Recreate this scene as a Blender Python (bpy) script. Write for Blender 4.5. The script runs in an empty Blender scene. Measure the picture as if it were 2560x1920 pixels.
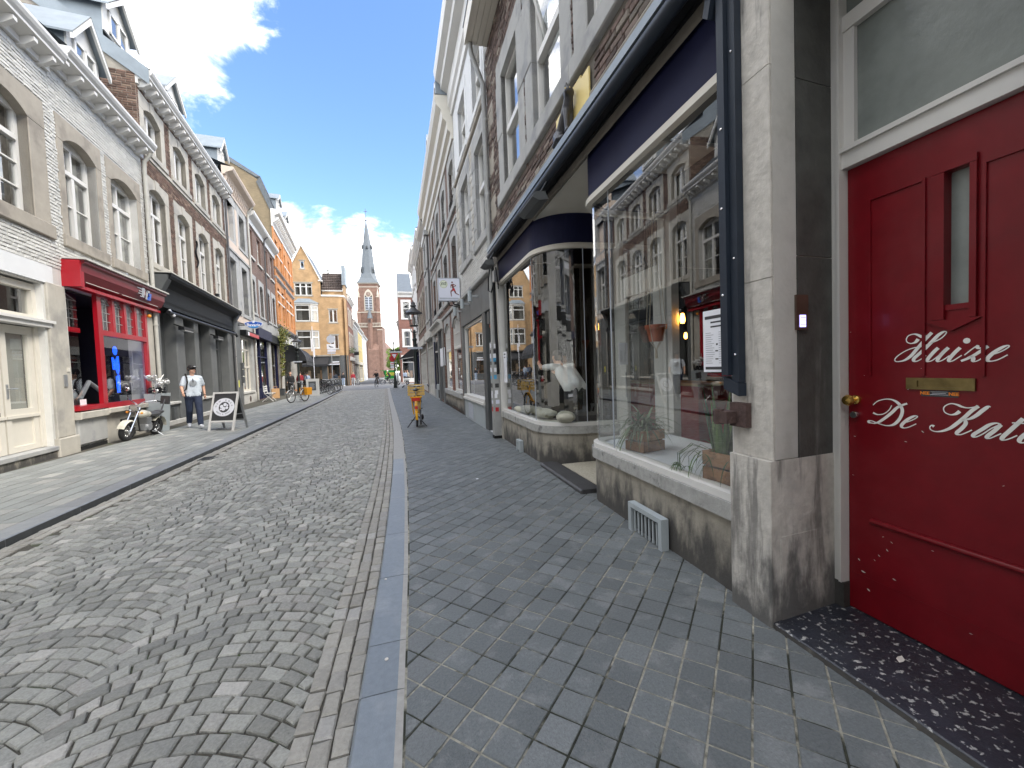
import bpy, bmesh, math, random
import numpy as np
from mathutils import Vector, Matrix, noise as mnoise

random.seed(11)
rng = np.random.default_rng(5)
scene = bpy.context.scene
COL = scene.collection
R = math.radians

# ------------------------------------------------------------------ camera
EYE = 1.47
PITCH, ROLL, YAW = 0.03915, -0.03637, 0.2729
def _axes():
    cp, sp = math.cos(PITCH), math.sin(PITCH)
    F = np.array([0, cp, -sp]); U = np.array([0, sp, cp]); X = np.array([1., 0, 0])
    c, s = math.cos(ROLL), math.sin(ROLL)
    X2 = c * X + s * U; U2 = -s * X + c * U
    cy, sy = math.cos(YAW), math.sin(YAW)
    M = np.array([[cy, sy, 0], [-sy, cy, 0], [0, 0, 1]])
    return M @ X2, M @ U2, M @ F
AX, AU, AF = _axes()
cam = bpy.data.cameras.new('camera')
cam.sensor_width = 36
cam.lens = 36 * 1027.77 / 2560
cam.clip_start = 0.05
cam.clip_end = 2000
camo = bpy.data.objects.new('camera', cam)
COL.objects.link(camo)
camo.matrix_world = Matrix(((AX[0], AU[0], -AF[0], 0), (AX[1], AU[1], -AF[1], 0), (AX[2], AU[2], -AF[2], EYE), (0, 0, 0, 1)))
scene.camera = camo

def dir_px(x, y):
    d = AF + AX * (x - 1280) / 1027.77 - AU * (y - 960) / 1027.77
    return d / np.linalg.norm(d)

# ------------------------------------------------------------------ sky, sun, exposure
SUN_AZ, SUN_EL = R(122), R(50)
SUN_DIR = Vector((math.sin(SUN_AZ) * math.cos(SUN_EL), math.cos(SUN_AZ) * math.cos(SUN_EL), math.sin(SUN_EL)))
SKY_STRENGTH = 0.15
world = bpy.data.worlds.new('World')
scene.world = world
world.use_nodes = True
def build_sky():
    nt = world.node_tree
    N, L = nt.nodes, nt.links
    N.clear()
    out = N.new('ShaderNodeOutputWorld'); bg = N.new('ShaderNodeBackground')
    bg.inputs['Strength'].default_value = SKY_STRENGTH
    L.new(bg.outputs[0], out.inputs[0])
    sky = N.new('ShaderNodeTexSky'); sky.sky_type = 'NISHITA'; sky.sun_disc = False
    sky.sun_elevation = SUN_EL; sky.sun_rotation = SUN_AZ
    sky.air_density = 1.0; sky.dust_density = 0.1; sky.ozone_density = 3.0
    tc = N.new('ShaderNodeTexCoord')
    def math_(op, a, b=None, clamp=False):
        n = N.new('ShaderNodeMath'); n.operation = op; n.use_clamp = clamp
        for i, v in enumerate((a, b)):
            if v is None: continue
            if hasattr(v, 'is_linked') or hasattr(v, 'links'): L.new(v, n.inputs[i])
            else: n.inputs[i].default_value = v
        return n.outputs[0]
    sep = N.new('ShaderNodeSeparateXYZ'); L.new(tc.outputs['Generated'], sep.inputs[0])
    nz = N.new('ShaderNodeTexNoise'); nz.inputs['Scale'].default_value = 7.0; nz.inputs['Detail'].default_value = 9; nz.inputs['Roughness'].default_value = 0.62
    nz.inputs['Distortion'].default_value = 0.35
    mp = N.new('ShaderNodeMapping'); mp.inputs['Scale'].default_value = (1, 1, 1.7)
    L.new(tc.outputs['Generated'], mp.inputs[0]); L.new(mp.outputs[0], nz.inputs['Vector'])
    n2 = N.new('ShaderNodeTexNoise'); n2.inputs['Scale'].default_value = 1.6; n2.inputs['Detail'].default_value = 3
    L.new(mp.outputs[0], n2.inputs['Vector'])
    dens = None
    # cumulus banks: centre direction, angular radius, weight
    blobs = [((410, 40), 0.14, .9), ((470, 150), 0.09, 0.85), ((370, 190), 0.10, 0.85), ((550, -30), 0.09, 0.7), ((270, -60), .2, .9), ((200, 120), .16, .8),
             ((790, 690), 0.13, 1.4), ((900, 720), 0.15, 1.6), ((1000, 760), 0.16, 1.6), ((690, 620), 0.10, 1.2), ((870, 880), 0.24, 1.9), ((740, 760), 0.16, 1.6), ((1080, 820), .16, 1.5)]
    for (px, r, w) in blobs:
        d = dir_px(*px)
        vm = N.new('ShaderNodeVectorMath'); vm.operation = 'DISTANCE'
        L.new(tc.outputs['Generated'], vm.inputs[0]); vm.inputs[1].default_value = tuple(d)
        v = math_('MULTIPLY', vm.outputs['Value'], -w / r)
        v = math_('ADD', v, w)
        dens = v if dens is None else math_('MAXIMUM', dens, v)
    # unseen cloud cover elsewhere, thickened to whiten the light; denser towards the horizon
    low = math_('MAXIMUM', math_('MULTIPLY', math_('SUBTRACT', 0.30, sep.outputs['Z']), 0.9), 0.0)
    gen = math_('ADD', math_('MULTIPLY', math_('SUBTRACT', n2.outputs['Fac'], 0.30), 2.6), low)
    # this view's own stretch of clear sky stays clear of that added cover
    vm = N.new('ShaderNodeVectorMath'); vm.operation = 'DISTANCE'
    L.new(tc.outputs['Generated'], vm.inputs[0]); vm.inputs[1].default_value = tuple(dir_px(880, 250))
    clear = math_('MULTIPLY', math_('SUBTRACT', 0.60, vm.outputs['Value']), 3.2, clamp=False)
    clear = math_('MAXIMUM', clear, 0.0)
    gen = math_('SUBTRACT', gen, clear)
    dens = math_('MAXIMUM', dens, gen)
    d2 = math_('ADD', dens, math_('MULTIPLY', math_('SUBTRACT', nz.outputs['Fac'], 0.5), 1.9))
    mr = N.new('ShaderNodeMapRange'); mr.interpolation_type = 'SMOOTHSTEP'
    mr.inputs['From Min'].default_value = 0.12; mr.inputs['From Max'].default_value = 0.72
    L.new(d2, mr.inputs['Value'])
    shade = N.new('ShaderNodeMapRange'); shade.inputs['From Min'].default_value = 0.3; shade.inputs['From Max'].default_value = 0.75
    shade.inputs['To Min'].default_value = 0.6; shade.inputs['To Max'].default_value = 1.1
    L.new(nz.outputs['Fac'], shade.inputs['Value'])
    cc = N.new('ShaderNodeMix'); cc.data_type = 'RGBA'; cc.blend_type = 'MULTIPLY'; cc.inputs[0].default_value = 1
    cc.inputs[6].default_value = (CLOUD * 1.0, CLOUD * 0.995, CLOUD * 0.955, 1)
    L.new(shade.outputs[0], cc.inputs[7])
    mx = N.new('ShaderNodeMix'); mx.data_type = 'RGBA'
    hs = N.new('ShaderNodeHueSaturation'); hs.inputs['Hue'].default_value = .507; hs.inputs['Saturation'].default_value = 1.1; hs.inputs['Value'].default_value = .64; L.new(sky.outputs[0], hs.inputs['Color'])
    L.new(mr.outputs[0], mx.inputs[0]); L.new(hs.outputs[0], mx.inputs[6]); L.new(cc.outputs[2], mx.inputs[7])
    L.new(mx.outputs[2], bg.inputs['Color'])
CLOUD = 7.0
build_sky()
sun = bpy.data.lights.new('sun', 'SUN')
sun.energy = 0.95; sun.angle = R(20); sun.color = (1.0, 0.93, 0.82)
suno = bpy.data.objects.new('sun', sun); COL.objects.link(suno)
suno.rotation_euler = SUN_DIR.to_track_quat('Z', 'Y').to_euler()
suno.location = (20, -20, 60)
vs = scene.view_settings
vs.view_transform = 'Standard'; vs.look = 'None'; vs.gamma = 1; vs.use_curve_mapping = False
vs.exposure = 2.1
scene.cycles.max_bounces = 8
scene.cycles.transparent_max_bounces = 12
scene.cycles.use_denoising = True

# ------------------------------------------------------------------ materials
MATS = {}
def M(name, col, rough=.7, var=.12, nscale=5., bump=0., bscale=60., metal=0., island=0., col2=None, c2=(.5, .62, 3.), emit=0., spec=.5, grime=None, tint=None, coat=0.):
    """col base; var = brightness variation; col2 blended in patches (lo, hi, scale); island = variation per loose piece; grime = (z0, z1, colour)"""
    m = bpy.data.materials.new(name); m.use_nodes = True
    nt = m.node_tree; N, L = nt.nodes, nt.links
    b = N['Principled BSDF']
    b.inputs['Roughness'].default_value = rough; b.inputs['Metallic'].default_value = metal
    b.inputs['Specular IOR Level'].default_value = spec
    if coat: b.inputs['Coat Weight'].default_value = coat; b.inputs['Coat Roughness'].default_value = .08
    geo = N.new('ShaderNodeNewGeometry')
    rgb = N.new('ShaderNodeRGB'); rgb.outputs[0].default_value = (*col, 1)
    cur = rgb.outputs[0]
    def mul(cur, fac):
        mx = N.new('ShaderNodeMix'); mx.data_type = 'RGBA'; mx.blend_type = 'MULTIPLY'; mx.inputs[0].default_value = 1
        L.new(cur, mx.inputs[6]); L.new(fac, mx.inputs[7]); return mx.outputs[2]
    def rng_(src, a, b_, lo, hi, smooth=False):
        mr = N.new('ShaderNodeMapRange')
        if smooth: mr.interpolation_type = 'SMOOTHSTEP'
        for k, v in zip(('From Min', 'From Max', 'To Min', 'To Max'), (a, b_, lo, hi)): mr.inputs[k].default_value = v
        L.new(src, mr.inputs['Value']); return mr.outputs[0]
    def noise(scale, detail=6., rough_=.6, zs=1.):
        n = N.new('ShaderNodeTexNoise'); n.inputs['Scale'].default_value = scale; n.inputs['Detail'].default_value = detail; n.inputs['Roughness'].default_value = rough_
        src = geo.outputs['Position']
        if zs != 1.:
            mp = N.new('ShaderNodeVectorMath'); mp.operation = 'MULTIPLY'; mp.inputs[1].default_value = (1, 1, zs); L.new(src, mp.inputs[0]); src = mp.outputs[0]
        L.new(src, n.inputs['Vector']); return n.outputs['Fac']
    if col2 is not None:
        f = rng_(noise(c2[2], zs=c2[3] if len(c2) > 3 else 1.), c2[0], c2[1], 0, 1, True)
        mx = N.new('ShaderNodeMix'); mx.data_type = 'RGBA'; L.new(f, mx.inputs[0]); L.new(cur, mx.inputs[6]); mx.inputs[7].default_value = (*col2, 1); cur = mx.outputs[2]
    if island:
        oi = N.new('ShaderNodeObjectInfo')
        ad = N.new('ShaderNodeMath'); ad.operation = 'ADD'; L.new(oi.outputs['Random'], ad.inputs[0]); L.new(geo.outputs['Random Per Island'], ad.inputs[1])
        fr = N.new('ShaderNodeMath'); fr.operation = 'FRACT'; L.new(ad.outputs[0], fr.inputs[0])
        if tint is not None:
            f = rng_(fr.outputs[0], .72, .95, 0, 1)
            mx = N.new('ShaderNodeMix'); mx.data_type = 'RGBA'; L.new(f, mx.inputs[0]); L.new(cur, mx.inputs[6]); mx.inputs[7].default_value = (*tint, 1); cur = mx.outputs[2]
            m2 = N.new('ShaderNodeMath'); m2.operation = 'MULTIPLY'; m2.inputs[1].default_value = 7.31; L.new(fr.outputs[0], m2.inputs[0])
            fr = N.new('ShaderNodeMath'); fr.operation = 'FRACT'; L.new(m2.outputs[0], fr.inputs[0])
        cur = mul(cur, rng_(fr.outputs[0], 0, 1, 1 - island, 1 + island))
    if var:
        cur = mul(cur, rng_(noise(nscale), .25, .75, 1 - var, 1 + var))
    if grime is not None:
        z0, z1, gc = grime[:3]
        sp = N.new('ShaderNodeSeparateXYZ'); L.new(geo.outputs['Position'], sp.inputs[0])
        ad = N.new('ShaderNodeMath'); ad.operation = 'ADD'; L.new(sp.outputs['Z'], ad.inputs[0])
        L.new(rng_(noise(grime[3] if len(grime) > 3 else 4., zs=.35), .2, .8, -(z1 - z0) * .9, (z1 - z0) * .9), ad.inputs[1])
        f = rng_(ad.outputs[0], z0, z1, .9, 0, True)
        mx = N.new('ShaderNodeMix'); mx.data_type = 'RGBA'; L.new(f, mx.inputs[0]); L.new(cur, mx.inputs[6]); mx.inputs[7].default_value = (*gc, 1); cur = mx.outputs[2]
    L.new(cur, b.inputs['Base Color'])
    if bump:
        bp = N.new('ShaderNodeBump'); bp.inputs['Strength'].default_value = bump; bp.inputs['Distance'].default_value = .01
        L.new(noise(bscale, 5.), bp.inputs['Height']); L.new(bp.outputs[0], b.inputs['Normal'])
    if emit:
        b.inputs['Emission Color'].default_value = (*col, 1); b.inputs['Emission Strength'].default_value = emit
    MATS[name] = m
    return m

def M_brick(name, c1, c2, mortar, bw=.21, rh=.062, joint=.011, bump=.5):
    """far masonry: brick texture laid on metric UVs"""
    m = bpy.data.materials.new(name); m.use_nodes = True
    nt = m.node_tree; N, L = nt.nodes, nt.links
    b = N['Principled BSDF']; b.inputs['Roughness'].default_value = .85
    uv = N.new('ShaderNodeUVMap'); uv.uv_map = 'uv'
    br = N.new('ShaderNodeTexBrick')
    L.new(uv.outputs[0], br.inputs['Vector'])
    br.inputs['Color1'].default_value = (*c1, 1); br.inputs['Color2'].default_value = (*c2, 1); br.inputs['Mortar'].default_value = (*mortar, 1)
    br.inputs['Scale'].default_value = 1; br.inputs['Mortar Size'].default_value = joint * .5
    br.inputs['Brick Width'].default_value = bw; br.inputs['Row Height'].default_value = rh; br.inputs['Bias'].default_value = 0
    geo = N.new('ShaderNodeNewGeometry')
    n = N.new('ShaderNodeTexNoise'); n.inputs['Scale'].default_value = 1.3; n.inputs['Detail'].default_value = 6; L.new(geo.outputs['Position'], n.inputs['Vector'])
    mr = N.new('ShaderNodeMapRange'); mr.inputs['From Min'].default_value = .3; mr.inputs['From Max'].default_value = .7; mr.inputs['To Min'].default_value = .8; mr.inputs['To Max'].default_value = 1.18
    L.new(n.outputs['Fac'], mr.inputs['Value'])
    mx = N.new('ShaderNodeMix'); mx.data_type = 'RGBA'; mx.blend_type = 'MULTIPLY'; mx.inputs[0].default_value = 1
    L.new(br.outputs['Color'], mx.inputs[6]); L.new(mr.outputs[0], mx.inputs[7]); L.new(mx.outputs[2], b.inputs['Base Color'])
    bp = N.new('ShaderNodeBump'); bp.inputs['Strength'].default_value = bump; bp.inputs['Distance'].default_value = .008; bp.invert = True
    L.new(br.outputs['Fac'], bp.inputs['Height']); L.new(bp.outputs[0], b.inputs['Normal'])
    MATS[name] = m
    return m

def M_glass(name, tint=(.92, .95, .94), f0=.11, mult=1.0, rough=0.0, wobble=0.):
    """thin pane: mirror part by Schlick, the rest lets light through"""
    m = bpy.data.materials.new(name); m.use_nodes = True
    nt = m.node_tree; N, L = nt.nodes, nt.links
    N.remove(N['Principled BSDF'])
    out = N['Material Output']
    geo = N.new('ShaderNodeNewGeometry')
    dt = N.new('ShaderNodeVectorMath'); dt.operation = 'DOT_PRODUCT'
    L.new(geo.outputs['Normal'], dt.inputs[0]); L.new(geo.outputs['Incoming'], dt.inputs[1])
    def mm(op, a, b=0.):
        n = N.new('ShaderNodeMath'); n.operation = op
        for i, v in enumerate((a, b)):
            if isinstance(v, (int, float)): n.inputs[i].default_value = v
            else: L.new(v, n.inputs[i])
        return n.outputs[0]
    c = mm('ABSOLUTE', dt.outputs['Value'])
    p = mm('POWER', mm('SUBTRACT', 1., c), 4.)
    f = mm('MINIMUM', mm('MULTIPLY', mm('ADD', f0, mm('MULTIPLY', p, 1 - f0)), mult), 1.)
    gl = N.new('ShaderNodeBsdfGlossy'); gl.inputs['Roughness'].default_value = rough; gl.inputs['Color'].default_value = (1, 1, 1, 1)
    tr = N.new('ShaderNodeBsdfTransparent'); tr.inputs['Color'].default_value = (*tint, 1)
    if wobble:
        nz = N.new('ShaderNodeTexNoise'); nz.inputs['Scale'].default_value = 1.8; L.new(geo.outputs['Position'], nz.inputs['Vector'])
        bp = N.new('ShaderNodeBump'); bp.inputs['Strength'].default_value = wobble; bp.inputs['Distance'].default_value = .02
        L.new(nz.outputs['Fac'], bp.inputs['Height']); L.new(bp.outputs[0], gl.inputs['Normal'])
    mx = N.new('ShaderNodeMixShader'); L.new(f, mx.inputs[0]); L.new(tr.outputs[0], mx.inputs[1]); L.new(gl.outputs[0], mx.inputs[2])
    L.new(mx.outputs[0], out.inputs['Surface'])
    MATS[name] = m
    return m

M('white_paint', (.64, .63, .605), .45, .04, 3, .05, 30)
M('cream_paint', (.64, .605, .53), .45, .05, 3, .05, 30)
M('white_brick', (.56, .555, .53), .75, .08, 2.2, .5, 45, island=.10)
M('white_plaster', (.66, .67, .68), .85, .07, 1.5, .25, 30)
M('stone_pale', (.43, .405, .355), .85, .14, 3.5, .25, 40, col2=(.33, .315, .285), c2=(.48, .66, 1.6))
M('stone_tan', (.325, .295, .25), .85, .16, 3.5, .25, 40, col2=(.24, .215, .185), c2=(.5, .66, 1.6))
M('stone_grey', (.37, .37, .36), .8, .12, 3, .2, 40, col2=(.27, .275, .28), c2=(.5, .66, 2.))
M('stone_pilaster', (.52, .495, .455), .85, .2, 14, .7, 26, col2=(.24, .23, .215), c2=(.53, .66, 9., .12), grime=(.05, .55, (.075, .075, .075), 9.))
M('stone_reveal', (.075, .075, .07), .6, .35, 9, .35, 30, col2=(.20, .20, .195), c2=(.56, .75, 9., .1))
M('stone_black', (.06, .058, .055), .6, .5, 6, .3, 50, col2=(.19, .185, .175), c2=(.58, .8, 3.))
M('stone_plinth', (.33, .305, .255), .85, .16, 5, .4, 40, col2=(.2, .185, .16), c2=(.5, .66, 3.), grime=(.06, .44, (.04, .039, .04), 7.))
M('stone_ledge', (.36, .36, .345), .75, .22, 14, .4, 60, col2=(.16, .16, .16), c2=(.56, .7, 8.))
M('stone_white', (.52, .51, .48), .8, .12, 5, .2, 40, col2=(.40, .39, .36), c2=(.5, .7, 2.))
M('mortar', (.30, .275, .235), .95, .15, 8, .3, 80)
M('mortar_dark', (.16, .145, .125), .95, .2, 8, .3, 80)
M('brick_brown', (.145, .09, .068), .9, .2, 12, .4, 90, island=.38, tint=(.21, .15, .11))
M('brick_old', (.125, .088, .075), .9, .35, 14, .7, 60, island=.45, tint=(.25, .22, .185))
M_brick('brick_wall_brown', (.15, .075, .055), (.11, .058, .045), (.26, .235, .2))
M_brick('brick_wall_orange', (.52, .215, .07), (.44, .17, .055), (.42, .26, .14), bump=.25)
M_brick('brick_wall_ochre', (.45, .285, .145), (.39, .245, .12), (.36, .25, .15), bump=.25)
M_brick('brick_wall_red', (.22, .085, .06), (.17, .065, .05), (.3, .24, .2), bump=.25)
M_brick('brick_wall_church', (.205, .115, .085), (.165, .09, .068), (.22, .16, .13), bump=.2)
M_brick('brick_wall_olive', (.215, .165, .10), (.18, .14, .085), (.2, .16, .11), bump=.25)
M('pink_plaster', (.60, .50, .42), .85, .06, 2, .15, 30)
M('slate', (.10, .115, .13), .55, .2, 4, .2, 30, island=.2)
M('zinc', (.22, .255, .285), .45, .15, 3, .1, 20, metal=.3)
M('lead_pipe', (.36, .365, .36), .5, .15, 6, .1, 30, metal=.25)
M('pipe_pale', (.46, .45, .41), .55, .12, 6, .1, 30)
M('pipe_dark', (.10, .10, .105), .5, .15, 6, .1, 30)
M('roof_tile', (.075, .055, .048), .6, .25, 6, .3, 30, island=.25)
M('black_paint', (.010, .011, .013), .45, .1, 4, .05, 30, spec=.3)
M('shop_black', (.008, .010, .012), .6, .15, 3, .06, 30, spec=.25)
M('shop_grey', (.075, .08, .082), .55, .15, 3, .1, 30)
M('shop_grey_light', (.125, .13, .13), .6, .12, 3, .1, 30)
M('navy_paint', (.010, .012, .045), .55, .15, 3, .05, 30, spec=.2)
M('anthracite', (.020, .028, .042), .45, .12, 5, .05, 40, spec=.3)
M('awning_black', (.012, .013, .016), .55, .2, 5, .1, 60)
M('red_door', (.165, .0045, .010), .32, .16, 7., .12, 14, col2=(.185, .012, .018), c2=(.5, .72, 1.6), coat=.1, spec=.25)
M('red_shop', (.36, .004, .014), .3, .08, 3, .03, 30, coat=.3)
M('red_shop_dark', (.17, .006, .012), .35, .1, 3, .03, 30)
M('lettering_white', (.86, .85, .82), .5, 0, 1)
M('chip', (.62, .58, .54), .8, .1, 30)
M('brass', (.22, .165, .07), .38, .35, 12, .1, 60, metal=.85)
M('brass_bright', (.75, .5, .14), .22, .15, 12, metal=1.)
M('bronze', (.13, .085, .065), .4, .2, 12, metal=.5)
M('chrome', (.62, .62, .62), .18, .1, 10, metal=1.)
M('steel', (.42, .43, .44), .4, .12, 10, metal=.7)
M('iron_rust', (.075, .045, .04), .7, .4, 25, .6, 60)
M('lamp_green', (.010, .016, .015), .4, .2, 8, .05, 30)
M('lamp_roof', (.045, .045, .047), .45, .2, 8, .05, 30)
M('gold_panel', (.78, .62, .25), .5, .06, 4, .06, 20)
M('cat_bronze', (.035, .034, .04), .42, .25, 12, .15, 40)
M('rubber', (.014, .014, .015), .75, .1, 20)
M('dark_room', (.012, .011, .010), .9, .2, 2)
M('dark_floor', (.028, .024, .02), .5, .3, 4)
M('curtain', (.44, .43, .40), .9, .12, 2.5)
M('curtain_dark', (.15, .145, .14), .9, .3, 3.5)
M('deck_board', (.78, .80, .84), .6, .04, 2)
M('crate_wood', (.30, .165, .085), .8, .3, 9, .3, 60, island=.3, col2=(.17, .09, .045), c2=(.5, .62, 7))
M('plank_pale', (.55, .33, .16), .7, .15, 9, .1, 50)
M('leaf_grey', (.13, .175, .095), .5, .25, 12, island=.35)
M('leaf_dark', (.075, .135, .035), .5, .25, 12, island=.4)
M('leaf_yellow', (.34, .33, .085), .5, .2, 14, island=.25)
M('leaf_vine', (.15, .17, .035), .6, .3, 10, island=.5, tint=(.22, .14, .05))
M('leaf_tree', (.115, .205, .018), .6, .3, 3, island=.45, tint=(.2, .27, .03))
M('bark', (.10, .075, .055), .9, .3, 12, .4, 40)
M('terracotta', (.40, .10, .045), .75, .12, 6, .1, 30)
M('rope', (.48, .42, .34), .9, .1, 30)
M('sack', (.42, .41, .34), .95, .12, 8, .3, 50)
M('paper', (.80, .81, .86), .8, .03, 3)
M('ink', (.05, .05, .055), .7, 0, 1)
M('ink_grey', (.42, .43, .46), .7, 0, 1)
M('bulb', (1.0, .42, .06), .4, 0, 1, emit=5.)
M('cobble', (.295, .293, .265), .62, .24, 70, .8, 130, island=.24, tint=(.38, .365, .335), col2=(.245, .245, .228), c2=(.52, .7, 1.3))
M('sett', (.31, .295, .262), .7, .16, 45, .5, 120, island=.16, tint=(.32, .31, .29))
M('joint_sand', (.075, .068, .055), .95, .4, 40, .5, 120, col2=(.05, .075, .025), c2=(.58, .66, 6.))
M('paver', (.130, .143, .147), .52, .22, 75, .6, 120, island=.13, tint=(.162, .174, .178), col2=(.178, .188, .19), c2=(.52, .64, 5.5))
M('paver_joint', (.30, .285, .235), .95, .5, 26, .5, 140, col2=(.03, .032, .022), c2=(.47, .55, 2.2))
M('tile_left', (.24, .25, .24), .65, .1, 40, .3, 120, island=.14, tint=(.33, .325, .305))
M('kerb_blue', (.18, .205, .228), .42, .12, 30, .2, 130, island=.05, col2=(.23, .25, .27), c2=(.5, .7, 2.5))
M('kerb_edge', (.34, .33, .31), .7, .15, 20, .2, 90)
M('kerb_left', (.22, .23, .24), .5, .14, 12, .2, 90, island=.06)
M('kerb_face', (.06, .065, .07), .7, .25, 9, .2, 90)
M('step_stone', (.028, .031, .042), .35, .3, 10, .25, 60, col2=(.36, .355, .35), c2=(.575, .63, 30.))
M('mat_coir', (.40, .37, .30), .95, .25, 40, .5, 120)
M('step_black', (.05, .05, .052), .5, .25, 10, .2, 60)
M('far_road', (.17, .172, .175), .7, .12, 3, .3, 12, col2=(.14, .142, .15), c2=(.45, .6, 9.))
M('ground_far', (.16, .16, .155), .8, .1, 1)
M('skin', (.62, .36, .25), .55, .05, 12)
M('skin_arm', (.60, .33, .22), .55, .05, 12)
M('hair_dark', (.025, .018, .014), .6, .2, 40)
M('hair_brown', (.10, .055, .03), .6, .2, 40)
M('tshirt', (.60, .66, .72), .85, .05, 6, .25, 14)
M('denim', (.022, .032, .065), .85, .35, 7, .3, 40)
M('shoe_white', (.75, .76, .80), .5, .05, 10)
M('cap_black', (.014, .013, .013), .7, .2, 20)
M('cloth_black', (.016, .016, .018), .8, .2, 8)
M('cloth_red', (.26, .015, .025), .8, .15, 8)
M('cloth_white', (.68, .68, .68), .8, .08, 8)
M('cloth_blue', (.13, .2, .34), .8, .15, 8)
M('cloth_lightblue', (.38, .46, .58), .8, .1, 8)
M('cloth_grey', (.30, .32, .34), .8, .12, 8)
M('cloth_beige', (.5, .4, .3), .8, .1, 8)
M('cloth_brown', (.06, .045, .04), .8, .15, 8)
M('bike_yellow', (.80, .40, .012), .3, .05, 5, coat=.3)
M('bike_wood', (.62, .42, .13), .55, .15, 14)
M('bike_red', (.5, .02, .012), .35, .05, 5)
M('bike_black', (.016, .016, .018), .35, .1, 10)
M('bike_white', (.62, .62, .60), .35, .05, 10)
M('bag_orange', (.85, .36, .02), .6, .06, 8)
M('crate_green', (.01, .42, .07), .45, .05, 5)
M('moto_cream', (.55, .53, .45), .3, .06, 10, coat=.4)
M('moto_seat', (.05, .05, .052), .35, .15, 14)
M('amber', (.8, .28, .02), .3, 0, 1)
M('silver_leaf', (.66, .66, .64), .3, .12, 10, metal=.35)
M('planter_grey', (.36, .40, .42), .6, .08, 5, .06, 30)
M('sign_white', (.74, .75, .80), .5, .03, 5)
M('sign_lilac', (.66, .68, .78), .5, .06, 2)
M('sign_cream', (.66, .72, .58), .5, .03, 5)
M('sign_blue', (.02, .09, .42), .35, .06, 5)
M('sign_blue_light', (.03, .28, .7), .35, .06, 5)
M('sign_grey_back', (.42, .45, .51), .5, .08, 6)
M('sign_red', (.45, .015, .025), .45, .05, 6)
M('board_black', (.035, .036, .038), .6, .15, 4)
M('runner_skin', (.16, .055, .05), .7, .2, 20)
M('sticker_blue', (.08, .35, .6), .5, .05, 10)
M('sticker_yellow', (.75, .72, .1), .5, .05, 10)
M('orange_print', (.9, .26, .02), .5, 0, 1)
M('lead_came', (.32, .33, .32), .5, .1, 20)
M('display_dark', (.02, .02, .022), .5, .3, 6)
M('neon_blue', (.01, .09, .9), .4, 0, 1, emit=.7)
M('neon_pink', (.7, .02, .75), .4, 0, 1, emit=1.6)
M('intercom_lcd', (.42, .38, .95), .4, 0, 1, emit=.8)
M('display_goods', (.42, .24, .14), .8, .45, 9, island=.5, tint=(.6, .55, .45))
M('dark_slot', (.006, .006, .006), .9, 0, 1)
M('church_stone', (.48, .43, .36), .85, .1, 1.5)
M('yellow_plaster', (.62, .50, .22), .85, .05, 1)
M_glass('glass', f0=.16, mult=1.15)
M_glass('glass_shop', tint=(.95, .97, .96), f0=.14, mult=1.15)
M_glass('glass_curved', tint=(.93, .96, .94), f0=.13, mult=1.2)
M_glass('glass_lamp', tint=(.9, .91, .92), f0=.10, mult=1.0)
def frosted():
    m = M('glass_frosted', (.175, .195, .185), .25, .18, 2.2, .35, 7., col2=(.235, .26, .245), c2=(.45, .65, 1.4))
    return m
frosted()
M('window_void', (.02, .021, .023), .6, .3, 1.2)
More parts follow.
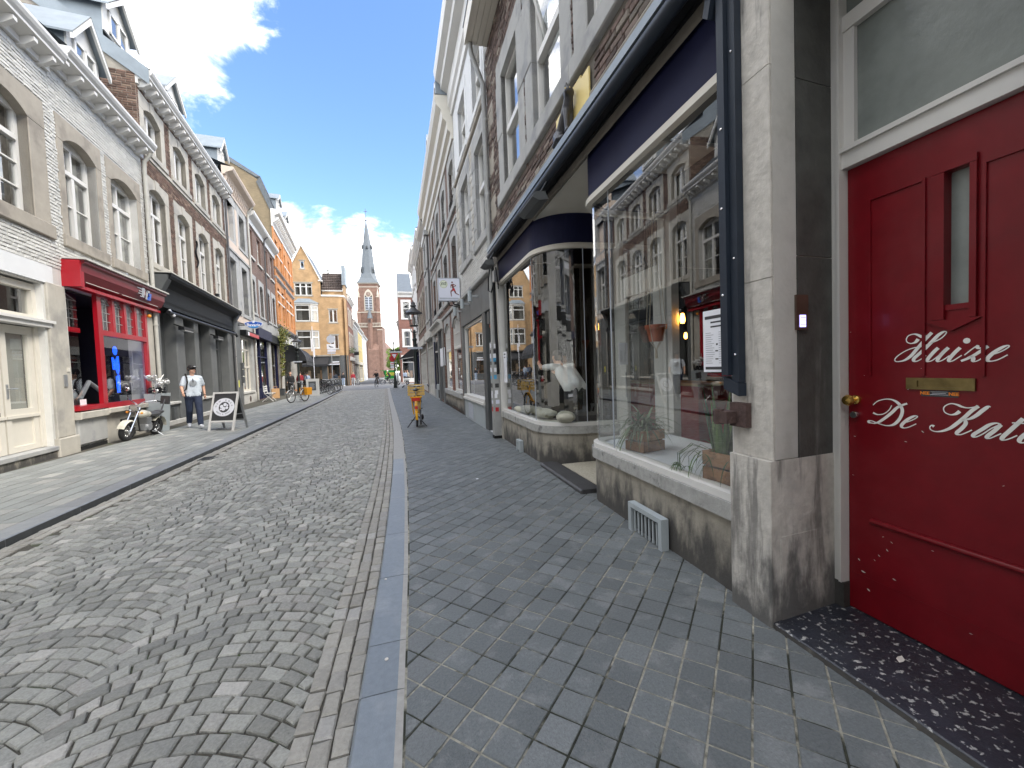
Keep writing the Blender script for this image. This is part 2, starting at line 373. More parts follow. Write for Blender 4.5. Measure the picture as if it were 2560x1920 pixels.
# ------------------------------------------------------------------ mesh helpers
class MB:
    """collects polygons; s = sign that turns 'outward depth' into local y"""
    def __init__(self, s=1):
        self.v = []; self.f = []; self.m = []; self.s = s
    def add(self, verts, faces, m=0):
        o = len(self.v); s = self.s
        self.v.extend((a, b * s, c) for a, b, c in verts)
        self.f.extend(tuple(i + o for i in f) for f in faces)
        self.m.extend([m] * len(faces)); return self
    def box(self, x0, x1, y0, y1, z0, z1, m=0):
        return self.add([(x0, y0, z0), (x1, y0, z0), (x1, y1, z0), (x0, y1, z0), (x0, y0, z1), (x1, y0, z1), (x1, y1, z1), (x0, y1, z1)],
                        [(0, 3, 2, 1), (4, 5, 6, 7), (0, 1, 5, 4), (1, 2, 6, 5), (2, 3, 7, 6), (3, 0, 4, 7)], m)
    def bevbox(self, x0, x1, y0, y1, z0, z1, b=.01, m=0):
        """box whose outer (max y) face is bevelled"""
        yb = y1 - b
        v = [(x0, y0, z0), (x1, y0, z0), (x1, y0, z1), (x0, y0, z1), (x0, yb, z0), (x1, yb, z0), (x1, yb, z1), (x0, yb, z1),
             (x0 + b, y1, z0 + b), (x1 - b, y1, z0 + b), (x1 - b, y1, z1 - b), (x0 + b, y1, z1 - b)]
        f = [(0, 1, 5, 4), (1, 2, 6, 5), (2, 3, 7, 6), (3, 0, 4, 7), (4, 5, 9, 8), (5, 6, 10, 9), (6, 7, 11, 10), (7, 4, 8, 11), (8, 9, 10, 11), (3, 2, 1, 0)]
        return self.add(v, f, m)
    def quad(self, a, b, c, d, m=0):
        return self.add([a, b, c, d], [(0, 1, 2, 3)], m)
    def poly(self, pts, m=0):
        return self.add(pts, [tuple(range(len(pts)))], m)
    def prism(self, poly, a0, a1, axis='y', m=0):
        """poly = 2-d points in the other two axes; extruded a0..a1 along axis"""
        n = len(poly)
        if axis == 'y': mk = lambda p, a: (p[0], a, p[1])
        elif axis == 'x': mk = lambda p, a: (a, p[0], p[1])
        else: mk = lambda p, a: (p[0], p[1], a)
        v = [mk(p, a0) for p in poly] + [mk(p, a1) for p in poly]
        f = [tuple(range(n - 1, -1, -1)), tuple(range(n, 2 * n))] + [(i, (i + 1) % n, n + (i + 1) % n, n + i) for i in range(n)]
        return self.add(v, f, m)
    def tube(self, pts, r, seg=8, m=0, cap=True):
        pts = [Vector(p) for p in pts]; n = len(pts)
        rs = r if isinstance(r, (list, tuple)) else [r] * n
        v = []; f = []
        up = None
        for i, p in enumerate(pts):
            t = (pts[min(i + 1, n - 1)] - pts[max(i - 1, 0)])
            if t.length < 1e-9: t = Vector((0, 0, 1))
            t.normalize()
            if up is None:
                up = Vector((0, 0, 1)) if abs(t.z) < .9 else Vector((1, 0, 0))
            a = t.cross(up)
            if a.length < 1e-6: a = t.cross(Vector((0, 1, 0)))
            a.normalize(); b = a.cross(t); up = b
            for k in range(seg):
                th = 2 * math.pi * k / seg
                q = p + (a * math.cos(th) + b * math.sin(th)) * rs[i]
                v.append(tuple(q))
        for i in range(n - 1):
            for k in range(seg):
                k2 = (k + 1) % seg
                f.append((i * seg + k, i * seg + k2, (i + 1) * seg + k2, (i + 1) * seg + k))
        if cap:
            f.append(tuple(range(seg - 1, -1, -1))); f.append(tuple((n - 1) * seg + k for k in range(seg)))
        return self.add(v, f, m)
    def ring(self, c, R_, r, axis='y', seg=28, rs=8, m=0, squash=1.):
        """torus round axis"""
        v = []; f = []
        for i in range(seg):
            a = 2 * math.pi * i / seg
            for k in range(rs):
                b = 2 * math.pi * k / rs
                rad = R_ + r * math.cos(b); h = r * squash * math.sin(b)
                x, y = rad * math.cos(a), rad * math.sin(a)
                v.append({'y': (c[0] + x, c[1] + h, c[2] + y), 'x': (c[0] + h, c[1] + x, c[2] + y), 'z': (c[0] + x, c[1] + y, c[2] + h)}[axis])
        for i in range(seg):
            for k in range(rs):
                f.append((i * rs + k, i * rs + (k + 1) % rs, ((i + 1) % seg) * rs + (k + 1) % rs, ((i + 1) % seg) * rs + k))
        return self.add(v, f, m)
    def lathe(self, prof, c=(0, 0, 0), seg=16, m=0, axis='z', sq=1.):
        """prof = (r, h) pairs"""
        v = []; f = []; n = len(prof)
        for r, h in prof:
            for k in range(seg):
                a = 2 * math.pi * k / seg
                x, y = r * math.cos(a), r * math.sin(a) * sq
                v.append({'z': (c[0] + x, c[1] + y, c[2] + h), 'y': (c[0] + x, c[1] + h, c[2] + y), 'x': (c[0] + h, c[1] + x, c[2] + y)}[axis])
        for i in range(n - 1):
            for k in range(seg):
                f.append((i * seg + k, i * seg + (k + 1) % seg, (i + 1) * seg + (k + 1) % seg, (i + 1) * seg + k))
        if prof[0][0] > 1e-5: f.append(tuple(range(seg - 1, -1, -1)))
        if prof[-1][0] > 1e-5: f.append(tuple((n - 1) * seg + k for k in range(seg)))
        return self.add(v, f, m)
    def ball(self, c, rx, ry=None, rz=None, seg=14, rows=9, m=0):
        ry = ry or rx; rz = rz or rx
        v = [(c[0], c[1], c[2] - rz)]; f = []
        for i in range(1, rows):
            a = math.pi * i / rows - math.pi / 2
            for k in range(seg):
                b = 2 * math.pi * k / seg
                v.append((c[0] + rx * math.cos(a) * math.cos(b), c[1] + ry * math.cos(a) * math.sin(b), c[2] + rz * math.sin(a)))
        v.append((c[0], c[1], c[2] + rz))
        for k in range(seg): f.append((0, 1 + (k + 1) % seg, 1 + k))
        for i in range(rows - 2):
            for k in range(seg):
                a = 1 + i * seg
                f.append((a + k, a + (k + 1) % seg, a + seg + (k + 1) % seg, a + seg + k))
        a = 1 + (rows - 2) * seg; t = len(v) - 1
        for k in range(seg): f.append((a + k, a + (k + 1) % seg, t))
        return self.add(v, f, m)
    def mesh(self, name, mats, smooth=False, uv=False):
        me = bpy.data.meshes.new(name)
        me.from_pydata(self.v, [], self.f)
        for mt in (mats if isinstance(mats, (list, tuple)) else [mats]): me.materials.append(MATS[mt])
        if any(self.m): me.polygons.foreach_set('material_index', self.m)
        if smooth: me.polygons.foreach_set('use_smooth', [True] * len(self.f))
        if uv:
            ul = me.uv_layers.new(name='uv')
            for p in me.polygons:
                n = p.normal; ax = max(range(3), key=lambda i: abs(n[i]))
                for li in p.loop_indices:
                    c = me.vertices[me.loops[li].vertex_index].co
                    ul.data[li].uv = (c.x, c.z) if ax == 1 else ((c.y, c.z) if ax == 0 else (c.x, c.y))
        me.update()
        return me
    def build(self, name, mats, parent=None, smooth=False, uv=False, loc=None, rotz=None, sharp=None, **kw):
        me = self.mesh(name, mats, smooth, uv)
        if smooth and sharp is None: sharp = 40
        if smooth and sharp: me.set_sharp_from_angle(angle=R(sharp))
        return put(me, name, parent, loc, rotz, **kw)

def put(data, name, parent=None, loc=None, rotz=None, rot=None, label=None, cat=None, group=None, kind=None):
    o = bpy.data.objects.new(name, data); COL.objects.link(o)
    if parent is not None: o.parent = parent
    if loc is not None: o.location = loc
    if rotz is not None: o.rotation_euler = (0, 0, rotz)
    if rot is not None: o.rotation_euler = rot
    tag(o, label, cat, group, kind)
    return o
def tag(o, label=None, cat=None, group=None, kind=None):
    for k, v in (('label', label), ('category', cat), ('group', group), ('kind', kind)):
        if v: o[k] = v
    return o
def thing(name, label, cat, loc=(0, 0, 0), rotz=0, group=None):
    return put(None, name, None, loc, rotz, None, label, cat, group)
def copy_tree(o, parent=None):
    c = o.copy(); COL.objects.link(c)
    if parent is not None: c.parent = parent
    for ch in list(o.children): copy_tree(ch, c)
    return c
def text(body, name, parent, size, mat, loc, rot, extrude=.002, align='CENTER', sx=1., shear=0., bold=0.):
    cu = bpy.data.curves.new(name, 'FONT'); cu.body = body; cu.size = size; cu.extrude = extrude
    cu.align_x = align; cu.align_y = 'CENTER'; cu.shear = shear; cu.offset = bold; cu.resolution_u = 3
    cu.materials.append(MATS[mat])
    t = bpy.data.objects.new('tmp', cu); COL.objects.link(t)
    me = bpy.data.meshes.new_from_object(t.evaluated_get(bpy.context.evaluated_depsgraph_get())); me.name = name
    bpy.data.objects.remove(t); bpy.data.curves.remove(cu)
    o = put(me, name, parent, loc, None, rot)
    if sx != 1.: o.scale = (sx, 1, 1)
    return o

# ------------------------------------------------------------------ facade helpers (local: x along the wall, y = s * outward, z up)
LA = np.array([-6.271, 8.71]); LDIR = np.array([-6.962 + 6.271, 16.269 - 8.71]); LDIR /= np.linalg.norm(LDIR)
RA = np.array([2.08, 8.6]); RDIR = np.array([2.04 - 2.08, 12.0]); RDIR /= np.linalg.norm(RDIR)
class B:
    """one building: root Empty + facade-local builders"""
    def __init__(self, name, label, side, u_off=0., origin=None, direction=None, z=0., cat='building'):
        self.s = -1 if side == 'L' else 1
        o, d = (LA, LDIR) if side == 'L' else (RA, RDIR)
        if origin is not None: o = np.array(origin, float)
        if direction is not None: d = np.array(direction, float) / np.linalg.norm(direction)
        p = o + d * u_off
        self.root = thing(name, label, cat, (p[0], p[1], z), math.atan2(d[1], d[0]))
    def mb(self): return MB(self.s)
    def part(self, mb, name, mats, parent=None, **kw):
        return mb.build(name, mats, parent or self.root, **kw)
    def box(self, name, mat, u0, u1, d0, d1, z0, z1, parent=None, **kw):
        return self.part(self.mb().box(u0, u1, d0, d1, z0, z1), name, mat, parent, **kw)
    def bev(self, name, mat, u0, u1, d0, d1, z0, z1, b=.012, parent=None, **kw):
        return self.part(self.mb().bevbox(u0, u1, d0, d1, z0, z1, b), name, mat, parent, **kw)
    def wall(self, name, mat, u0, u1, z0, z1, holes=(), d=0., reveal=.24, uv=True, parent=None):
        us = sorted({u0, u1, *[h[0] for h in holes], *[h[1] for h in holes]}); us = [u for u in us if u0 <= u <= u1]
        zs = sorted({z0, z1, *[h[2] for h in holes], *[h[3] for h in holes]}); zs = [z for z in zs if z0 <= z <= z1]
        m = self.mb()
        for i in range(len(us) - 1):
            for j in range(len(zs) - 1):
                cu, cz = (us[i] + us[i + 1]) / 2, (zs[j] + zs[j + 1]) / 2
                if any(h[0] < cu < h[1] and h[2] < cz < h[3] for h in holes): continue
                m.quad((us[i], d, zs[j]), (us[i + 1], d, zs[j]), (us[i + 1], d, zs[j + 1]), (us[i], d, zs[j + 1]))
        for (a, b, c, e) in [h[:4] for h in holes]:
            q = d - reveal
            m.quad((a, d, c), (a, q, c), (a, q, e), (a, d, e)); m.quad((b, d, c), (b, q, c), (b, q, e), (b, d, e))
            m.quad((a, d, c), (b, d, c), (b, q, c), (a, q, c)); m.quad((a, d, e), (b, d, e), (b, q, e), (a, q, e))
        return self.part(m, name, mat, parent, uv=uv)
    def mass(self, mat, u0, u1, depth, z1, d=-.24, name='rear_wall', z0=-.1):
        """sides and back of the building"""
        m = self.mb()
        m.quad((u0, 0, z0), (u0, -depth, z0), (u0, -depth, z1), (u0, 0, z1)); m.quad((u1, 0, z0), (u1, -depth, z0), (u1, -depth, z1), (u1, 0, z1))
        m.quad((u0, -depth, z0), (u1, -depth, z0), (u1, -depth, z1), (u0, -depth, z1))
        return self.part(m, name, mat, uv=True)
    def lintel_poly(self, u0, u1, z1, h, rise, side):
        n = 10; pts = []
        uc = (u0 + u1) / 2; hw = (u1 - u0) / 2
        for i in range(n + 1):
            t = -1 + 2 * i / n
            pts.append((uc + hw * t, z1 - rise * t * t))
        pts += [(u1 + side, z1 - rise), (u1 + side, z1 + h), (u0 - side, z1 + h), (u0 - side, z1 - rise)]
        return pts
    def window(self, u0, u1, z0, z1, stone='stone_pale', side=.2, lint=.3, rise=.12, sill=.17, proud=.02, depth=.17, frame='white_paint', style='cross',
               trans=.66, curtain='curtain', cw=.28, glass='glass', detail=True, fw=.07, sill_out=.05, split_jamb=0, key=False, bars=1):
        """opening u0..u1, z0..z1 (z1 = crown). Builds stone, frame, panes. Returns (hole, outer rectangle)"""
        hole = (u0, u1, z0, z1 + .0)
        zs = z1 - rise
        if stone:
            if split_jamb:
                for ua, ub in ((u0 - side, u0), (u1, u1 + side)):
                    n = split_jamb; hh = (zs - z0) / n
                    for k in range(n):
                        e = .05 * ((k % 2) * 2 - 1)
                        a, b = (ua - max(e, 0), ub) if ub == u0 else (ua, ub + max(e, 0))
                        self.bev('jamb_stone', stone, a, b, -depth - .02, proud + .004 * (k % 2), z0 + k * hh + .004, z0 + (k + 1) * hh - .004, .012)
            else:
                self.bev('jamb', stone, u0 - side, u0, -depth - .02, proud, z0, zs - .002, .01)
                self.bev('jamb', stone, u1, u1 + side, -depth - .02, proud, z0, zs - .002, .01)
            if key and detail:
                P = self.lintel_poly(u0, u1, z1, lint, rise, side); uc = (u0 + u1) / 2; kw = .13
                arc = P[:11]
                L_ = [p for p in arc if p[0] < uc - kw] + [(uc - kw, z1 - .003), (uc - kw - .03, z1 + lint), (u0 - side, z1 + lint), (u0 - side, zs)]
                Rr = [(uc + kw, z1 - .003)] + [p for p in arc if p[0] > uc + kw] + [(u1 + side, zs), (u1 + side, z1 + lint), (uc + kw + .03, z1 + lint)]
                K_ = [(uc - kw + .006, z1 - .003), (uc, z1), (uc + kw - .006, z1 - .003), (uc + kw + .024, z1 + lint + .05), (uc - kw - .024, z1 + lint + .05)]
                for nm, pl, pr in (('lintel_stone', L_, proud), ('lintel_stone', Rr, proud), ('keystone', K_, proud + .012)):
                    self.part(self.mb().prism(pl, -depth - .02, pr), nm, stone)
            else:
                self.part(self.mb().prism(self.lintel_poly(u0, u1, z1, lint, rise, side), -depth - .02, proud), 'lintel', stone)
            self.bev('sill', stone, u0 - side - .03, u1 + side + .03, -depth - .02, proud + sill_out, z0 - sill, z0, .012)
        y1 = -depth + .06; y0 = -depth
        m = self.mb()
        def bar(a, b, c, e, dy=0.): m.box(a, b, y0 - .01, y1 + dy, c, e)
        zt = z0 + (z1 - z0) * trans
        bar(u0, u0 + fw, z0, z1); bar(u1 - fw, u1, z0, z1); bar(u0 + fw, u1 - fw, z0, z0 + fw); bar(u0 + fw, u1 - fw, z1 - fw - rise * .5, z1)
        uc = (u0 + u1) / 2
        panes = []
        if style == 'cross':       # transom, two casements below with a glazing bar, two lights above
            bar(u0 + fw, u1 - fw, zt - .045, zt + .045, .02); bar(uc - .05, uc + .05, z0 + fw, zt - .045, .012); bar(uc - .03, uc + .03, zt + .045, z1 - fw)
            if bars:
                for k in range(1, bars + 1):
                    zz = z0 + fw + (zt - z0 - fw) * k / (bars + 1); bar(u0 + fw, uc - .05, zz - .014, zz + .014, -.01); bar(uc + .05, u1 - fw, zz - .014, zz + .014, -.01)
            cells = [(u0 + fw, uc - .05, z0 + fw, zt - .045), (uc + .05, u1 - fw, z0 + fw, zt - .045), (u0 + fw, uc - .03, zt + .045, z1 - fw), (uc + .03, u1 - fw, zt + .045, z1 - fw)]
        elif style == 'sash':      # one light above, one below
            bar(u0 + fw, u1 - fw, zt - .05, zt + .05, .02)
            cells = [(u0 + fw, u1 - fw, z0 + fw, zt - .05), (u0 + fw, u1 - fw, zt + .05, z1 - fw)]
        elif style == 'two':       # two casements
            bar(uc - .055, uc + .055, z0 + fw, z1 - fw, .012)
            cells = [(u0 + fw, uc - .055, z0 + fw, z1 - fw), (uc + .055, u1 - fw, z0 + fw, z1 - fw)]
        else:
            cells = [(u0 + fw, u1 - fw, z0 + fw, z1 - fw)]
        fr = self.part(m, 'window', frame)
        if detail:
            for (a, b, c, e) in cells:
                self.part(self.mb().quad((a, y0 + .015, c), (b, y0 + .015, c), (b, y0 + .015, e), (a, y0 + .015, e)), 'pane', glass, fr)
        else:
            pm = self.mb()
            for (a, b, c, e) in cells: pm.quad((a, y0 + .015, c), (b, y0 + .015, c), (b, y0 + .015, e), (a, y0 + .015, e))
            self.part(pm, 'pane', glass, fr)
        # the room behind: a shallow dark box and curtains hanging at its sides
        yb = -depth - .55
        rm = self.mb()
        rm.quad((u0, yb, z0), (u1, yb, z0), (u1, yb, z1), (u0, yb, z1)); rm.quad((u0, y0, z0), (u0, yb, z0), (u0, yb, z1), (u0, y0, z1)); rm.quad((u1, y0, z0), (u1, yb, z0), (u1, yb, z1), (u1, y0, z1))
        rm.quad((u0, y0, z0), (u1, y0, z0), (u1, yb, z0), (u0, yb, z0)); rm.quad((u0, y0, z1), (u1, y0, z1), (u1, yb, z1), (u0, yb, z1))
        self.part(rm, 'room', 'window_void', fr)
        if curtain:
            cm = self.mb(); W = u1 - u0
            n = 9
            for a, b in ((u0 + .03, u0 + W * cw * random.uniform(.8, 1.2)), (u1 - W * cw * random.uniform(.8, 1.2), u1 - .03)):
                for k in range(n):
                    xa = a + (b - a) * k / n; xb = a + (b - a) * (k + 1) / n
                    ya = y0 - .10 - .03 * (k % 2); yb2 = y0 - .10 - .03 * ((k + 1) % 2)
                    cm.quad((xa, ya, z0 + .01), (xb, yb2, z0 + .01), (xb, yb2, z1 - .02), (xa, ya, z1 - .02))
            self.part(cm, 'curtain', curtain, fr)
        return hole, (u0 - side, u1 + side, z0 - sill, z1 + lint) if stone else hole
    def cornice(self, prof, u0, u1, mat, name='cornice'):
        """prof = (outward, z) polygon"""
        m = self.mb(); n = len(prof)
        v = [(u0, p[0], p[1]) for p in prof] + [(u1, p[0], p[1]) for p in prof]
        f = [tuple(range(n - 1, -1, -1)), tuple(range(n, 2 * n))] + [(i, (i + 1) % n, n + (i + 1) % n, n + i) for i in range(n)]
        m.add(v, f)
        return self.part(m, name, mat)
    def brackets(self, us, d0, d1, z0, z1, w, mat, name='bracket'):
        me = None
        for u in us:
            if me is None:
                h = z1 - z0
                poly = [(d0, z0 - z1), (d0 + (d1 - d0) * .45, z0 - z1 + h * .12), (d0 + (d1 - d0) * .8, -h * .55), (d1, -h * .35), (d1, 0), (d0, 0)]
                me = self.mb().prism(poly, -w / 2, w / 2, 'x').mesh(name, mat)
            put(me, name, self.root, (u, 0, z1))
    def bricks(self, rects, excl, mat, d=0., size=(.205, .052), joint=.012, proud=.012, keep=300, at='front', order=None, max_ind=True):
        """real bricks in running bond over rects (u0,u1,z0,z1), leaving out excl rectangles; nearest 'keep' are objects, the rest one mesh"""
        bw, bh = size; cells = []
        for (u0, u1, z0, z1) in rects:
            nrow = int((z1 - z0) / (bh + joint)); rh = (z1 - z0) / max(nrow, 1)
            for r in range(nrow):
                za = z0 + r * rh; zb = za + rh - joint
                u = u0 - (bw + joint) * (.5 if r % 2 else 0) - rng.uniform(0, .03)
                k = 0
                while u < u1:
                    L_ = bw * (0.5 if (k + r) % 5 == 4 else 1.) * rng.uniform(.96, 1.03)
                    segs = [(max(u, u0 + .002), min(u + L_, u1 - .002))]
                    for (a, b, c, e) in excl:
                        if zb > c and za < e:
                            ns = []
                            for (p, q) in segs:
                                if q <= a or p >= b: ns.append((p, q))
                                else:
                                    if p < a - .03: ns.append((p, a - .008))
                                    if q > b + .03: ns.append((b + .008, q))
                            segs = ns
                    for (p, q) in segs:
                        if q - p > .03: cells.append((p, q, za, zb))
                    u += L_ + joint; k += 1
        if order is not None: cells.sort(key=order)
        n_ind = min(keep, len(cells)) if max_ind else 0
        # individual bricks: eight shared shapes, scaled a little
        protos = []
        for i in range(6):
            t = MB(1); b = .006
            j = lambda: rng.uniform(-.003, .003)
            v = [(-.5, 0, -.5), (.5, 0, -.5), (.5, 0, .5), (-.5, 0, .5)]
            fr_ = [(-.5 + .03 + j() * 4, 1 + rng.uniform(-.25, .25), -.5 + .09 + j() * 9), (.5 - .03 + j() * 4, 1 + rng.uniform(-.25, .25), -.5 + .09 + j() * 9),
                   (.5 - .03 + j() * 4, 1 + rng.uniform(-.25, .25), .5 - .09 + j() * 9), (-.5 + .03 + j() * 4, 1 + rng.uniform(-.25, .25), .5 - .09 + j() * 9)]
            mid = [(x, .55, z) for x, _, z in v]
            t.add(v + mid + fr_, [(0, 1, 5, 4), (1, 2, 6, 5), (2, 3, 7, 6), (3, 0, 4, 7), (4, 5, 9, 8), (5, 6, 10, 9), (6, 7, 11, 10), (7, 4, 8, 11), (8, 9, 10, 11)])
            protos.append(t)
        side = at == 'side'
        s = self.s
        meshes = [t.mesh('brick', mat) for t in protos] if n_ind else []
        stuff = self.mb()
        for i, (p, q, za, zb) in enumerate(cells):
            pr = proud * rng.uniform(.6, 1.35)
            if i < n_ind:
                o = bpy.data.objects.new('brick', meshes[rng.integers(6)]); COL.objects.link(o); o.parent = self.root
                if side:   # wall perpendicular to the facade, facing -x; first coordinate is depth behind the facade
                    o.location = (-0., -s * (p + q) / 2, (za + zb) / 2); o.rotation_euler = (0, 0, math.pi / 2); o.location.x = d
                    o.scale = (q - p, pr, zb - za)
                else:
                    o.location = ((p + q) / 2, s * d, (za + zb) / 2); o.scale = (q - p, s * pr, zb - za)
            else:
                t = protos[rng.integers(6)]
                cu, cz = (p + q) / 2, (za + zb) / 2
                if side: vv = [(d - y * pr, -(cu + x * (q - p)), cz + z * (zb - za)) for x, y, z in t.v]
                else: vv = [(cu + x * (q - p), d + y * pr, cz + z * (zb - za)) for x, y, z in t.v]
                stuff.add(vv, t.f)
        if stuff.f: self.part(stuff, 'brickwork', mat, kind='stuff')
        return len(cells)
    def pipe(self, pts, r, mat, name='drainpipe', clips=()):
        m = self.mb().tube([(u, d, z) for u, d, z in pts], r, 10)
        o = self.part(m, name, mat, smooth=True)
        for (u, d, z) in clips:
            self.part(self.mb().lathe([(r, -.025), (r + .012, -.02), (r + .012, .02), (r, .025)], (u, d, z), 10), 'pipe_clip', mat, o)
        return o
# ------------------------------------------------------------------ ground, road, kerbs, paving
def smooth_line(ys, xs, w=1.2):
    ys = np.array(ys, float); xs = np.array(xs, float)
    def f(y):
        return float(np.mean([np.interp(y + d, ys, xs) + 0 for d in np.linspace(-w, w, 9)]))
    return f
KRo = smooth_line([-6, 1.6, 2.2, 3.3, 6.2, 10.4, 14.25, 24.4, 40.5, 60], [-.42, -.265, -.205, -.175, -.118, -.13, -.22, -.50, -.88, -1.3])
KRi = lambda y: KRo(y) + .205
KLo = smooth_line([-6, 4.9, 8.4, 11.05, 16.5, 24.7, 40.2, 60], [-3.4, -3.63, -3.72, -3.77, -3.89, -4.11, -4.77, -5.8])
KLi = lambda y: KLo(y) - .235
LX = lambda y: -6.271 + (y - 8.71) * LDIR[0] / LDIR[1]
ROADZ = -.045

def build_ground():
    g = MB().box(-900, 900, -300, 900, -.6, -.16).build('ground', 'ground_far', kind='structure', label='grey ground reaching to the horizon')
    ys = list(np.arange(-5, 44.1, .5))
    # road bed (sand joints) under the cobbles, then the paved far part
    m = MB()
    for a, b in zip(ys[:-1], ys[1:]):
        m.quad((KLo(a) - .05, a, ROADZ - .015), (KRo(a) + .05, a, ROADZ - .015), (KRo(b) + .05, b, ROADZ - .015), (KLo(b) - .05, b, ROADZ - .015), 0 if b <= 40 else 1)
    for a, b in zip(ys[:-1], ys[1:]):
        if a >= 40: m.quad((KLo(a) - .05, a, ROADZ - .004), (KRo(a) + .05, a, ROADZ - .004), (KRo(b) + .05, b, ROADZ - .004), (KLo(b) - .05, b, ROADZ - .004), 1)
    road = m.build('road', ['joint_sand', 'far_road'], kind='structure', label='street of granite setts laid in fan arcs')
    MB().box(-30, 14, 40.6, 260, -.15, ROADZ - .006).build('junction', 'far_road', kind='structure', label='paved street junction beyond the end of the kerb')
    # ---- cobbles
    def stone(poly, z, dome=.004, inset=.008, tilt=.003, depth=.045):
        c = np.mean(poly, 0)
        tx, ty = rng.uniform(-tilt, tilt, 2) / .05
        v = []
        for k, (zz, ins) in enumerate(((-depth, 0.), (-.007, 0.), (0., inset))):
            for p in poly:
                d = c - p; L_ = np.linalg.norm(d)
                q = p + d / max(L_, 1e-6) * ins * (1 if k < 2 else rng.uniform(.7, 1.5))
                v.append((q[0], q[1], z + zz + (tx * (q[0] - c[0]) + ty * (q[1] - c[1]) if k else 0)))
        n = len(poly)
        v.append((c[0], c[1], z + dome))
        f = []
        for k in range(2):
            for i in range(n): f.append((k * n + i, k * n + (i + 1) % n, (k + 1) * n + (i + 1) % n, (k + 1) * n + i))
        for i in range(n): f.append((2 * n + i, 2 * n + (i + 1) % n, 3 * n))
        return v, f
    fans = []; pitch = .102
    cols = [(0., .37), (.37, .745), (.745, 1.12)]
    for ci, (ta, tb) in enumerate(cols):
        for j in range(-6, int(41 / pitch)):
            yb = .2 + j * pitch
            if yb > 39.6: break
            xr = KRo(yb) - .265; xl = KLo(yb) + .19
            W = xr - xl
            ej = lambda k: .022 * math.sin(k * 2.4) + .012 * math.sin(k * 5.1)
            xa = xr - ta * W + (0 if ci == 0 else ej(j)); xb = xr - tb * W + ej(j)
            xa, xb = xb, xa
            xc = xr - (ta + tb) / 2 * W; hw = (tb - ta) / 2 * W
            Rr = hw / math.sin(R(43))
            n = max(int(2 * R(43) * Rr / .105), 5)
            arc = lambda x: math.sqrt(max(Rr * Rr - (x - xc) ** 2, .01)) - Rr * math.cos(R(43))
            th0 = math.asin(max(-.98, min(.98, (xa - xc) / Rr))); th1 = math.asin(max(-.98, min(.98, (xb - xc) / Rr)))
            ths = np.linspace(th0, th1, n + 1) + np.concatenate([[0], rng.uniform(-.028, .028, n - 1) + (.035 if j % 2 else -.035), [0]])
            g_ = .0044
            for i in range(n):
                a, b = ths[i], ths[i + 1]
                x0 = xc + Rr * math.sin(a); x1 = xc + Rr * math.sin(b)
                if x0 < xl - .01: continue
                jt = lambda: rng.uniform(-.003, .003)
                # side joints lean with the arc's radius
                s0 = math.sin(a) * pitch * .55; s1 = math.sin(b) * pitch * .55
                p = np.array([(x0 + g_ + jt(), yb + arc(x0) + g_ + jt()), (x1 - g_ + jt(), yb + arc(x1) + g_ + jt()),
                              (x1 + s1 - g_ + jt(), yb + arc(x1 + s1 * .5) + pitch - g_ + jt() - abs(s1) * .35), (x0 + s0 + g_ + jt(), yb + arc(x0 + s0 * .5) + pitch - g_ + jt() - abs(s0) * .35)])
                y = p[:, 1].mean()
                if y < .3: continue
                fans.append((p, ROADZ + rng.uniform(-.004, .003)))
    def lay(items, name, mat, parent, keep=300, smooth=True, **kw):
        items.sort(key=lambda t: (t[0][:, 0].mean()) ** 2 + t[0][:, 1].mean() ** 2)
        def seen(p):
            v = np.array([p[0], p[1], -EYE]); w = v @ AF
            if w < .2: return False
            x = 1280 + 1027.77 * (v @ AX) / w; y = 960 - 1027.77 * (v @ AU) / w
            return -60 < x < 2620 and y < 1990
        vis = [t for t in items if seen(t[0].mean(0))]
        ind = vis[:keep]; ids = {id(t) for t in ind}
        for p, z in ind:
            c = p.mean(0); v, f = stone(p - c, 0., **kw)
            mb = MB(); mb.add(v, f)
            put(mb.mesh(name, mat), name, parent, (c[0], c[1], z))
        rest = MB()
        for t in items:
            if id(t) in ids: continue
            v, f = stone(t[0], t[1], **kw); rest.add(v, f)
        if rest.f: put(rest.mesh(name + '_field', mat), name + '_field', parent, kind='stuff')
    lay(fans, 'cobble', 'cobble', road)
    # gutters: three rows of squarer setts along the right kerb, two along the left
    gut = []
    for row in range(3):
        y = .5 + row * .05
        while y < 40:
            L_ = rng.uniform(.115, .165)
            o = KRo(y) - .004; w = .083
            x1 = o - row * w - .004; x0 = o - (row + 1) * w + .004
            sh = (KRo(y + L_) - KRo(y))
            jt = lambda: rng.uniform(-.004, .004)
            gut.append((np.array([(x0 + jt(), y + .004 + jt()), (x1 + jt(), y + .004 + jt()), (x1 + sh + jt(), y + L_ - .004 + jt()), (x0 + sh + jt(), y + L_ - .004 + jt())]), ROADZ + .001 + rng.uniform(-.003, .002)))
            y += L_
    for row in range(2):
        y = 3. + row * .05
        while y < 40:
            L_ = rng.uniform(.14, .2); o = KLo(y) + .004; w = .088
            x0 = o + row * w + .004; x1 = o + (row + 1) * w - .004; sh = KLo(y + L_) - KLo(y)
            gut.append((np.array([(x0, y + .004), (x1, y + .004), (x1 + sh, y + L_ - .004), (x0 + sh, y + L_ - .004)]), ROADZ + rng.uniform(-.003, .002)))
            y += L_
    gutter = MB().quad((-.55, -4, ROADZ - .03), (-.5, -4, ROADZ - .03), (-.5, 0, ROADZ - .03), (-.55, 0, ROADZ - .03)).build('gutter', 'joint_sand', kind='structure', label='rows of squared setts along both kerbs')
    lay(gut, 'sett', 'sett', gutter, inset=.012)
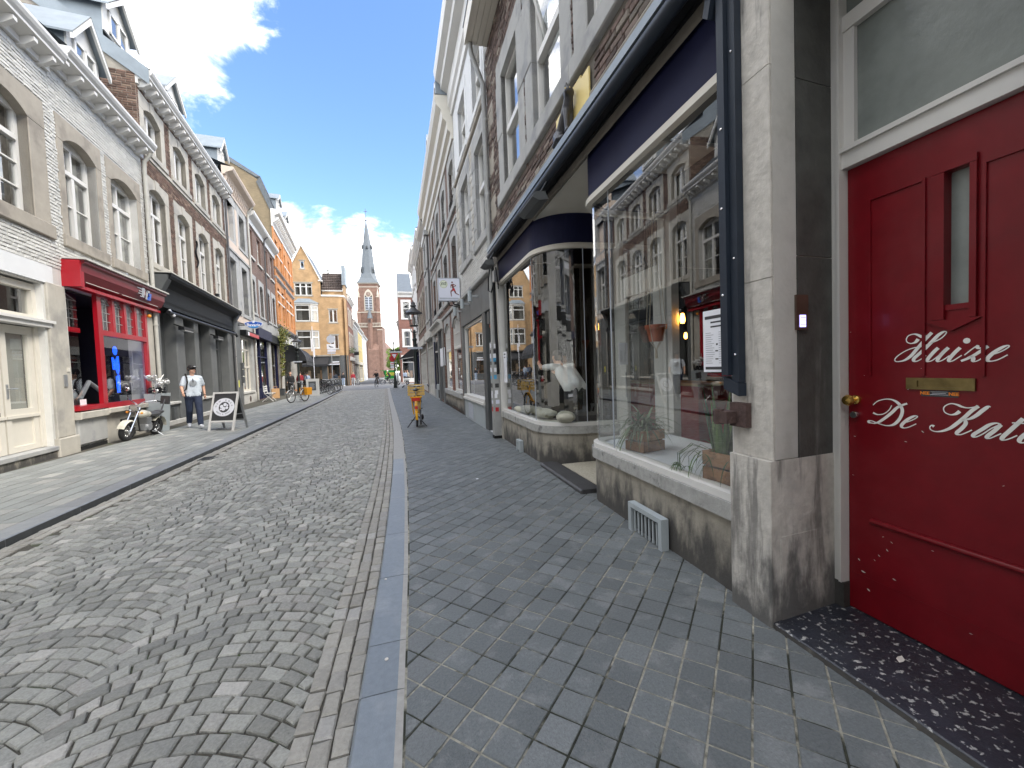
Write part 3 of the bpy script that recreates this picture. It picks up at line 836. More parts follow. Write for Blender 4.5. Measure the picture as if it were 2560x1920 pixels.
    # ---- right kerb: long blue stones with a paler rear edge
    kr = MB().quad((-.2, -4, -.05), (-.1, -4, -.05), (-.1, -3, -.05), (-.2, -3, -.05)).build('kerb', 'kerb_blue', kind='structure', label='blue stone kerb beside the right pavement')
    joints = [-1.6, -.5, .55, 1.94, 2.3, 3.05, 3.86, 4.95, 6.1] + list(np.arange(7.2, 40.5, 1.1))
    for a, b in zip(joints[:-1], joints[1:]):
        n = 4; m = MB(); yy = np.linspace(a + .003, b - .003, n)
        for i in range(n - 1):
            p, q = yy[i], yy[i + 1]
            prof = lambda y: [(KRo(y), ROADZ - .1), (KRo(y), -.016), (KRo(y) + .012, -.003), (KRi(y) - .035, 0.), (KRi(y) - .004, -.003), (KRi(y), -.1)]
            P, Q = prof(p), prof(q)
            for k in range(5):
                m.quad((P[k][0], p, P[k][1]), (P[k + 1][0], p, P[k + 1][1]), (Q[k + 1][0], q, Q[k + 1][1]), (Q[k][0], q, Q[k][1]), 1 if k == 3 else 0)
            if i == 0: m.poly([(x, p, z) for x, z in P])
            if i == n - 2: m.poly([(x, q, z) for x, z in Q])
        m.build('kerbstone', ['kerb_blue' if b < 7.3 else 'kerb_edge', 'kerb_edge'], kr)
    # ---- left kerb with a darker standing face
    kl = MB().quad((-3.6, -4, -.05), (-3.5, -4, -.05), (-3.5, -3, -.05), (-3.6, -3, -.05)).build('left_kerb', 'kerb_left', kind='structure', label='grey stone kerb beside the left pavement')
    jl = np.arange(1.0, 41, 1.0)
    for a, b in zip(jl[:-1], jl[1:]):
        m = MB(); p, q = a + .003, b - .003
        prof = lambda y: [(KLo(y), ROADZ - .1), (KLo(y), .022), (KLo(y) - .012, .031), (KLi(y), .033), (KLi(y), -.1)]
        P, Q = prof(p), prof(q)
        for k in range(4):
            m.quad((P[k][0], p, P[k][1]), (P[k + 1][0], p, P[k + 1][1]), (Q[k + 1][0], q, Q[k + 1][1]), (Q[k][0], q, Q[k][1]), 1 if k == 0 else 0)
        m.poly([(x, p, z) for x, z in P]); m.poly([(x, q, z) for x, z in Q])
        m.build('kerbstone', ['kerb_left', 'kerb_face'], kl)
    # ---- right pavement: square pavers laid diagonally
    m = MB()
    for a, b in zip(ys[:-1], ys[1:]):
        if a < 40: m.quad((KRi(a) - .02, a, -.0045), (3.6, a, -.0045), (3.6, b, -.0045), (KRi(b) - .02, b, -.0045), 0)
        elif b < 42: m.quad((KRi(a) - .02, a, -.002), (3.6, a, -.002), (3.6, b, -.002), (KRi(b) - .02, b, -.002), 1)
    pav = m.build('right_pavement', ['paver_joint', 'paver'], kind='structure', label='pavement of square dark pavers laid diagonally beside the shop fronts')
    S = .10182 * EYE; A_ = -.53411
    cy, sy = math.cos(YAW), math.sin(YAW)
    def gpt(i, j):
        c, s_ = math.cos(A_), math.sin(A_)
        gx = S * (c * i + s_ * j) - .13677 * EYE; gy = S * (s_ * i - c * j) + 1.40077 * EYE
        return np.array([cy * gx + sy * gy, -sy * gx + cy * gy])
    def clip(poly, f):
        """keep the part of poly where f(x,y) >= 0"""
        out = []; n = len(poly)
        for i in range(n):
            a, b = poly[i], poly[(i + 1) % n]; fa, fb = f(a), f(b)
            if fa >= 0: out.append(a)
            if (fa >= 0) != (fb >= 0): out.append(a + (b - a) * fa / (fa - fb))
        return out
    tiles = []
    for i in range(-200, 200):
        for j in range(-220, 220):
            c = gpt(i + .5, j + .5)
            if not (.35 < c[1] < 40.05 and KRi(c[1]) - .12 < c[0] < 2.3): continue
            e = .022
            poly = [gpt(i + e, j + e), gpt(i + 1 - e, j + e), gpt(i + 1 - e, j + 1 - e), gpt(i + e, j + 1 - e)]
            if c[0] < KRi(c[1]) + .12:
                x0, x1 = KRi(c[1] - .1), KRi(c[1] + .1)
                poly = clip(poly, lambda p: p[0] - .006 - (x0 + (x1 - x0) * (p[1] - c[1] + .1) / .2))
            if len(poly) >= 3: tiles.append((np.array(poly), rng.uniform(-.0016, .0012)))
    lay(tiles, 'paver', 'paver', pav, inset=.004, dome=.0003, tilt=.0006, depth=.02)
    # ---- left pavement: oblong tiles in rows along the street, falling to the kerb
    zl = lambda x, y: .033 + .047 * max(0., min(1., (KLi(y) - x) / max(KLi(y) - LX(y), .1)))
    m = MB()
    for a, b in zip(ys[:-1], ys[1:]):
        ka, kb, la, lb = KLi(a), KLi(b), LX(a) - .4, LX(b) - .4
        if a < 40: m.quad((la, a, zl(la, a) - .007), (ka, a, .026), (kb, b, .026), (lb, b, zl(lb, b) - .007), 0)
        elif b < 42: m.quad((la, a, zl(la, a) - .001), (ka, a, .032), (kb, b, .032), (lb, b, zl(lb, b) - .001), 1)
    lp = m.build('left_pavement', ['joint_sand', 'tile_left'], kind='structure', label='pavement of pale grey oblong tiles along the left buildings')
    lt = []
    for r in range(15):
        y = 4.6 + .15 * (r % 2) + rng.uniform(0, .05)
        while y < 40:
            L_ = .30; x1 = KLi(y) - r * .20 - .006; x0 = x1 - .194
            if x1 < LX(y) - .1: break
            sh = KLi(y + L_) - KLi(y)
            lt.append((np.array([(x0, y + .003), (x1, y + .003), (x1 + sh, y + L_ - .003), (x0 + sh, y + L_ - .003)]), zl((x0 + x1) / 2, y) + rng.uniform(-.0015, .001)))
            y += L_
    lay(lt, 'pavement_tile', 'tile_left', lp, inset=.004, dome=.0002, tilt=.0006, depth=.02)
build_ground()
# ------------------------------------------------------------------ left side of the street
def slope_roof(b, u0, u1, d0, z0, d1, z1, mat='slate', name='roof', rows=0):
    m = b.mb()
    m.quad((u0, d0, z0), (u1, d0, z0), (u1, d1, z1), (u0, d1, z1))
    m.quad((u0, d1, z1), (u1, d1, z1), (u1, d1 - 4.5, z1 - 3), (u0, d1 - 4.5, z1 - 3))
    o = b.part(m, name, mat)
    if rows:
        n = rows; dv = np.array([d1 - d0, z1 - z0]); L_ = np.linalg.norm(dv); nv = np.array([dv[1], -dv[0]]) / L_
        if nv[1] < 0: nv = -nv
        sm = b.mb(); w = .28
        for r in range(n):
            a = np.array([d0, z0]) + dv * r / n; c = np.array([d0, z0]) + dv * (r + 1.12) / n
            u = u0 - (w / 2 if r % 2 else 0)
            while u < u1:
                ua, ub = max(u, u0) + .003, min(u + w, u1) - .003
                if ub - ua > .03:
                    t0 = .016; t1 = .003
                    sm.add([(ua, a[0] + nv[0] * t0, a[1] + nv[1] * t0), (ub, a[0] + nv[0] * t0, a[1] + nv[1] * t0), (ub, c[0] + nv[0] * t1, c[1] + nv[1] * t1), (ua, c[0] + nv[0] * t1, c[1] + nv[1] * t1),
                            (ua, a[0], a[1]), (ub, a[0], a[1])], [(0, 1, 2, 3), (4, 5, 1, 0)])
                u += w
        b.part(sm, 'roof_slates', mat, o, kind='stuff')
    return o

def dormer(b, u0, u1, d, z0, z1, apex, depth=1.6, name='dormer'):
    """gabled dormer facing the street"""
    uc = (u0 + u1) / 2; ov = .16
    root = b.part(b.mb().prism([(u0, z0), (u1, z0), (u1, z1), (uc, apex), (u0, z1)], d - .04, d), name, 'white_paint')
    m = b.mb()
    m.quad((u0, d - .04, z0 - .6), (u0, d - .04, z1), (u0, d - depth, z1), (u0, d - depth, z0 - .6)); m.quad((u1, d - .04, z0 - .6), (u1, d - .04, z1), (u1, d - depth, z1), (u1, d - depth, z0 - .6))
    b.part(m, 'cheek', 'zinc', root)
    sl = (apex - z1) / (uc - u0)
    m = b.mb()
    for sgn in (-1, 1):
        e = (uc + sgn * (uc - u0 + ov), z1 - ov * sl)
        t = .05
        for dz in (0, t):
            m.quad((uc, d + .2, apex + dz + .02), (e[0], d + .2, e[1] + dz + .02), (e[0], d - depth, e[1] + dz + .02), (uc, d - depth, apex + dz + .02))
        m.quad((e[0], d + .2, e[1] + .02), (e[0], d + .2, e[1] + t + .02), (e[0], d - depth, e[1] + t + .02), (e[0], d - depth, e[1] + .02))
    b.part(m, 'dormer_roof', 'zinc', root)
    m = b.mb()
    for sgn in (-1, 1):
        e = (uc + sgn * (uc - u0 + ov), z1 - ov * sl)
        m.prism([(uc, apex + .03), (e[0], e[1] + .03), (e[0], e[1] - .11), (uc, apex - .13)], d + .14, d + .2)
    b.part(m, 'bargeboard', 'white_paint', root)
    w = (u1 - u0) * .34; zw0, zw1 = z0 + .06, z0 + (z1 - z0) * .98
    m = b.mb()
    for (a, c, e, f) in ((uc - w, uc - w + .07, zw0, zw1), (uc + w - .07, uc + w, zw0, zw1), (uc - .05, uc + .05, zw0, zw1), (uc - w, uc + w, zw0, zw0 + .07), (uc - w, uc + w, zw1 - .07, zw1)):
        m.box(a, c, d, d + .05, e, f)
    fr = b.part(m, 'dormer_window', 'white_paint', root)
    b.part(b.mb().quad((uc - w, d + .012, zw0), (uc + w, d + .012, zw0), (uc + w, d + .012, zw1), (uc - w, d + .012, zw1)), 'dormer_blind', 'curtain_dark', fr)
    b.part(b.mb().quad((uc - w, d + .02, zw0), (uc + w, d + .02, zw0), (uc + w, d + .02, zw1), (uc - w, d + .02, zw1)), 'pane', 'glass', fr)
    return root

GUT = lambda d, z: [(0, z - .42), (.06, z - .42), (.06, z - .30), (d * .8, z - .22), (d * .8, z - .17), (d * .92, z - .12), (d, z - .06), (d, z), (0, z)]

# ---- A: white brick house at the left edge, white double door
def house_a():
    b = B('white_brick_house', 'white painted brick house with cream double glazed door at the left edge', 'L', 0.)
    u0, u1 = -7.0, 1.86
    holes = []; ex = []
    for (a, c) in ((-2.55, -1.3), (.05, 1.2)):
        h, e = b.window(a, c, 4.60, 6.66, 'stone_tan', side=.44, lint=.32, rise=.2, sill=.27, depth=.2, style='cross', trans=.68, bars=2, curtain=None)
        holes.append(h); ex.append(e)
    door = (-.55, 1.24, .22, 3.4)
    holes.append((-3.6, -1.7, .9, 3.4))
    b.wall('wall', 'white_brick', u0, u1, -.1, 8.0, holes + [door], reveal=.3)
    b.mass('white_brick', u0, u1, 9, 8.0)
    b.bricks([(u0 + 4.2, u1, 3.78, 7.62)], [*ex], 'white_brick', keep=300, order=lambda t: -t[0], proud=.017, joint=.015)
    b.box('shop_lintel', 'white_plaster', -4., u1 - .34, -.03, .03, 3.42, 3.76)
    # double door with side light and transom
    m = b.mb(); y0, y1 = -.2, -.13
    for (a, c, e, f) in ((-.55, -.46, .3, 3.36), (1.14, 1.24, .3, 3.36), (-.46, 1.14, 3.24, 3.36), (-.46, 1.14, 2.66, 2.78)): m.box(a, c, y0, y1 + .03, e, f)
    fr = b.part(m, 'door_frame', 'cream_paint')
    b.part(b.mb().box(-.58, 1.36, -.16, .05, 2.56, 2.68).box(-.58, 1.4, -.16, .09, 2.64, 2.69), 'transom_moulding', 'white_paint')
    for i, (a, c) in enumerate(((-.45, .33), (.37, 1.13))):
        m = b.mb()
        m.box(a, a + .12, y0, y1, .3, 2.54); m.box(c - .12, c, y0, y1, .3, 2.54); m.box(a + .12, c - .12, y0, y1, 2.4, 2.54); m.box(a + .12, c - .12, y0, y1, .92, 1.06); m.box(a + .12, c - .12, y0, y1, .3, .4)
        m.box(a + .12, c - .12, y0 + .01, y1 - .03, .4, .92); m.box(a - .01, c + .01, y1 - .01, y1 + .025, .9, .95)
        leaf = b.part(m, 'door', 'cream_paint')
        b.part(b.mb().quad((a + .12, y0 + .03, 1.06), (c - .12, y0 + .03, 1.06), (c - .12, y0 + .03, 2.4), (a + .12, y0 + .03, 2.4)), 'pane', 'glass', leaf)
        b.part(b.mb().quad((a + .12, y0 - .02, 1.06), (c - .12, y0 - .02, 1.06), (c - .12, y0 - .02, 2.4), (a + .12, y0 - .02, 2.4)), 'frosting', 'curtain', leaf)
        if i == 1:
            hm = b.mb().box(a + .04, a + .08, y1, y1 + .012, 1.25, 1.5).tube([(a + .06, y1 + .012, 1.42), (a + .06, y1 + .05, 1.42), (a + .22, y1 + .05, 1.42)], .011)
            b.part(hm, 'handle', 'steel', leaf)
        else:
            b.part(b.mb().box(a + .14, c - .1, y1, y1 + .012, .96, 1.03), 'letter_flap', 'bronze', leaf)
    b.part(b.mb().quad((-.46, y0 + .03, 2.78), (1.14, y0 + .03, 2.78), (1.14, y0 + .03, 3.24), (-.46, y0 + .03, 3.24)), 'pane', 'glass', fr)
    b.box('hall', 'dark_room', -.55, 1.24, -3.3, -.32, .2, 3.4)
    b.bev('doorstep', 'stone_grey', -.7, 1.5, -.3, .06, .2, .29)
    b.bev('step_front', 'stone_plinth', -.62, 1.42, -.1, .03, 0, .2)
    # pilaster between the two white houses
    b.bev('pilaster_base', 'stone_pale', 1.26, 1.9, -.05, .075, .0, .42, .02)
    b.bev('pilaster', 'stone_pale', 1.3, 1.55, -.05, .045, .42, 3.44, .015)
    b.bev('pilaster', 'stone_pale', 1.555, 1.86, -.05, .03, .42, 3.44, .015)
    b.bev('pilaster', 'stone_pale', -1.1, -.56, -.05, .05, .0, 3.44, .015)
    b.box('intercom', 'steel', 1.60, 1.69, .03, .05, 1.42, 1.66)
    b.box('bell_plate', 'cream_paint', 1.72, 1.80, .03, .045, 1.72, 1.80)
    b.cornice(GUT(.36, 8.12), u0, 1.86, 'white_paint')
    b.brackets([1.62 - .5 * k for k in range(14)], 0., .26, 7.66, 7.86, .1, 'white_paint')
    slope_roof(b, u0, 1.86, .3, 8.13, -2.2, 10.4, 'slate', rows=10)
    b.bricks([], [], 'brick_brown')
    ch = b.box('chimney', 'brick_wall_brown', .9, 2.4, -2.4, -1.75, 9.2, 11.5)
    b.box('chimney_cap', 'stone_grey', .82, 2.48, -2.48, -1.67, 11.5, 11.62, parent=ch)
    return b
# ---- B: white brick house with the red shop
def house_b():
    b = B('white_shop_house', 'white painted brick house over the red shop front', 'L', 1.86)
    W = 3.88
    holes = []; ex = []
    for (a, c) in ((.33, 1.52), (2.12, 3.46)):
        h, e = b.window(a, c, 4.55, 6.72, 'stone_tan', side=.2, lint=.3, rise=.2, sill=.24, depth=.22, style='cross', trans=.68, bars=1)
        holes.append(h); ex.append(e)
    shop = (.06, 3.3, .76, 3.55)
    b.wall('wall', 'white_brick', 0, W, -.1, 8.2, holes + [shop], reveal=.35)
    b.mass('white_brick', 0, W, 9, 8.2)
    b.bricks([(0.004, W, 4.05, 7.75)], ex, 'white_brick', keep=300, order=lambda t: t[0], proud=.017, joint=.015)
    b.cornice(GUT(.4, 8.30), .02, W + .05, 'white_paint')
    b.brackets([.12 + .49 * k for k in range(8)], 0., .29, 7.84, 8.04, .11, 'white_paint')
    slope_roof(b, .02, W, .33, 8.31, -2.6, 11.0, 'slate', rows=12)
    dormer(b, 1.75, 3.05, -.45, 8.95, 9.75, 10.5)
    # red shop front: fascia with coved ends, window in two bays, leaded lights above
    m = b.mb()
    prof = [(.0, 3.52), (.05, 3.50), (.22, 3.62), (.30, 3.78), (.31, 3.93), (.36, 3.96), (.36, 4.02), (0, 4.02)]
    n = len(prof); uu = [(.02, 3.98)]
    for (a, c) in uu:
        v = [(a, p[0], p[1]) for p in prof] + [(c, p[0], p[1]) for p in prof]
        m.add(v, [tuple(range(n - 1, -1, -1)), tuple(range(n, 2 * n))] + [(i, (i + 1) % n, n + (i + 1) % n, n + i) for i in range(n)])
    fas = b.part(m, 'shop_fascia', 'red_shop_dark')
    b.box('fascia_moulding', 'red_shop', .05, 3.95, .06, .20, 3.455, 3.52, fas)
    b.box('fascia_bracket', 'red_shop', -.03, .1, .0, .3, 3.46, 4.0, fas)
    b.box('fascia_gutter', 'stone_white', -.02, 4.06, .02, .40, 4.022, 4.06, fas)
    for (a, c) in ((.3, 1.6), (1.75, 3.7)): b.box('fascia_line', 'chip', a, c, .228, .236, 3.60, 3.612, fas)
    # emblem letters
    s = b.s
    em = put(None, 'shop_sign', fas, (0, 0, 0))
    lm = b.mb()
    for k, (a, c, z) in enumerate(((2.32, 2.75, 3.90), (2.38, 2.7, 3.83), (2.34, 2.62, 3.765), (2.42, 2.66, 3.70))): lm.box(a, c, .30, .325, z - .012, z + .012)
    lm.prism([(2.52, 3.70), (2.64, 3.70), (2.72, 3.94), (2.56, 3.94)], .30, .33); lm.prism([(2.70, 3.66), (2.80, 3.66), (2.90, 3.92), (2.80, 3.92)], .30, .33)
    lm.prism([(2.78, 3.86), (2.98, 3.86), (3.0, 3.92), (2.80, 3.92)], .30, .33)
    b.part(lm, 'emblem', 'chrome', fas)
    b.part(b.mb().prism([(2.86, 3.66), (3.02, 3.66), (3.10, 3.86), (2.96, 3.86), (2.94, 3.80), (3.0, 3.80)], .29, .325), 'emblem_figure', 'sign_blue', fas)
    bpy.data.objects.remove(em)
    m = b.mb(); F0, F1 = .02, .10
    def bar(a, c, e, f, d0=F0, d1=F1): m.box(a, c, d0, d1, e, f)
    bar(.93, 1.10, .90, 3.46); bar(3.2, 3.32, .90, 3.46); bar(1.10, 3.2, 2.56, 2.68); bar(1.10, 3.2, .88, 1.0)
    for a in (1.56, 2.10, 2.64): bar(a, a + .11, 2.68, 3.46)
    bar(.06, .93, 2.60, 2.70, -.3, -.22); bar(.06, .93, .90, 1.0, -.3, .1)
    sf = b.part(m, 'shop_window', 'red_shop')
    for (a, c, e, f, d) in ((1.10, 3.2, 1.0, 2.56, .04), (.06, .93, 1.0, 2.60, -.26)):
        b.part(b.mb().quad((a, d, e), (c, d, e), (c, d, f), (a, d, f)), 'shop_pane', 'glass', sf)
    for (a, c, d) in ((1.10, 1.56, .04), (1.67, 2.10, .04), (2.21, 2.64, .04), (2.75, 3.2, .04), (.06, .93, -.26)):
        pn = b.part(b.mb().quad((a, d, 2.68), (c, d, 2.68), (c, d, 3.46), (a, d, 3.46)), 'leaded_light', 'glass', sf)
        lm = b.mb(); w = .007
        for k in range(1, 3):
            x = a + (c - a) * k / 3; lm.box(x - w, x + w, d, d + .012, 2.69, 3.3)
        for z in (2.9, 3.1, 3.3): lm.box(a, c, d, d + .012, z - w, z + w)
        uc = (a + c) / 2
        for sg in (-1, 1): lm.tube([(uc, d + .006, 3.44), (uc + sg * (c - a) * .28, d + .006, 3.36), (uc + sg * (c - a) * .47, d + .006, 3.3)], w, 5)
        b.part(lm, 'lead_came', 'lead_came', pn)
    # the dim shop behind, with boots, jackets and a blue neon figure
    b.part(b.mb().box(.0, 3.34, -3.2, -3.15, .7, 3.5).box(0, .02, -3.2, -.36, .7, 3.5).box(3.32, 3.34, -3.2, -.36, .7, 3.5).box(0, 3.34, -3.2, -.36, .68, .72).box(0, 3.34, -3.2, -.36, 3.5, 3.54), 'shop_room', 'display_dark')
    m = b.mb()
    for k in range(9):
        x = .14 + .085 * k; h = .25 + .2 * (k % 3); m.prism([(x, 1.25 + .1 * (k % 2)), (x + .06, 1.2), (x + .075, 1.5 + h), (x + .02, 1.55 + h)], -.75, -.7)
    b.part(m, 'hanging_shirts', 'cloth_white')
    b.part(b.mb().ball((.55, -.6, 1.45), .26, .2, .42).ball((.5, -.65, 2.2), .2, .16, .2), 'dummy', 'cloth_black', smooth=True)
    m = b.mb().ball((2.72, -.4, 2.3), .10, .03, .12).prism([(2.58, 2.12), (2.70, 1.98), (2.84, 2.16), (2.86, 1.85), (2.80, 1.68), (2.72, 1.84), (2.6, 1.8)], -.42, -.38).prism([(2.72, 1.62), (2.84, 1.66), (2.82, 1.2), (2.74, 1.2)], -.42, -.38)
    b.part(m, 'neon_figure', 'neon_blue')
    b.part(b.mb().ball((1.25, -.8, 2.42), .13, .06, .06), 'neon_lamp', 'neon_pink')
    b.box('price_card', 'paper', .1, .32, -.2, -.19, 1.0, 1.12); b.box('price_card', 'paper', .68, .9, -.2, -.19, 1.0, 1.12)
    b.part(b.mb().ball((1.7, -.9, 1.2), .2, .16, .15).tube([(1.3, -.5, 1.1), (1.7, -.5, 1.5), (2.3, -.5, 1.2)], .05), 'dressed_moped', 'cloth_grey', smooth=True)
    # sill, plinth, cellar vent
    b.bev('window_ledge', 'stone_pale', .0, 1.05, -.3, .14, .72, .87, .015); b.bev('window_ledge', 'stone_pale', 1.0, 3.32, -.1, .17, .76, .88, .015)
    b.bev('plinth_block', 'stone_grey', .06, 1.1, -.2, .06, .18, .72, .02); b.bev('plinth_block', 'stone_pale', 1.12, 3.86, -.2, .03, .0, .76, .02)
    b.box('cellar_slot', 'dark_slot', .12, 1.08, -.2, .045, -.02, .14)
    b.bev('corner_pier', 'stone_pale', 3.34, 3.84, -.1, .04, .76, 3.46, .015)
    g = b.mb().box(1.72, 2.36, .03, .06, .12, .56)
    gr = b.part(g, 'cellar_grille', 'black_paint')
    gm = b.mb()
    for k in range(7): gm.box(1.76 + k * .085, 1.80 + k * .085, .06, .075, .16, .52)
    b.part(gm, 'grille_bar', 'dark_slot', gr)
    b.part(b.mb().ball((3.42, .12, 3.3), .05, .05, .05), 'alarm_light', 'amber')
    b.box('camera_box', 'steel', 2.2, 2.3, .02, .16, 4.16, 4.24)
    b.pipe([(3.78, .30, 8.0), (3.80, .12, 7.75), (3.84, .09, 7.5), (3.90, .09, .1)], .05, 'pipe_pale', clips=[(3.86, .09, 5.6), (3.87, .09, 3.1)])
    return b
# ---- C: brown brick house with stone windows over the dark café front
def house_c():
    b = B('brown_brick_house', 'brown brick house with eight pale stone windows over a dark cafe front', 'L', 5.76)
    W = 8.36
    holes = []; ex = []
    for uc in (.93, 3.02, 5.08, 7.13):
        for (z0, z1) in ((8.36, 9.62), (5.0, 7.3)):
            h, e = b.window(uc - .57, uc + .57, z0, z1, 'stone_pale', side=.27, lint=.25, rise=.18, sill=.17, depth=.2, style='cross' if z0 < 8 else 'two', trans=.68, bars=1, key=True, cw=.3)
            holes.append(h); ex.append(e)
    shop = (.28, 7.6, .12, 3.7)
    b.wall('wall', 'mortar', 0, W, -.1, 10.2, holes + [shop], reveal=.32)
    b.mass('mortar', 0, W, 9, 10.2)
    b.box('string_course', 'stone_pale', 0.01, W, -.02, .035, 8.08, 8.2); b.box('string_course', 'stone_pale', 0.01, W, -.02, .035, 4.62, 4.86)
    ex2 = ex + [(0, W, 8.06, 8.22), (0, W, 4.6, 4.88)]
    b.bricks([(.01, W, 4.88, 9.98)], ex2, 'brick_brown', keep=260, order=lambda t: t[0], proud=.012)
    # exposed brick gable over the lower neighbour
    b.bricks([(.0, 1.0, 8.3, 10.3), (1.0, 2.0, 9.0, 10.9), (2.0, 3.2, 10., 11.6)], [], 'brick_brown', d=0., keep=140, at='side', order=lambda t: t[0], proud=.014)
    m = b.mb()
    m.poly([(0.004, 0, 8.), (0.004, 0, 10.35), (0.004, -5, 14.0), (0.004, -9, 11), (0.004, -9, 8.)])
    b.part(m, 'gable_wall', 'mortar')
    m = b.mb()
    for (d0, z0, d1, z1) in ((.34, 10.42, -5, 14.25), (-5, 14.25, -9, 11.2)):
        m.add([(-.03, d0, z0 - .42), (-.03, d1, z1 - .55), (-.03, d1, z1 + .06), (-.03, d0, z0 + .02), (.3, d0, z0 + .02), (.3, d1, z1 + .06)], [(0, 1, 2, 3), (3, 2, 5, 4)])
    b.part(m, 'verge_flashing', 'zinc')
    slope_roof(b, 0.02, W, .36, 10.44, -5, 14.2, 'slate', rows=20)
    b.cornice(GUT(.42, 10.42), 0., W, 'white_paint')
    b.brackets([.15 + .425 * k for k in range(20)], 0., .32, 9.93, 10.14, .13, 'white_paint')
    dormer(b, .35, 1.85, -.75, 11.55, 12.3, 13.0); dormer(b, 4.3, 5.85, -.75, 11.7, 12.55, 13.3)
    # café front: deep black fascia with cornice, stone piers, recessed glazing
    prof = [(0, 3.78), (.16, 3.78), (.18, 3.88), (.20, 4.3), (.30, 4.42), (.46, 4.5), (.5, 4.58), (.5, 4.64), (.0, 4.68)]
    b.cornice(prof, .1, 8.3, 'shop_black', 'shop_fascia')
    b.box('fascia_flashing', 'pipe_pale', .04, 8.36, .0, .53, 4.655, 4.685)
    for a in (.02, 7.98): b.part(b.mb().prism([(.0, 3.7), (.18, 3.7), (.24, 4.1), (.42, 4.45), (.44, 4.6), (0, 4.6)], a, a + .3, 'x'), 'console', 'shop_grey')
    b.part(b.mb().tube([(.3, .3, 3.52), (7.6, .3, 3.52)], .06, 10), 'awning_roller', 'black_paint', smooth=True)
    b.box('fascia_soffit', 'shop_black', .28, 7.62, -.3, .2, 3.68, 3.78)
    m = b.mb()
    b.bev('stone_pier', 'shop_grey_light', .0, .42, -.3, .04, .1, 3.78)
    for (a, c) in ((1.6, 2.3), (3.3, 3.72), (5.05, 5.75), (7.55, 8.3)): b.bev('stone_pier', 'shop_grey_light', a, c, -.36, .03, .1, 3.76, .02)
    for (a, c) in ((.42, 1.6), (3.72, 5.05), (5.75, 7.55)):
        b.bev('stallriser', 'shop_grey_light', a, c, -.34, -.02, .2, .72, .01); b.bev('stall_ledge', 'stone_white', a - .02, c + .02, -.36, .05, .70, .78, .01)
        m = b.mb(); y = -.36
        m.box(a, a + .1, y, y + .07, .78, 3.7); m.box(c - .34, c, y, y + .07, .78, 3.7); m.box(a + .1, c - .34, y, y + .07, .78, .86); m.box(a + .1, c - .34, y, y + .07, 2.75, 2.82)
        fr = b.part(m, 'cafe_window', 'shop_grey')
        b.part(b.mb().quad((a + .1, y + .03, .86), (c - .34, y + .03, .86), (c - .34, y + .03, 3.7), (a + .1, y + .03, 3.7)), 'shop_pane', 'glass', fr)
    m = b.mb().box(2.3, 3.3, -1.1, -1.03, .2, 2.4).box(2.3, 2.42, -1.1, -.36, .1, 3.7).box(2.42, 3.3, -1.08, -1.0, 2.4, 2.5)
    dr = b.part(m, 'cafe_door', 'shop_grey')
    b.part(b.mb().box(2.62, 3.1, -1.03, -1.02, .7, 2.2), 'door_pane', 'dark_slot', dr)
    b.part(b.mb().box(.3, 8., -3.5, -3.45, .1, 3.7).box(.3, .34, -3.5, -.37, .1, 3.7).box(8., 8.04, -3.5, -.37, .1, 3.7).box(.3, 8., -3.5, -1.12, .05, .1).box(.3, 8., -3.5, -.37, 3.7, 3.74), 'cafe_room', 'display_dark')
    b.bev('base_course', 'stone_white', .0, 8.36, -.3, .05, .0, .2, .012)
    b.box('air_brick', 'shop_grey', .98, 1.2, -.02, .056, .22, .60)
    b.box('doorstep', 'stone_grey', 2.28, 3.3, -.9, .12, .0, .14)
    for (u, l) in ((1.35, .85), (4.9, .75)):
        ht = b.part(b.mb().box(u, u + l, .18, .34, 3.10, 3.2), 'heater', 'black_paint'); b.part(b.mb().box(u + .04, u + l - .04, .2, .342, 3.07, 3.1), 'heater_face', 'steel', ht); b.part(b.mb().tube([(u + .2, .0, 3.3), (u + .2, .25, 3.2)], .02), 'heater_arm', 'black_paint', ht)
    for u in (.55, 7.9):
        sp = b.part(b.mb().tube([(u, .22, 3.62), (u + .05, .34, 3.42)], .06, 10), 'spotlight', 'steel' if u < 1 else 'black_paint', smooth=True)
    b.part(b.mb().box(6.1, 6.24, .02, .16, 5.0, 5.12), 'wall_lamp', 'black_paint')
    # S-shaped wall anchor between the windows
    m = b.mb(); pts = []
    for k in range(25):
        t = k / 24; a = t * math.pi * 3 - .4; pts.append((4.05 + .1 * math.sin(a), .05, 5.75 + 1.0 * t))
    b.part(m.tube(pts, .03, 6), 'wall_anchor', 'black_paint', smooth=True)
    b.pipe([(8.22, .34, 10.2), (8.28, .12, 9.95), (8.32, .1, 9.6), (8.33, .1, .1)], .048, 'pipe_dark', clips=[(8.33, .1, 7.2), (8.33, .1, 4.9), (8.33, .1, 2.5)])
    return b
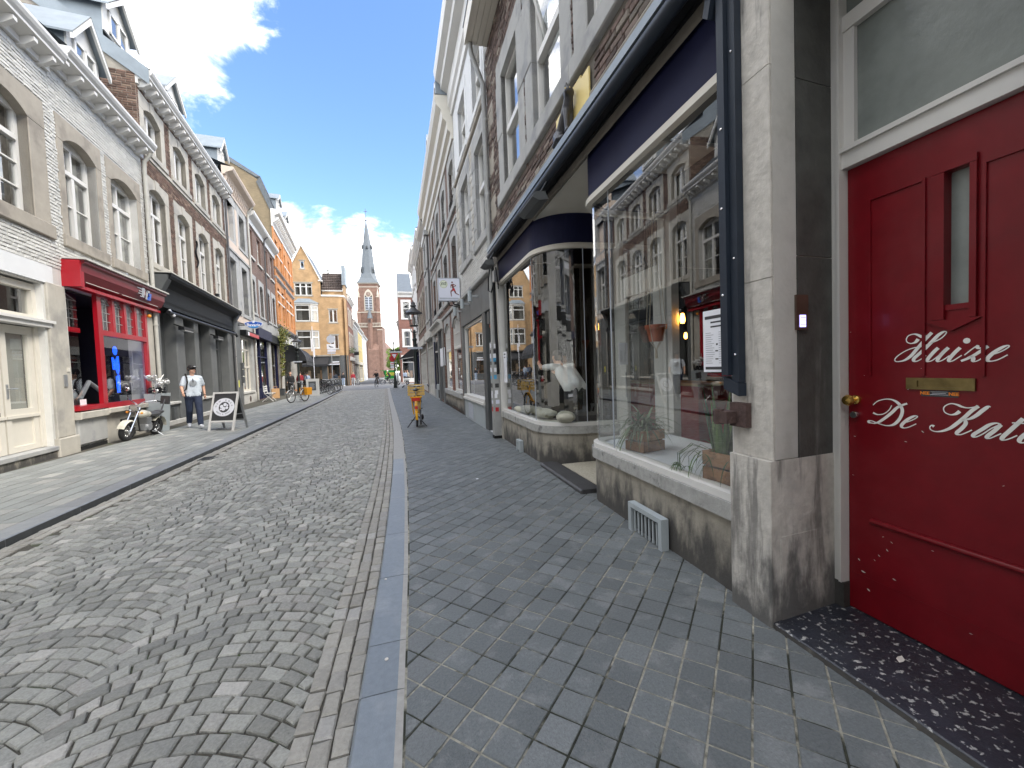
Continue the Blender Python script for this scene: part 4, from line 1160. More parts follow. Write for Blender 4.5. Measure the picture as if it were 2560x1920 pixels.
# ---- D: grey stone house with pink stucco bands
def house_d():
    b = B('grey_stone_house', 'narrow grey stone house with pink plaster bands and white shop window', 'L', 14.13)
    W = 4.62; holes = []; ex = []
    for (a, c) in ((.42, 1.62), (2.75, 3.9)):
        h, e = b.window(a, c, 4.9, 7.46, 'stone_grey', side=.38, lint=.42, rise=.02, sill=.2, depth=.28, style='sash', trans=.62, curtain='curtain'); holes.append(h)
    h, e = b.window(2.75, 3.9, 8.45, 10.26, 'stone_grey', side=.38, lint=.42, rise=.02, sill=.15, depth=.28, style='sash', trans=.6); holes.append(h)
    holes.append((.42, 1.62, 8.45, 10.26)); shop = (1.6, 3.95, .7, 3.62); holes.append(shop)
    b.wall('wall', 'stone_grey', 0, W, -.1, 11.2, holes, reveal=.3); b.mass('pink_plaster', 0, W, 9, 11.2)
    b.box('blind_window', 'pink_plaster', .42, 1.62, -.3, -.2, 8.45, 10.26); b.bev('lintel', 'stone_grey', .04, 2.0, -.3, .02, 10.26, 10.68)
    b.box('plaster_band', 'pink_plaster', .0, W, -.02, .03, 7.9, 8.30); b.box('plaster_pier', 'pink_plaster', 2.02, 2.36, -.02, .025, 8.31, 10.25)
    b.bev('string_course', 'stone_grey', .0, W, -.02, .07, 7.78, 7.9); b.box('plaster_band', 'pink_plaster', 0, W, -.02, .03, 4.35, 4.7)
    b.box('frieze', 'pink_plaster', .0, W, -.02, .05, 10.7, 11.22)
    b.cornice([(0, 11.2), (.12, 11.2), (.2, 11.3), (.44, 11.4), (.5, 11.5), (.5, 11.56), (0, 11.6)], 0, W + .02, 'pink_plaster')
    b.brackets([.18 + .31 * k for k in range(15)], .05, .16, 10.82, 11.18, .1, 'pink_plaster', 'frieze_bracket')
    slope_roof(b, 0, W, .4, 11.58, -5, 13.6, 'slate', rows=6); dormer(b, .5, 1.5, -.2, 11.8, 12.7, 13.3)
    ch = b.part(b.mb().tube([(-.6, -2.2, 12.5), (-.6, -2.2, 14.0)], .12, 10), 'flue', 'pipe_dark', smooth=True)
    b.bev('corner_pier', 'shop_grey_light', .02, 1.55, -.2, .03, .0, 4.3, .02)
    m = b.mb(); y = -.2
    zs = [.8, 2.05, 3.0, 3.55]; us = [1.72, 2.42, 3.12, 3.84]
    m.box(1.62, 1.72, y, y + .07, .72, 3.6); m.box(3.84, 3.94, y, y + .07, .72, 3.6); m.box(1.72, 3.84, y, y + .07, .72, .82); m.box(1.72, 3.84, y, y + .07, 3.52, 3.6); m.box(1.72, 3.84, y, y + .07, 2.0, 2.1); m.box(1.72, 3.84, y, y + .07, 2.95, 3.03)
    for u in us[1:-1]: m.box(u - .045, u + .045, y, y + .07, .82, 3.52)
    fr = b.part(m, 'shop_window', 'cream_paint')
    for i in range(3): b.part(b.mb().quad((us[i], y + .03, .82), (us[i + 1], y + .03, .82), (us[i + 1], y + .03, 3.52), (us[i], y + .03, 3.52)), 'pane', 'glass', fr)
    b.part(b.mb().box(1.6, 3.95, -2.2, -2.15, .7, 3.6).box(1.6, 3.95, -2.2, -.25, .66, .7).box(1.6, 1.63, -2.2, -.25, .7, 3.6).box(3.92, 3.95, -2.2, -.25, .7, 3.6), 'shop_room', 'display_dark')
    m = b.mb()
    for k in range(14): m.ball((1.75 + .15 * k, -.6, 1.1 + .25 * (k % 4)), .08, .08, .1, 8, 6)
    b.part(m, 'shop_goods', 'display_goods')
    ln = b.box('light_box', 'shop_black', 1.5, 4.6, .0, .3, 3.68, 3.95); b.box('light_box_face', 'sign_red', 2.2, 4.55, .3, .31, 3.70, 3.88, ln); b.box('light_box_face', 'paper', 1.9, 2.2, .3, .312, 3.70, 3.88, ln)
    b.bev('window_ledge', 'stone_white', 1.5, 4.1, -.2, .08, .6, .72); b.bev('plinth', 'stone_white', 1.5, 4.6, -.2, .03, -.02, .6)
    m = b.mb(); m.lathe([(.16, 0), (.16, .02), (.0, .02)], (2.9, .03, .3), 12, axis='y')
    b.part(m, 'cellar_rosette', 'iron_rust')
    for k in range(3): b.box('mail_box', 'shop_grey', 1.2, 1.46, .03, .14, 1.2 + .36 * k, 1.52 + .36 * k)
    b.box('notice', 'sticker_yellow', .62, .78, .032, .036, 1.0, 1.35)
    b.pipe([(4.45, .4, 11.3), (4.5, .12, 11.0), (4.52, .1, 10.6), (4.54, .1, .1)], .05, 'pipe_pale', clips=[(4.52, .1, 8.), (4.54, .1, 5.)])
    b.pipe([(.06, .1, 3.6), (.06, .1, .1)], .04, 'pipe_pale')
    return b
# ---- E: brown brick pair
def house_e():
    b = B('brown_brick_pair', 'pair of low brown brick houses with stone first floor and dark shop front', 'L', 18.78)
    W = 8.5; holes = []
    for uc in (.75, 3.05, 5.35, 7.4):
        h, e = b.window(uc - .5, uc + .5, 8.72, 10.36, None, rise=.1, depth=.2, style='sash', trans=.6, detail=False); holes.append(h)
        b.box('sill', 'stone_white', uc - .75, uc + .75, -.02, .08, 8.58, 8.70)
        h, e = b.window(uc - .5, uc + .5, 5.35, 7.36, 'stone_grey', side=.3, lint=.3, rise=.14, sill=.15, depth=.25, style='sash', trans=.62, detail=False); holes.append(h)
    holes.append((.2, 7.9, .1, 4.2))
    b.wall('wall', 'brick_wall_brown', 0, W, -.1, 11., holes); b.mass('brick_wall_brown', 0, W, 9, 11.)
    b.box('stone_band', 'stone_grey', 0, W, -.02, .012, 4.5, 5.18)
    for (a, c) in ((0, 4.3), (4.36, W)):
        b.cornice([(0, 10.55), (.08, 10.55), (.1, 10.8), (.36, 11.0), (.42, 11.1), (.42, 11.2), (0, 11.25)], a, c, 'white_paint')
    slope_roof(b, 0, W, .4, 11.22, -5, 13.2, 'slate', rows=6)
    b.pipe([(4.33, .35, 11.), (4.33, .12, 10.7), (4.33, .1, 5.)], .05, 'pipe_dark')
    b.box('shop_fascia', 'navy_paint', 0.05, 4.2, .0, .28, 3.85, 4.45); b.box('shop_fascia', 'shop_black', 4.3, 8.4, .0, .2, 3.85, 4.4)
    m = b.mb(); y = -.15
    for a in (.25, 1.75, 3.9, 5.2, 7.7): m.box(a, a + .14, y, y + .12, .1, 3.85)
    m.box(.39, 3.9, y, y + .1, 2.7, 2.78); m.box(.39, 7.7, y, y + .1, .1, .75)
    fr = b.part(m, 'shop_window', 'navy_paint')
    b.part(b.mb().quad((.39, y + .04, .75), (7.7, y + .04, .75), (7.7, y + .04, 3.85), (.39, y + .04, 3.85)), 'shop_pane', 'glass', fr)
    b.part(b.mb().box(.2, 7.9, -2.2, -2.15, .1, 4.).box(.2, 7.9, -2.2, -.2, 0.02, .06), 'shop_room', 'display_dark')
    m = b.mb()
    for k in range(16): m.box(.6 + .42 * k, .9 + .42 * k, -.7, -.5, .8 + .1 * (k % 3), 1.3 + .35 * (k % 4))
    b.part(m, 'shop_goods', 'display_goods')
    b.box('wall_pier', 'stone_grey', 4.3, 5.1, -.1, .04, 0, 3.85)
    b.box('wall_pier', 'stone_pale', 7.9, W, -.1, .04, 0, 4.4)
    return b
# ---- F: tall orange brick house with cornice, shop arcade with black awning
def house_f():
    b = B('orange_brick_house', 'tall orange brick house with white dentil cornice and dormers', 'L', 27.3)
    W = 10.3; holes = []
    for k, uc in enumerate((1.6, 3.7, 5.9, 8.4)):
        h, e = b.window(uc - .55, uc + .55, 10.25, 12.45, None, rise=.16, depth=.22, style='sash', trans=.62, detail=False); holes.append(h)
        h, e = b.window(uc - .55, uc + .55, 6.0, 8.6, None, rise=.16, depth=.22, style='sash', trans=.62, detail=False); holes.append(h)
    holes.append((.6, 9.8, .1, 4.1))
    b.wall('wall', 'brick_wall_orange', 0, W, -.1, 13.8, holes); b.mass('brick_wall_olive', 0, W, 10, 13.8)
    b.cornice([(0, 13.1), (.06, 13.1), (.08, 13.3), (.22, 13.45), (.24, 13.9), (.6, 14.1), (.66, 14.25), (.66, 14.36), (0, 14.4)], -.1, W + .1, 'white_paint')
    b.brackets([.2 + .42 * k for k in range(24)], .1, .5, 13.5, 13.85, .14, 'white_paint', 'dentil')
    for z in (9.9, 9.2, 5.45): b.cornice([(0, z - .12), (.12, z - .02), (.16, z + .05), (.16, z + .1), (0, z + .12)], 0, W, 'brick_wall_red' if z != 9.2 else 'stone_grey', 'string_course')
    for z in (11.3, 7.4, 8.2): b.box('stone_band', 'chip', 0, W, -.02, .012, z, z + .12)
    for u in (.0, 4.6, W - .4): b.box('brick_pier', 'brick_wall_orange', u, u + .4, -.02, .08, 5.6, 13.1, uv=True)
    # olive side wall above the neighbours, mansard edge in slate
    m = b.mb(); m.poly([(-.004, .0, 10.5), (-.004, .0, 14.15), (-.004, -.72, 16.5), (-.004, -5., 19.2), (-.004, -10, 16.5), (-.004, -10, 10.5)])
    b.part(m, 'gable_wall', 'brick_wall_olive', uv=True)
    m = b.mb()
    for (d0, z0, d1, z1) in ((.3, 14.2, -.55, 16.75), (-.55, 16.75, -5, 19.5)):
        m.add([(-.06, d0 - .28, z0 - .05), (-.06, d1 - .3, z1 - .42), (-.06, d1, z1), (-.06, d0, z0), (.2, d0, z0), (.2, d1, z1)], [(0, 1, 2, 3), (3, 2, 5, 4)])
    b.part(m, 'slate_verge', 'slate')
    m = b.mb().quad((0, .3, 14.36), (W, .3, 14.36), (W, -.55, 16.75), (0, -.55, 16.75)).quad((0, -.55, 16.75), (W, -.55, 16.75), (W, -5, 19.4), (0, -5, 19.4)); b.part(m, 'roof', 'slate')
    for u in (2.0, 6.0): dormer(b, u, u + 1.7, .15, 14.6, 16.0, 16.6, 2.0)
    # arcade
    b.box('shop_surround', 'stone_white', 0, W, -.02, .1, 4.1, 5.2)
    m = b.mb(); 
    b.cornice([(0, 5.0), (.1, 5.0), (.2, 5.12), (.3, 5.2), (.3, 5.28), (0, 5.3)], 0, W, 'shop_grey', 'shop_cornice')
    for a in (.1, .8, 4.9, 9.5): b.bev('stone_pier', 'stone_white', a, a + .5, -.2, .12, 0, 4.1)
    b.part(b.mb().box(.6, 9.8, -2.5, -2.45, .1, 4.1).box(.6, 9.8, -2.5, -.25, .02, .06).box(.6, 9.8, -2.5, -.25, 4.1, 4.12), 'shop_room', 'display_dark')
    b.part(b.mb().quad((1.3, -.2, .6), (9.5, -.2, .6), (9.5, -.2, 4.1), (1.3, -.2, 4.1)), 'shop_pane', 'glass')
    for k in range(6): b.box('iron_hook', 'black_paint', 1.3, 1.34, .12, .2, .7 + .55 * k, .74 + .55 * k)
    return b
house_a(); house_b(); house_c(); house_d(); house_e(); house_f()
# ------------------------------------------------------------------ right side of the street
def arcpts(c, r, a0, a1, n):
    return [(c[0] + r * math.cos(a0 + (a1 - a0) * k / n), c[1] + r * math.sin(a0 + (a1 - a0) * k / n)) for k in range(n + 1)]
NEAR = [(.035, -.035), (1.66, -.05)] + arcpts((1.95, -.38), .33, R(88), R(0), 10) + [(2.29, -1.15)]
FAR = [(6.22, -.03)] + arcpts((4.13, -.66), .63, R(90), R(176), 14) + [(3.46, -1.15)]
def band(b, path, off0, off1, z0, z1, closed=True):
    """strip following a plan path, between two outward offsets"""
    m = b.mb(); n = len(path); P = np.array(path)
    nr = []
    for i in range(n):
        t = P[min(i + 1, n - 1)] - P[max(i - 1, 0)]; t /= np.linalg.norm(t); nr.append(np.array([-t[1], t[0]]))
    sgn = 1 if nr[0][1] > 0 else -1
    A = [P[i] + sgn * nr[i] * off0 for i in range(n)]; C = [P[i] + sgn * nr[i] * off1 for i in range(n)]
    for i in range(n - 1):
        a, a2, c, c2 = A[i], A[i + 1], C[i], C[i + 1]
        m.quad((*c, z0), (*c2, z0), (*c2, z1), (*c, z1)); m.quad((*a, z0), (*a2, z0), (*a2, z1), (*a, z1))
        m.quad((*a, z1), (*a2, z1), (*c2, z1), (*c, z1)); m.quad((*a, z0), (*a2, z0), (*c2, z0), (*c, z0))
    for i in (0, n - 1):
        m.quad((*A[i], z0), (*C[i], z0), (*C[i], z1), (*A[i], z1))
    return m
def sub_path(path, i0, i1): return path[i0:i1 + 1]

LETTER_STROKES = [[(-0.6026,1.5379),(-0.5919,1.5239),(-0.5734,1.5185),(-0.5576,1.5263),(-0.5545,1.5416),(-0.5639,1.5577),(-0.5857,1.5633),(-0.6041,1.5562),(-0.6191,1.5458),(-0.631,1.5484),(-0.6557,1.5643)],[(-0.6557,1.5643),(-0.634,1.5391),(-0.6162,1.5149),(-0.595,1.4867),(-0.5734,1.4578),(-0.5482,1.4379),(-0.5222,1.431),(-0.5074,1.4333),(-0.5057,1.4449),(-0.5222,1.4636),(-0.5545,1.485),(-0.5858,1.4965),(-0.6192,1.5019),(-0.6515,1.5144),(-0.6884,1.5331),(-0.7077,1.5543),(-0.709,1.5629),(-0.6994,1.5638),(-0.6799,1.5497),(-0.6544,1.5195),(-0.6282,1.4886),(-0.6042,1.4641),(-0.5874,1.4462),(-0.5844,1.4351),(-0.5951,1.4303),(-0.6133,1.4398),(-0.6341,1.4574)],[(-0.6801,1.4911),(-0.666,1.4758),(-0.6488,1.4532),(-0.6386,1.4354),(-0.643,1.4291),(-0.6575,1.4331),(-0.6803,1.4538),(-0.7134,1.4875)],[(-0.7174,1.4901),(-0.7025,1.4741),(-0.6859,1.4518),(-0.6775,1.4343),(-0.6817,1.4281),(-0.6971,1.4338),(-0.7216,1.454)],[(-0.7586,1.4877),(-0.7429,1.4704),(-0.727,1.4486),(-0.719,1.4331),(-0.7244,1.4271),(-0.7378,1.4326),(-0.7639,1.4534)],[(-0.7729,1.4537),(-0.7919,1.4731),(-0.8092,1.4888),(-0.8141,1.4919),(-0.8166,1.4851),(-0.8239,1.4814),(-0.8335,1.4874),(-0.849,1.4897)],[(-0.849,1.4891),(-0.8216,1.465),(-0.792,1.4429),(-0.7615,1.4275)],[(-0.7819,1.4415),(-0.7945,1.4478),(-0.802,1.4392),(-0.8021,1.4275),(-0.812,1.4255),(-0.8266,1.4351),(-0.8421,1.4503)],[(-0.869,1.4547),(-0.885,1.462),(-0.9029,1.4738),(-0.9128,1.4843),(-0.9073,1.4878),(-0.8917,1.4808),(-0.869,1.4628),(-0.8505,1.4409),(-0.8482,1.4295),(-0.8576,1.4244),(-0.8761,1.4287),(-0.892,1.4378),(-0.9086,1.4499)],[(-0.4042,1.2021),(-0.426,1.224),(-0.4614,1.2371),(-0.4923,1.2363),(-0.519,1.2206),(-0.5354,1.1948),(-0.5354,1.1679),(-0.5223,1.1355),(-0.499,1.1093),(-0.4682,1.0996),(-0.433,1.1053),(-0.4004,1.1157),(-0.3837,1.1138),(-0.3855,1.1058),(-0.4077,1.1043)],[(-0.5579,1.2215),(-0.519,1.2012),(-0.4888,1.1672),(-0.4578,1.1363),(-0.4294,1.113),(-0.4077,1.1043)],[(-0.4041,1.1612),(-0.4259,1.1531),(-0.4543,1.1599),(-0.4786,1.1821),(-0.4906,1.2067)],[(-0.5548,1.1277),(-0.5801,1.142),(-0.5987,1.1572),(-0.5987,1.1628),(-0.5863,1.1615),(-0.5612,1.1437),(-0.5387,1.1181),(-0.5338,1.104),(-0.5452,1.0977),(-0.5676,1.1063),(-0.5956,1.125)],[(-0.7586,1.2017),(-0.7442,1.1882),(-0.7254,1.1829),(-0.7063,1.1916),(-0.7007,1.2089),(-0.7089,1.2238),(-0.7279,1.234),(-0.7493,1.2304),(-0.765,1.223),(-0.7831,1.2193),(-0.8007,1.2225),(-0.8205,1.2308)],[(-0.8205,1.2298),(-0.7983,1.2071),(-0.773,1.1739),(-0.747,1.1433),(-0.723,1.1192),(-0.6955,1.103),(-0.67,1.0977),(-0.6526,1.1044),(-0.6497,1.1169),(-0.6569,1.1251),(-0.6656,1.1207)],[(-0.8589,1.2289),(-0.8518,1.23),(-0.8352,1.2137),(-0.8134,1.1883),(-0.7909,1.1707),(-0.7627,1.1642)],[(-0.7627,1.1642),(-0.7757,1.1622),(-0.7783,1.1471),(-0.7655,1.1248),(-0.7499,1.1053),(-0.7499,1.0966),(-0.763,1.0968),(-0.7836,1.1101),(-0.8,1.1226)],[(-0.8917,1.1575),(-0.878,1.1624),(-0.857,1.1533),(-0.8333,1.1304),(-0.8089,1.1069),(-0.8039,1.096),(-0.8139,1.0941),(-0.8358,1.1108),(-0.8618,1.1375),(-0.8872,1.157)],[(-0.8906,1.1574),(-0.8712,1.1289),(-0.8526,1.1066),(-0.8479,1.096),(-0.8574,1.0948),(-0.8737,1.1064),(-0.892,1.1205)],[(-0.955,1.1902),(-0.9381,1.1664),(-0.9165,1.1351),(-0.8989,1.1102),(-0.8944,1.0966),(-0.9035,1.0948),(-0.9212,1.1056),(-0.9385,1.1193)],[(-0.9229,1.1693),(-0.9594,1.1714)],[(-0.9536,1.109),(-0.9723,1.1227),(-0.9825,1.1335),(-0.9784,1.1375),(-0.966,1.1326),(-0.9493,1.1115),(-0.9451,1.0967),(-0.9558,1.0922),(-0.9787,1.1068)],[(-0.9787,1.1068),(-1.0008,1.13),(-1.0019,1.1211),(-1.0089,1.1237)],[(-1.0089,1.1237),(-0.997,1.1036),(-0.9891,1.087),(-0.9972,1.0838),(-1.0131,1.0972)]]
LETTER_DOT = (-0.7803, 1.5168)


def ribbon(m, pts, d, thin=.0024, thick=.0074):
    """calligraphic stroke: broad on the way down"""
    P = [np.array(p) for p in pts]
    Q = []
    for i in range(len(P) - 1):
        p0 = P[max(i - 1, 0)]; p1 = P[i]; p2 = P[i + 1]; p3 = P[min(i + 2, len(P) - 1)]
        for k in range(6):
            t = k / 6
            Q.append(.5 * ((2 * p1) + (-p0 + p2) * t + (2 * p0 - 5 * p1 + 4 * p2 - p3) * t * t + (-p0 + 3 * p1 - 3 * p2 + p3) * t ** 3))
    Q.append(P[-1]); n = len(Q); wid = []
    for i in range(n):
        t = Q[min(i + 1, n - 1)] - Q[max(i - 1, 0)]; L_ = np.linalg.norm(t)
        dn = -t[1] / max(L_, 1e-6)
        wid.append(thin + (thick - thin) * max(0., min(1., (dn - .15) / .6)))
    wid = [np.mean(wid[max(0, i - 2):i + 3]) for i in range(n)]
    L0, L1 = [], []
    for i in range(n):
        t = Q[min(i + 1, n - 1)] - Q[max(i - 1, 0)]; t /= max(np.linalg.norm(t), 1e-6); nv = np.array([-t[1], t[0]])
        L0.append(Q[i] + nv * wid[i]); L1.append(Q[i] - nv * wid[i])
    v = [(p[0], d, p[1]) for p in L0] + [(p[0], d, p[1]) for p in L1]
    m.add(v, [(i, i + 1, n + i + 1, n + i) for i in range(n - 1)])

def house_near():
    b = B('corner_shop_house', 'old brick and stone house with curved shop windows and red door', 'R', 0, (1.95, 2.0), (.13, 6.7))
    s = b.s
    # --- upper floor
    holes = []; ex = []
    for k in range(5):
        u0 = 4.27 - 1.75 * k
        h, e = b.window(u0, u0 + 1.05, 4.72, 6.72, 'stone_grey' if k else 'stone_grey', side=.32, lint=.34, rise=.01, sill=.22, depth=.13, style='sash', trans=.5, split_jamb=2, fw=.06, curtain='curtain' if k != 1 else None)
        holes.append(h); ex.append(e)
    b.wall('wall', 'mortar_dark', -4.5, 6.55, 3.62, 8.0, holes, reveal=.32)
    b.mass('mortar_dark', -4.5, 6.55, 9, 8.0, z0=3.6)
    ex2 = ex + [(1.70, 2.68, 3.9, 4.40)]
    b.bricks([(-1.3, 6.54, 4.1, 7.98)], ex2, 'brick_old', keep=300, size=(.2, .055), joint=.014, proud=.016, order=lambda t: t[2] + .6 * abs(t[0] - 3) * .5)
    b.bev('stone_band', 'stone_pale', -4., 1.69, -.02, .03, 3.86, 4.06); b.bev('stone_band', 'stone_pale', 2.69, 6.5, -.02, .03, 3.86, 4.06); b.bev('stone_band', 'stone_pale', 1.6, 2.8, -.02, .028, 3.8, 3.93)
    for a, c in ((-4, 1.70), (2.68, 6.5)): b.part(b.mb().tube([(a, .035, 4.085), (c, .035, 4.085)], .03, 8), 'string_moulding', 'stone_tan', smooth=True)
    for k in range(3): b.bev('quoin', 'stone_tan', 6.02 + .04 * (k % 2), 6.5, -.02, .022, 4.5 + .9 * k, 4.95 + .9 * k)
    # open casement leaning out of the second window
    cm = b.mb(); a, c = 2.60, 3.48
    cm.box(a, a + .05, -.02, .02, 0, .95); cm.box(c - .05, c, -.02, .02, 0, .95); cm.box(a, c, -.02, .02, 0, .05); cm.box(a, c, -.02, .02, .9, .95)
    co = b.part(cm, 'open_casement', 'white_paint'); co.location = (0, -.24 * s, 5.76); co.rotation_euler = (R(-16) * s, 0, 0)
    b.part(b.mb().quad((a, 0, .05), (c, 0, .05), (c, 0, .9), (a, 0, .9)), 'pane', 'glass', co)
    # gutter box with boarded soffit
    m = b.mb().box(-4.5, 6.36, .44, .47, 7.96, 8.3).box(-4.5, 6.36, .0, .44, 7.99, 8.02)
    gb = b.part(m, 'eaves_gutter', 'cream_paint')
    for k in range(4): b.box('soffit_board', 'cream_paint', -4.5, 6.33, .02 + .107 * k, .117 + .107 * k, 7.975, 7.992, gb)
    b.box('eaves_zinc', 'zinc', -4.5, 6.38, .0, .485, 8.3, 8.33, gb)
    slope_roof(b, -4.5, 6.5, .4, 8.32, -4, 11.5, 'slate')
    b.pipe([(6.30, .36, 7.97), (6.34, .34, 7.8), (6.47, .09, 7.3), (6.48, .08, 2.0)], .05, 'lead_pipe', clips=[(6.48, .08, 6.6), (6.48, .08, 5.1), (6.48, .08, 3.75)])
    # rainwater shoe: square cover plastered with stickers
    st = b.bev('pipe_cover', 'lead_pipe', 6.36, 6.56, -.02, .15, .06, 2.02, .012)
    b.box('cover_foot', 'dark_slot', 6.36, 6.56, -.02, .152, .0, .055, st)
    for k, (z, mt, w) in enumerate(((1.95, 'paper', .07), (1.84, 'board_black', .09), (1.74, 'paper', .1), (1.60, 'board_black', .12), (1.45, 'paper', .12), (1.3, 'sticker_blue', .1), (1.12, 'board_black', .14), (.98, 'paper', .08), (.9, 'paper', .09), (.78, 'sign_lilac', .12), (.62, 'sign_red', .1), (1.66, 'sticker_blue', .06))):
        x = 6.39 + (k % 3) * .02
        b.box('sticker', mt, x, x + w, .1505, .153 + .0006 * (k % 4), z - .05, z + .04 - .02 * (k % 2), st)
        b.part(b.mb().quad((6.3595, .02 + .02 * (k % 3), z - .05), (6.3595, .1 + .01 * (k % 3), z - .05), (6.3595, .1 + .01 * (k % 3), z + .035), (6.3595, .02 + .02 * (k % 3), z + .035)), 'sticker', mt, st)
    # gilded panel with a bronze cat is built as its own thing below
    # --- shop front, two bays with curved corners and a recessed doorway
    for path, nm in ((NEAR, 0), (FAR, 1)):
        i_ = 1 if nm == 0 else 0
        b.part(band(b, path, -.1, -.0, -.05, .475), 'plinth', 'stone_plinth')
        cuts = [(0, .02, .56), (.56, .565, .56)]
        # ledge stones
        if nm == 0: segs = [[(.03, -.035), (.78, -.042)], [(.785, -.042), (1.5, -.048)], [(1.505, -.05)] + NEAR[2:-1] + [NEAR[-1]]]
        else: segs = [[(6.22, -.03), (5.5, -.03)], [(5.495, -.03), (4.9, -.03)], [(4.895, -.03)] + FAR[1:9], FAR[8:]]
        for sg in segs: b.part(band(b, sg, -.12, .038, .475, .583), 'ledge_stone', 'stone_ledge')
        b.part(band(b, path, -.1, .018, .585, .634), 'window_sill', 'white_paint')
        b.part(band(b, path, -.03, .03, 3.165, 3.215), 'window_head', 'cream_paint')
        b.part(band(b, path, -.08, .0, 3.215, 3.74), 'shop_fascia', 'navy_paint')
        b.part(band(b, path, -.004, .008, 3.225, 3.24), 'fascia_bead', 'cream_paint')
        # glass
        P = path; k0, k1 = (1, len(NEAR) - 2) if nm == 0 else (1, len(FAR) - 2)
        parts = [(P[0:k0 + 1], 'glass_shop'), (P[k0:k1 + 1], 'glass_curved'), (P[k1:], 'glass_shop')]
        for pp, gm in parts:
            m = b.mb()
            for a, c in zip(pp[:-1], pp[1:]): m.quad((a[0], a[1] - .03, .634), (c[0], c[1] - .03, .634), (c[0], c[1] - .03, 3.165), (a[0], a[1] - .03, 3.165))
            o = b.part(m, 'shop_pane', gm, smooth=len(pp) > 3, sharp=0) if len(pp) > 3 else b.part(m, 'shop_pane', gm)
        for q in (P[k0], P[k1]): b.part(b.mb().box(q[0] - .004, q[0] + .004, q[1] - .036, q[1] - .026, .634, 3.165), 'glass_joint', 'sign_grey_back')
    b.box('window_post', 'white_paint', .0, .034, -.1, -.0, .46, 3.2); b.box('window_post', 'white_paint', 6.2, 6.3, -.1, .0, .46, 3.2)
    b.box('stone_pier', 'stone_pale', 6.25, 6.55, -.2, -.01, -.05, 3.7)
    # window decks
    m = b.mb().poly([(.04, -.06, .615), (1.66, -.08, .615)] + [(u, d - .05, .615) for u, d in NEAR[2:-1]] + [(2.2, -1.1, .615), (.04, -1.1, .615)])
    m.poly([(.04, -1.1, .05), (2.2, -1.1, .05), (2.2, -1.1, .615), (.04, -1.1, .615)])
    b.part(m, 'window_deck', 'deck_board')
    m = b.mb().poly([(6.2, -.06, .615)] + [(u + .03, d - .04, .615) for u, d in FAR[1:-1] if d > -.42] + [(3.6, -.46, .615), (6.2, -.46, .615)])
    m.poly([(6.2, -.46, .05), (3.6, -.46, .05), (3.6, -.46, .615), (6.2, -.46, .615)])
    b.part(m, 'window_seat', 'sack')
    # doorway
    b.box('recess_ceiling', 'cream_paint', 1.6, 4.3, -1.3, -.06, 3.66, 3.70); b.box('ceiling_joint', 'black_paint', 0.05, 6.2, -.1, .02, 3.72, 3.76)
    b.bev('doorstep', 'step_black', 2.26, 3.74, -.22, .03, -.05, .05, .02)
    b.box('doormat', 'mat_coir', 2.34, 3.5, -1.1, -.225, -.05, .055)
    m = b.mb(); y = -1.2
    for (a, c, e, f) in ((2.30, 2.42, .05, 3.64), (3.34, 3.46, .05, 3.64), (2.42, 3.34, 2.55, 2.67), (2.42, 2.54, .05, 2.55), (3.22, 3.34, .05, 2.55), (2.54, 3.22, .05, .45), (2.54, 3.22, 2.4, 2.55)): m.box(a, c, y, y + .06, e, f)
    dr = b.part(m, 'shop_door', 'white_paint')
    b.part(b.mb().quad((2.54, y + .03, .45), (3.22, y + .03, .45), (3.22, y + .03, 2.4), (2.54, y + .03, 2.4)), 'door_pane', 'glass', dr)
    b.part(b.mb().quad((2.42, y + .03, 2.67), (3.34, y + .03, 2.67), (3.34, y + .03, 3.62), (2.42, y + .03, 3.62)), 'door_pane', 'glass', dr)
    b.part(b.mb().tube([(3.16, y + .1, 1.0), (3.16, y + .1, 1.35)], .013), 'handle', 'steel', dr)
    b.box('room_post', 'white_paint', .85, .97, -1.16, -1.06, .62, 3.64)
    b.box('room_post', 'white_paint', 2.2, 2.29, -1.26, -1.16, .05, 3.64); b.box('room_post', 'white_paint', 3.47, 3.56, -1.26, -1.16, .05, 3.64)
    b.box('wall_lining', 'dark_room', 5.2, 6.4, -1.25, -1.18, 1.2, 3.64)
    # dark room
    m = b.mb(); D = -6.2
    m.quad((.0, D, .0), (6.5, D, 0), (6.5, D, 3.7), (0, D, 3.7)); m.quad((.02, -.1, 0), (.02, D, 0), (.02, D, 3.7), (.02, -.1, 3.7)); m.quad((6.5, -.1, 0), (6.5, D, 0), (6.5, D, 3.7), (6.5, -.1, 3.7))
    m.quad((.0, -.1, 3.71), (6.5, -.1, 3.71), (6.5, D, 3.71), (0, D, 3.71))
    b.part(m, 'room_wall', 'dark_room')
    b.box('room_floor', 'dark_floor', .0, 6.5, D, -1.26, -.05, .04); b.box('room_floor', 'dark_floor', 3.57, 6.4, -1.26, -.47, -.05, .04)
    m = b.mb()
    for r in range(6):
        for k in range(14): m.lathe([(.035, 0), (.035, .17), (.014, .22), (.014, .28)], (3.2 + .22 * k, -5.9, .9 + .36 * r), 7)
    for r in range(6): m.box(3.1, 6.3, -6.1, -5.8, .86 + .36 * r, .89 + .36 * r)
    b.part(m, 'bottle_shelf', 'curtain_dark')
    b.part(b.mb().box(3.8, 6.2, -3.4, -2.8, .05, 1.05), 'counter', 'sign_red')
    b.part(b.mb().box(3.75, 6.25, -3.45, -2.75, 1.05, 1.1), 'counter_top', 'plank_pale')
    # --- awning cassette over the whole front, with its side guides
    b.part(b.mb().box(.0, 6.22, .03, .20, 3.80, 3.875), 'awning_cassette', 'zinc')
    b.part(b.mb().box(.0, 6.22, .0, .17, 3.74, 3.80), 'awning_housing', 'black_paint')
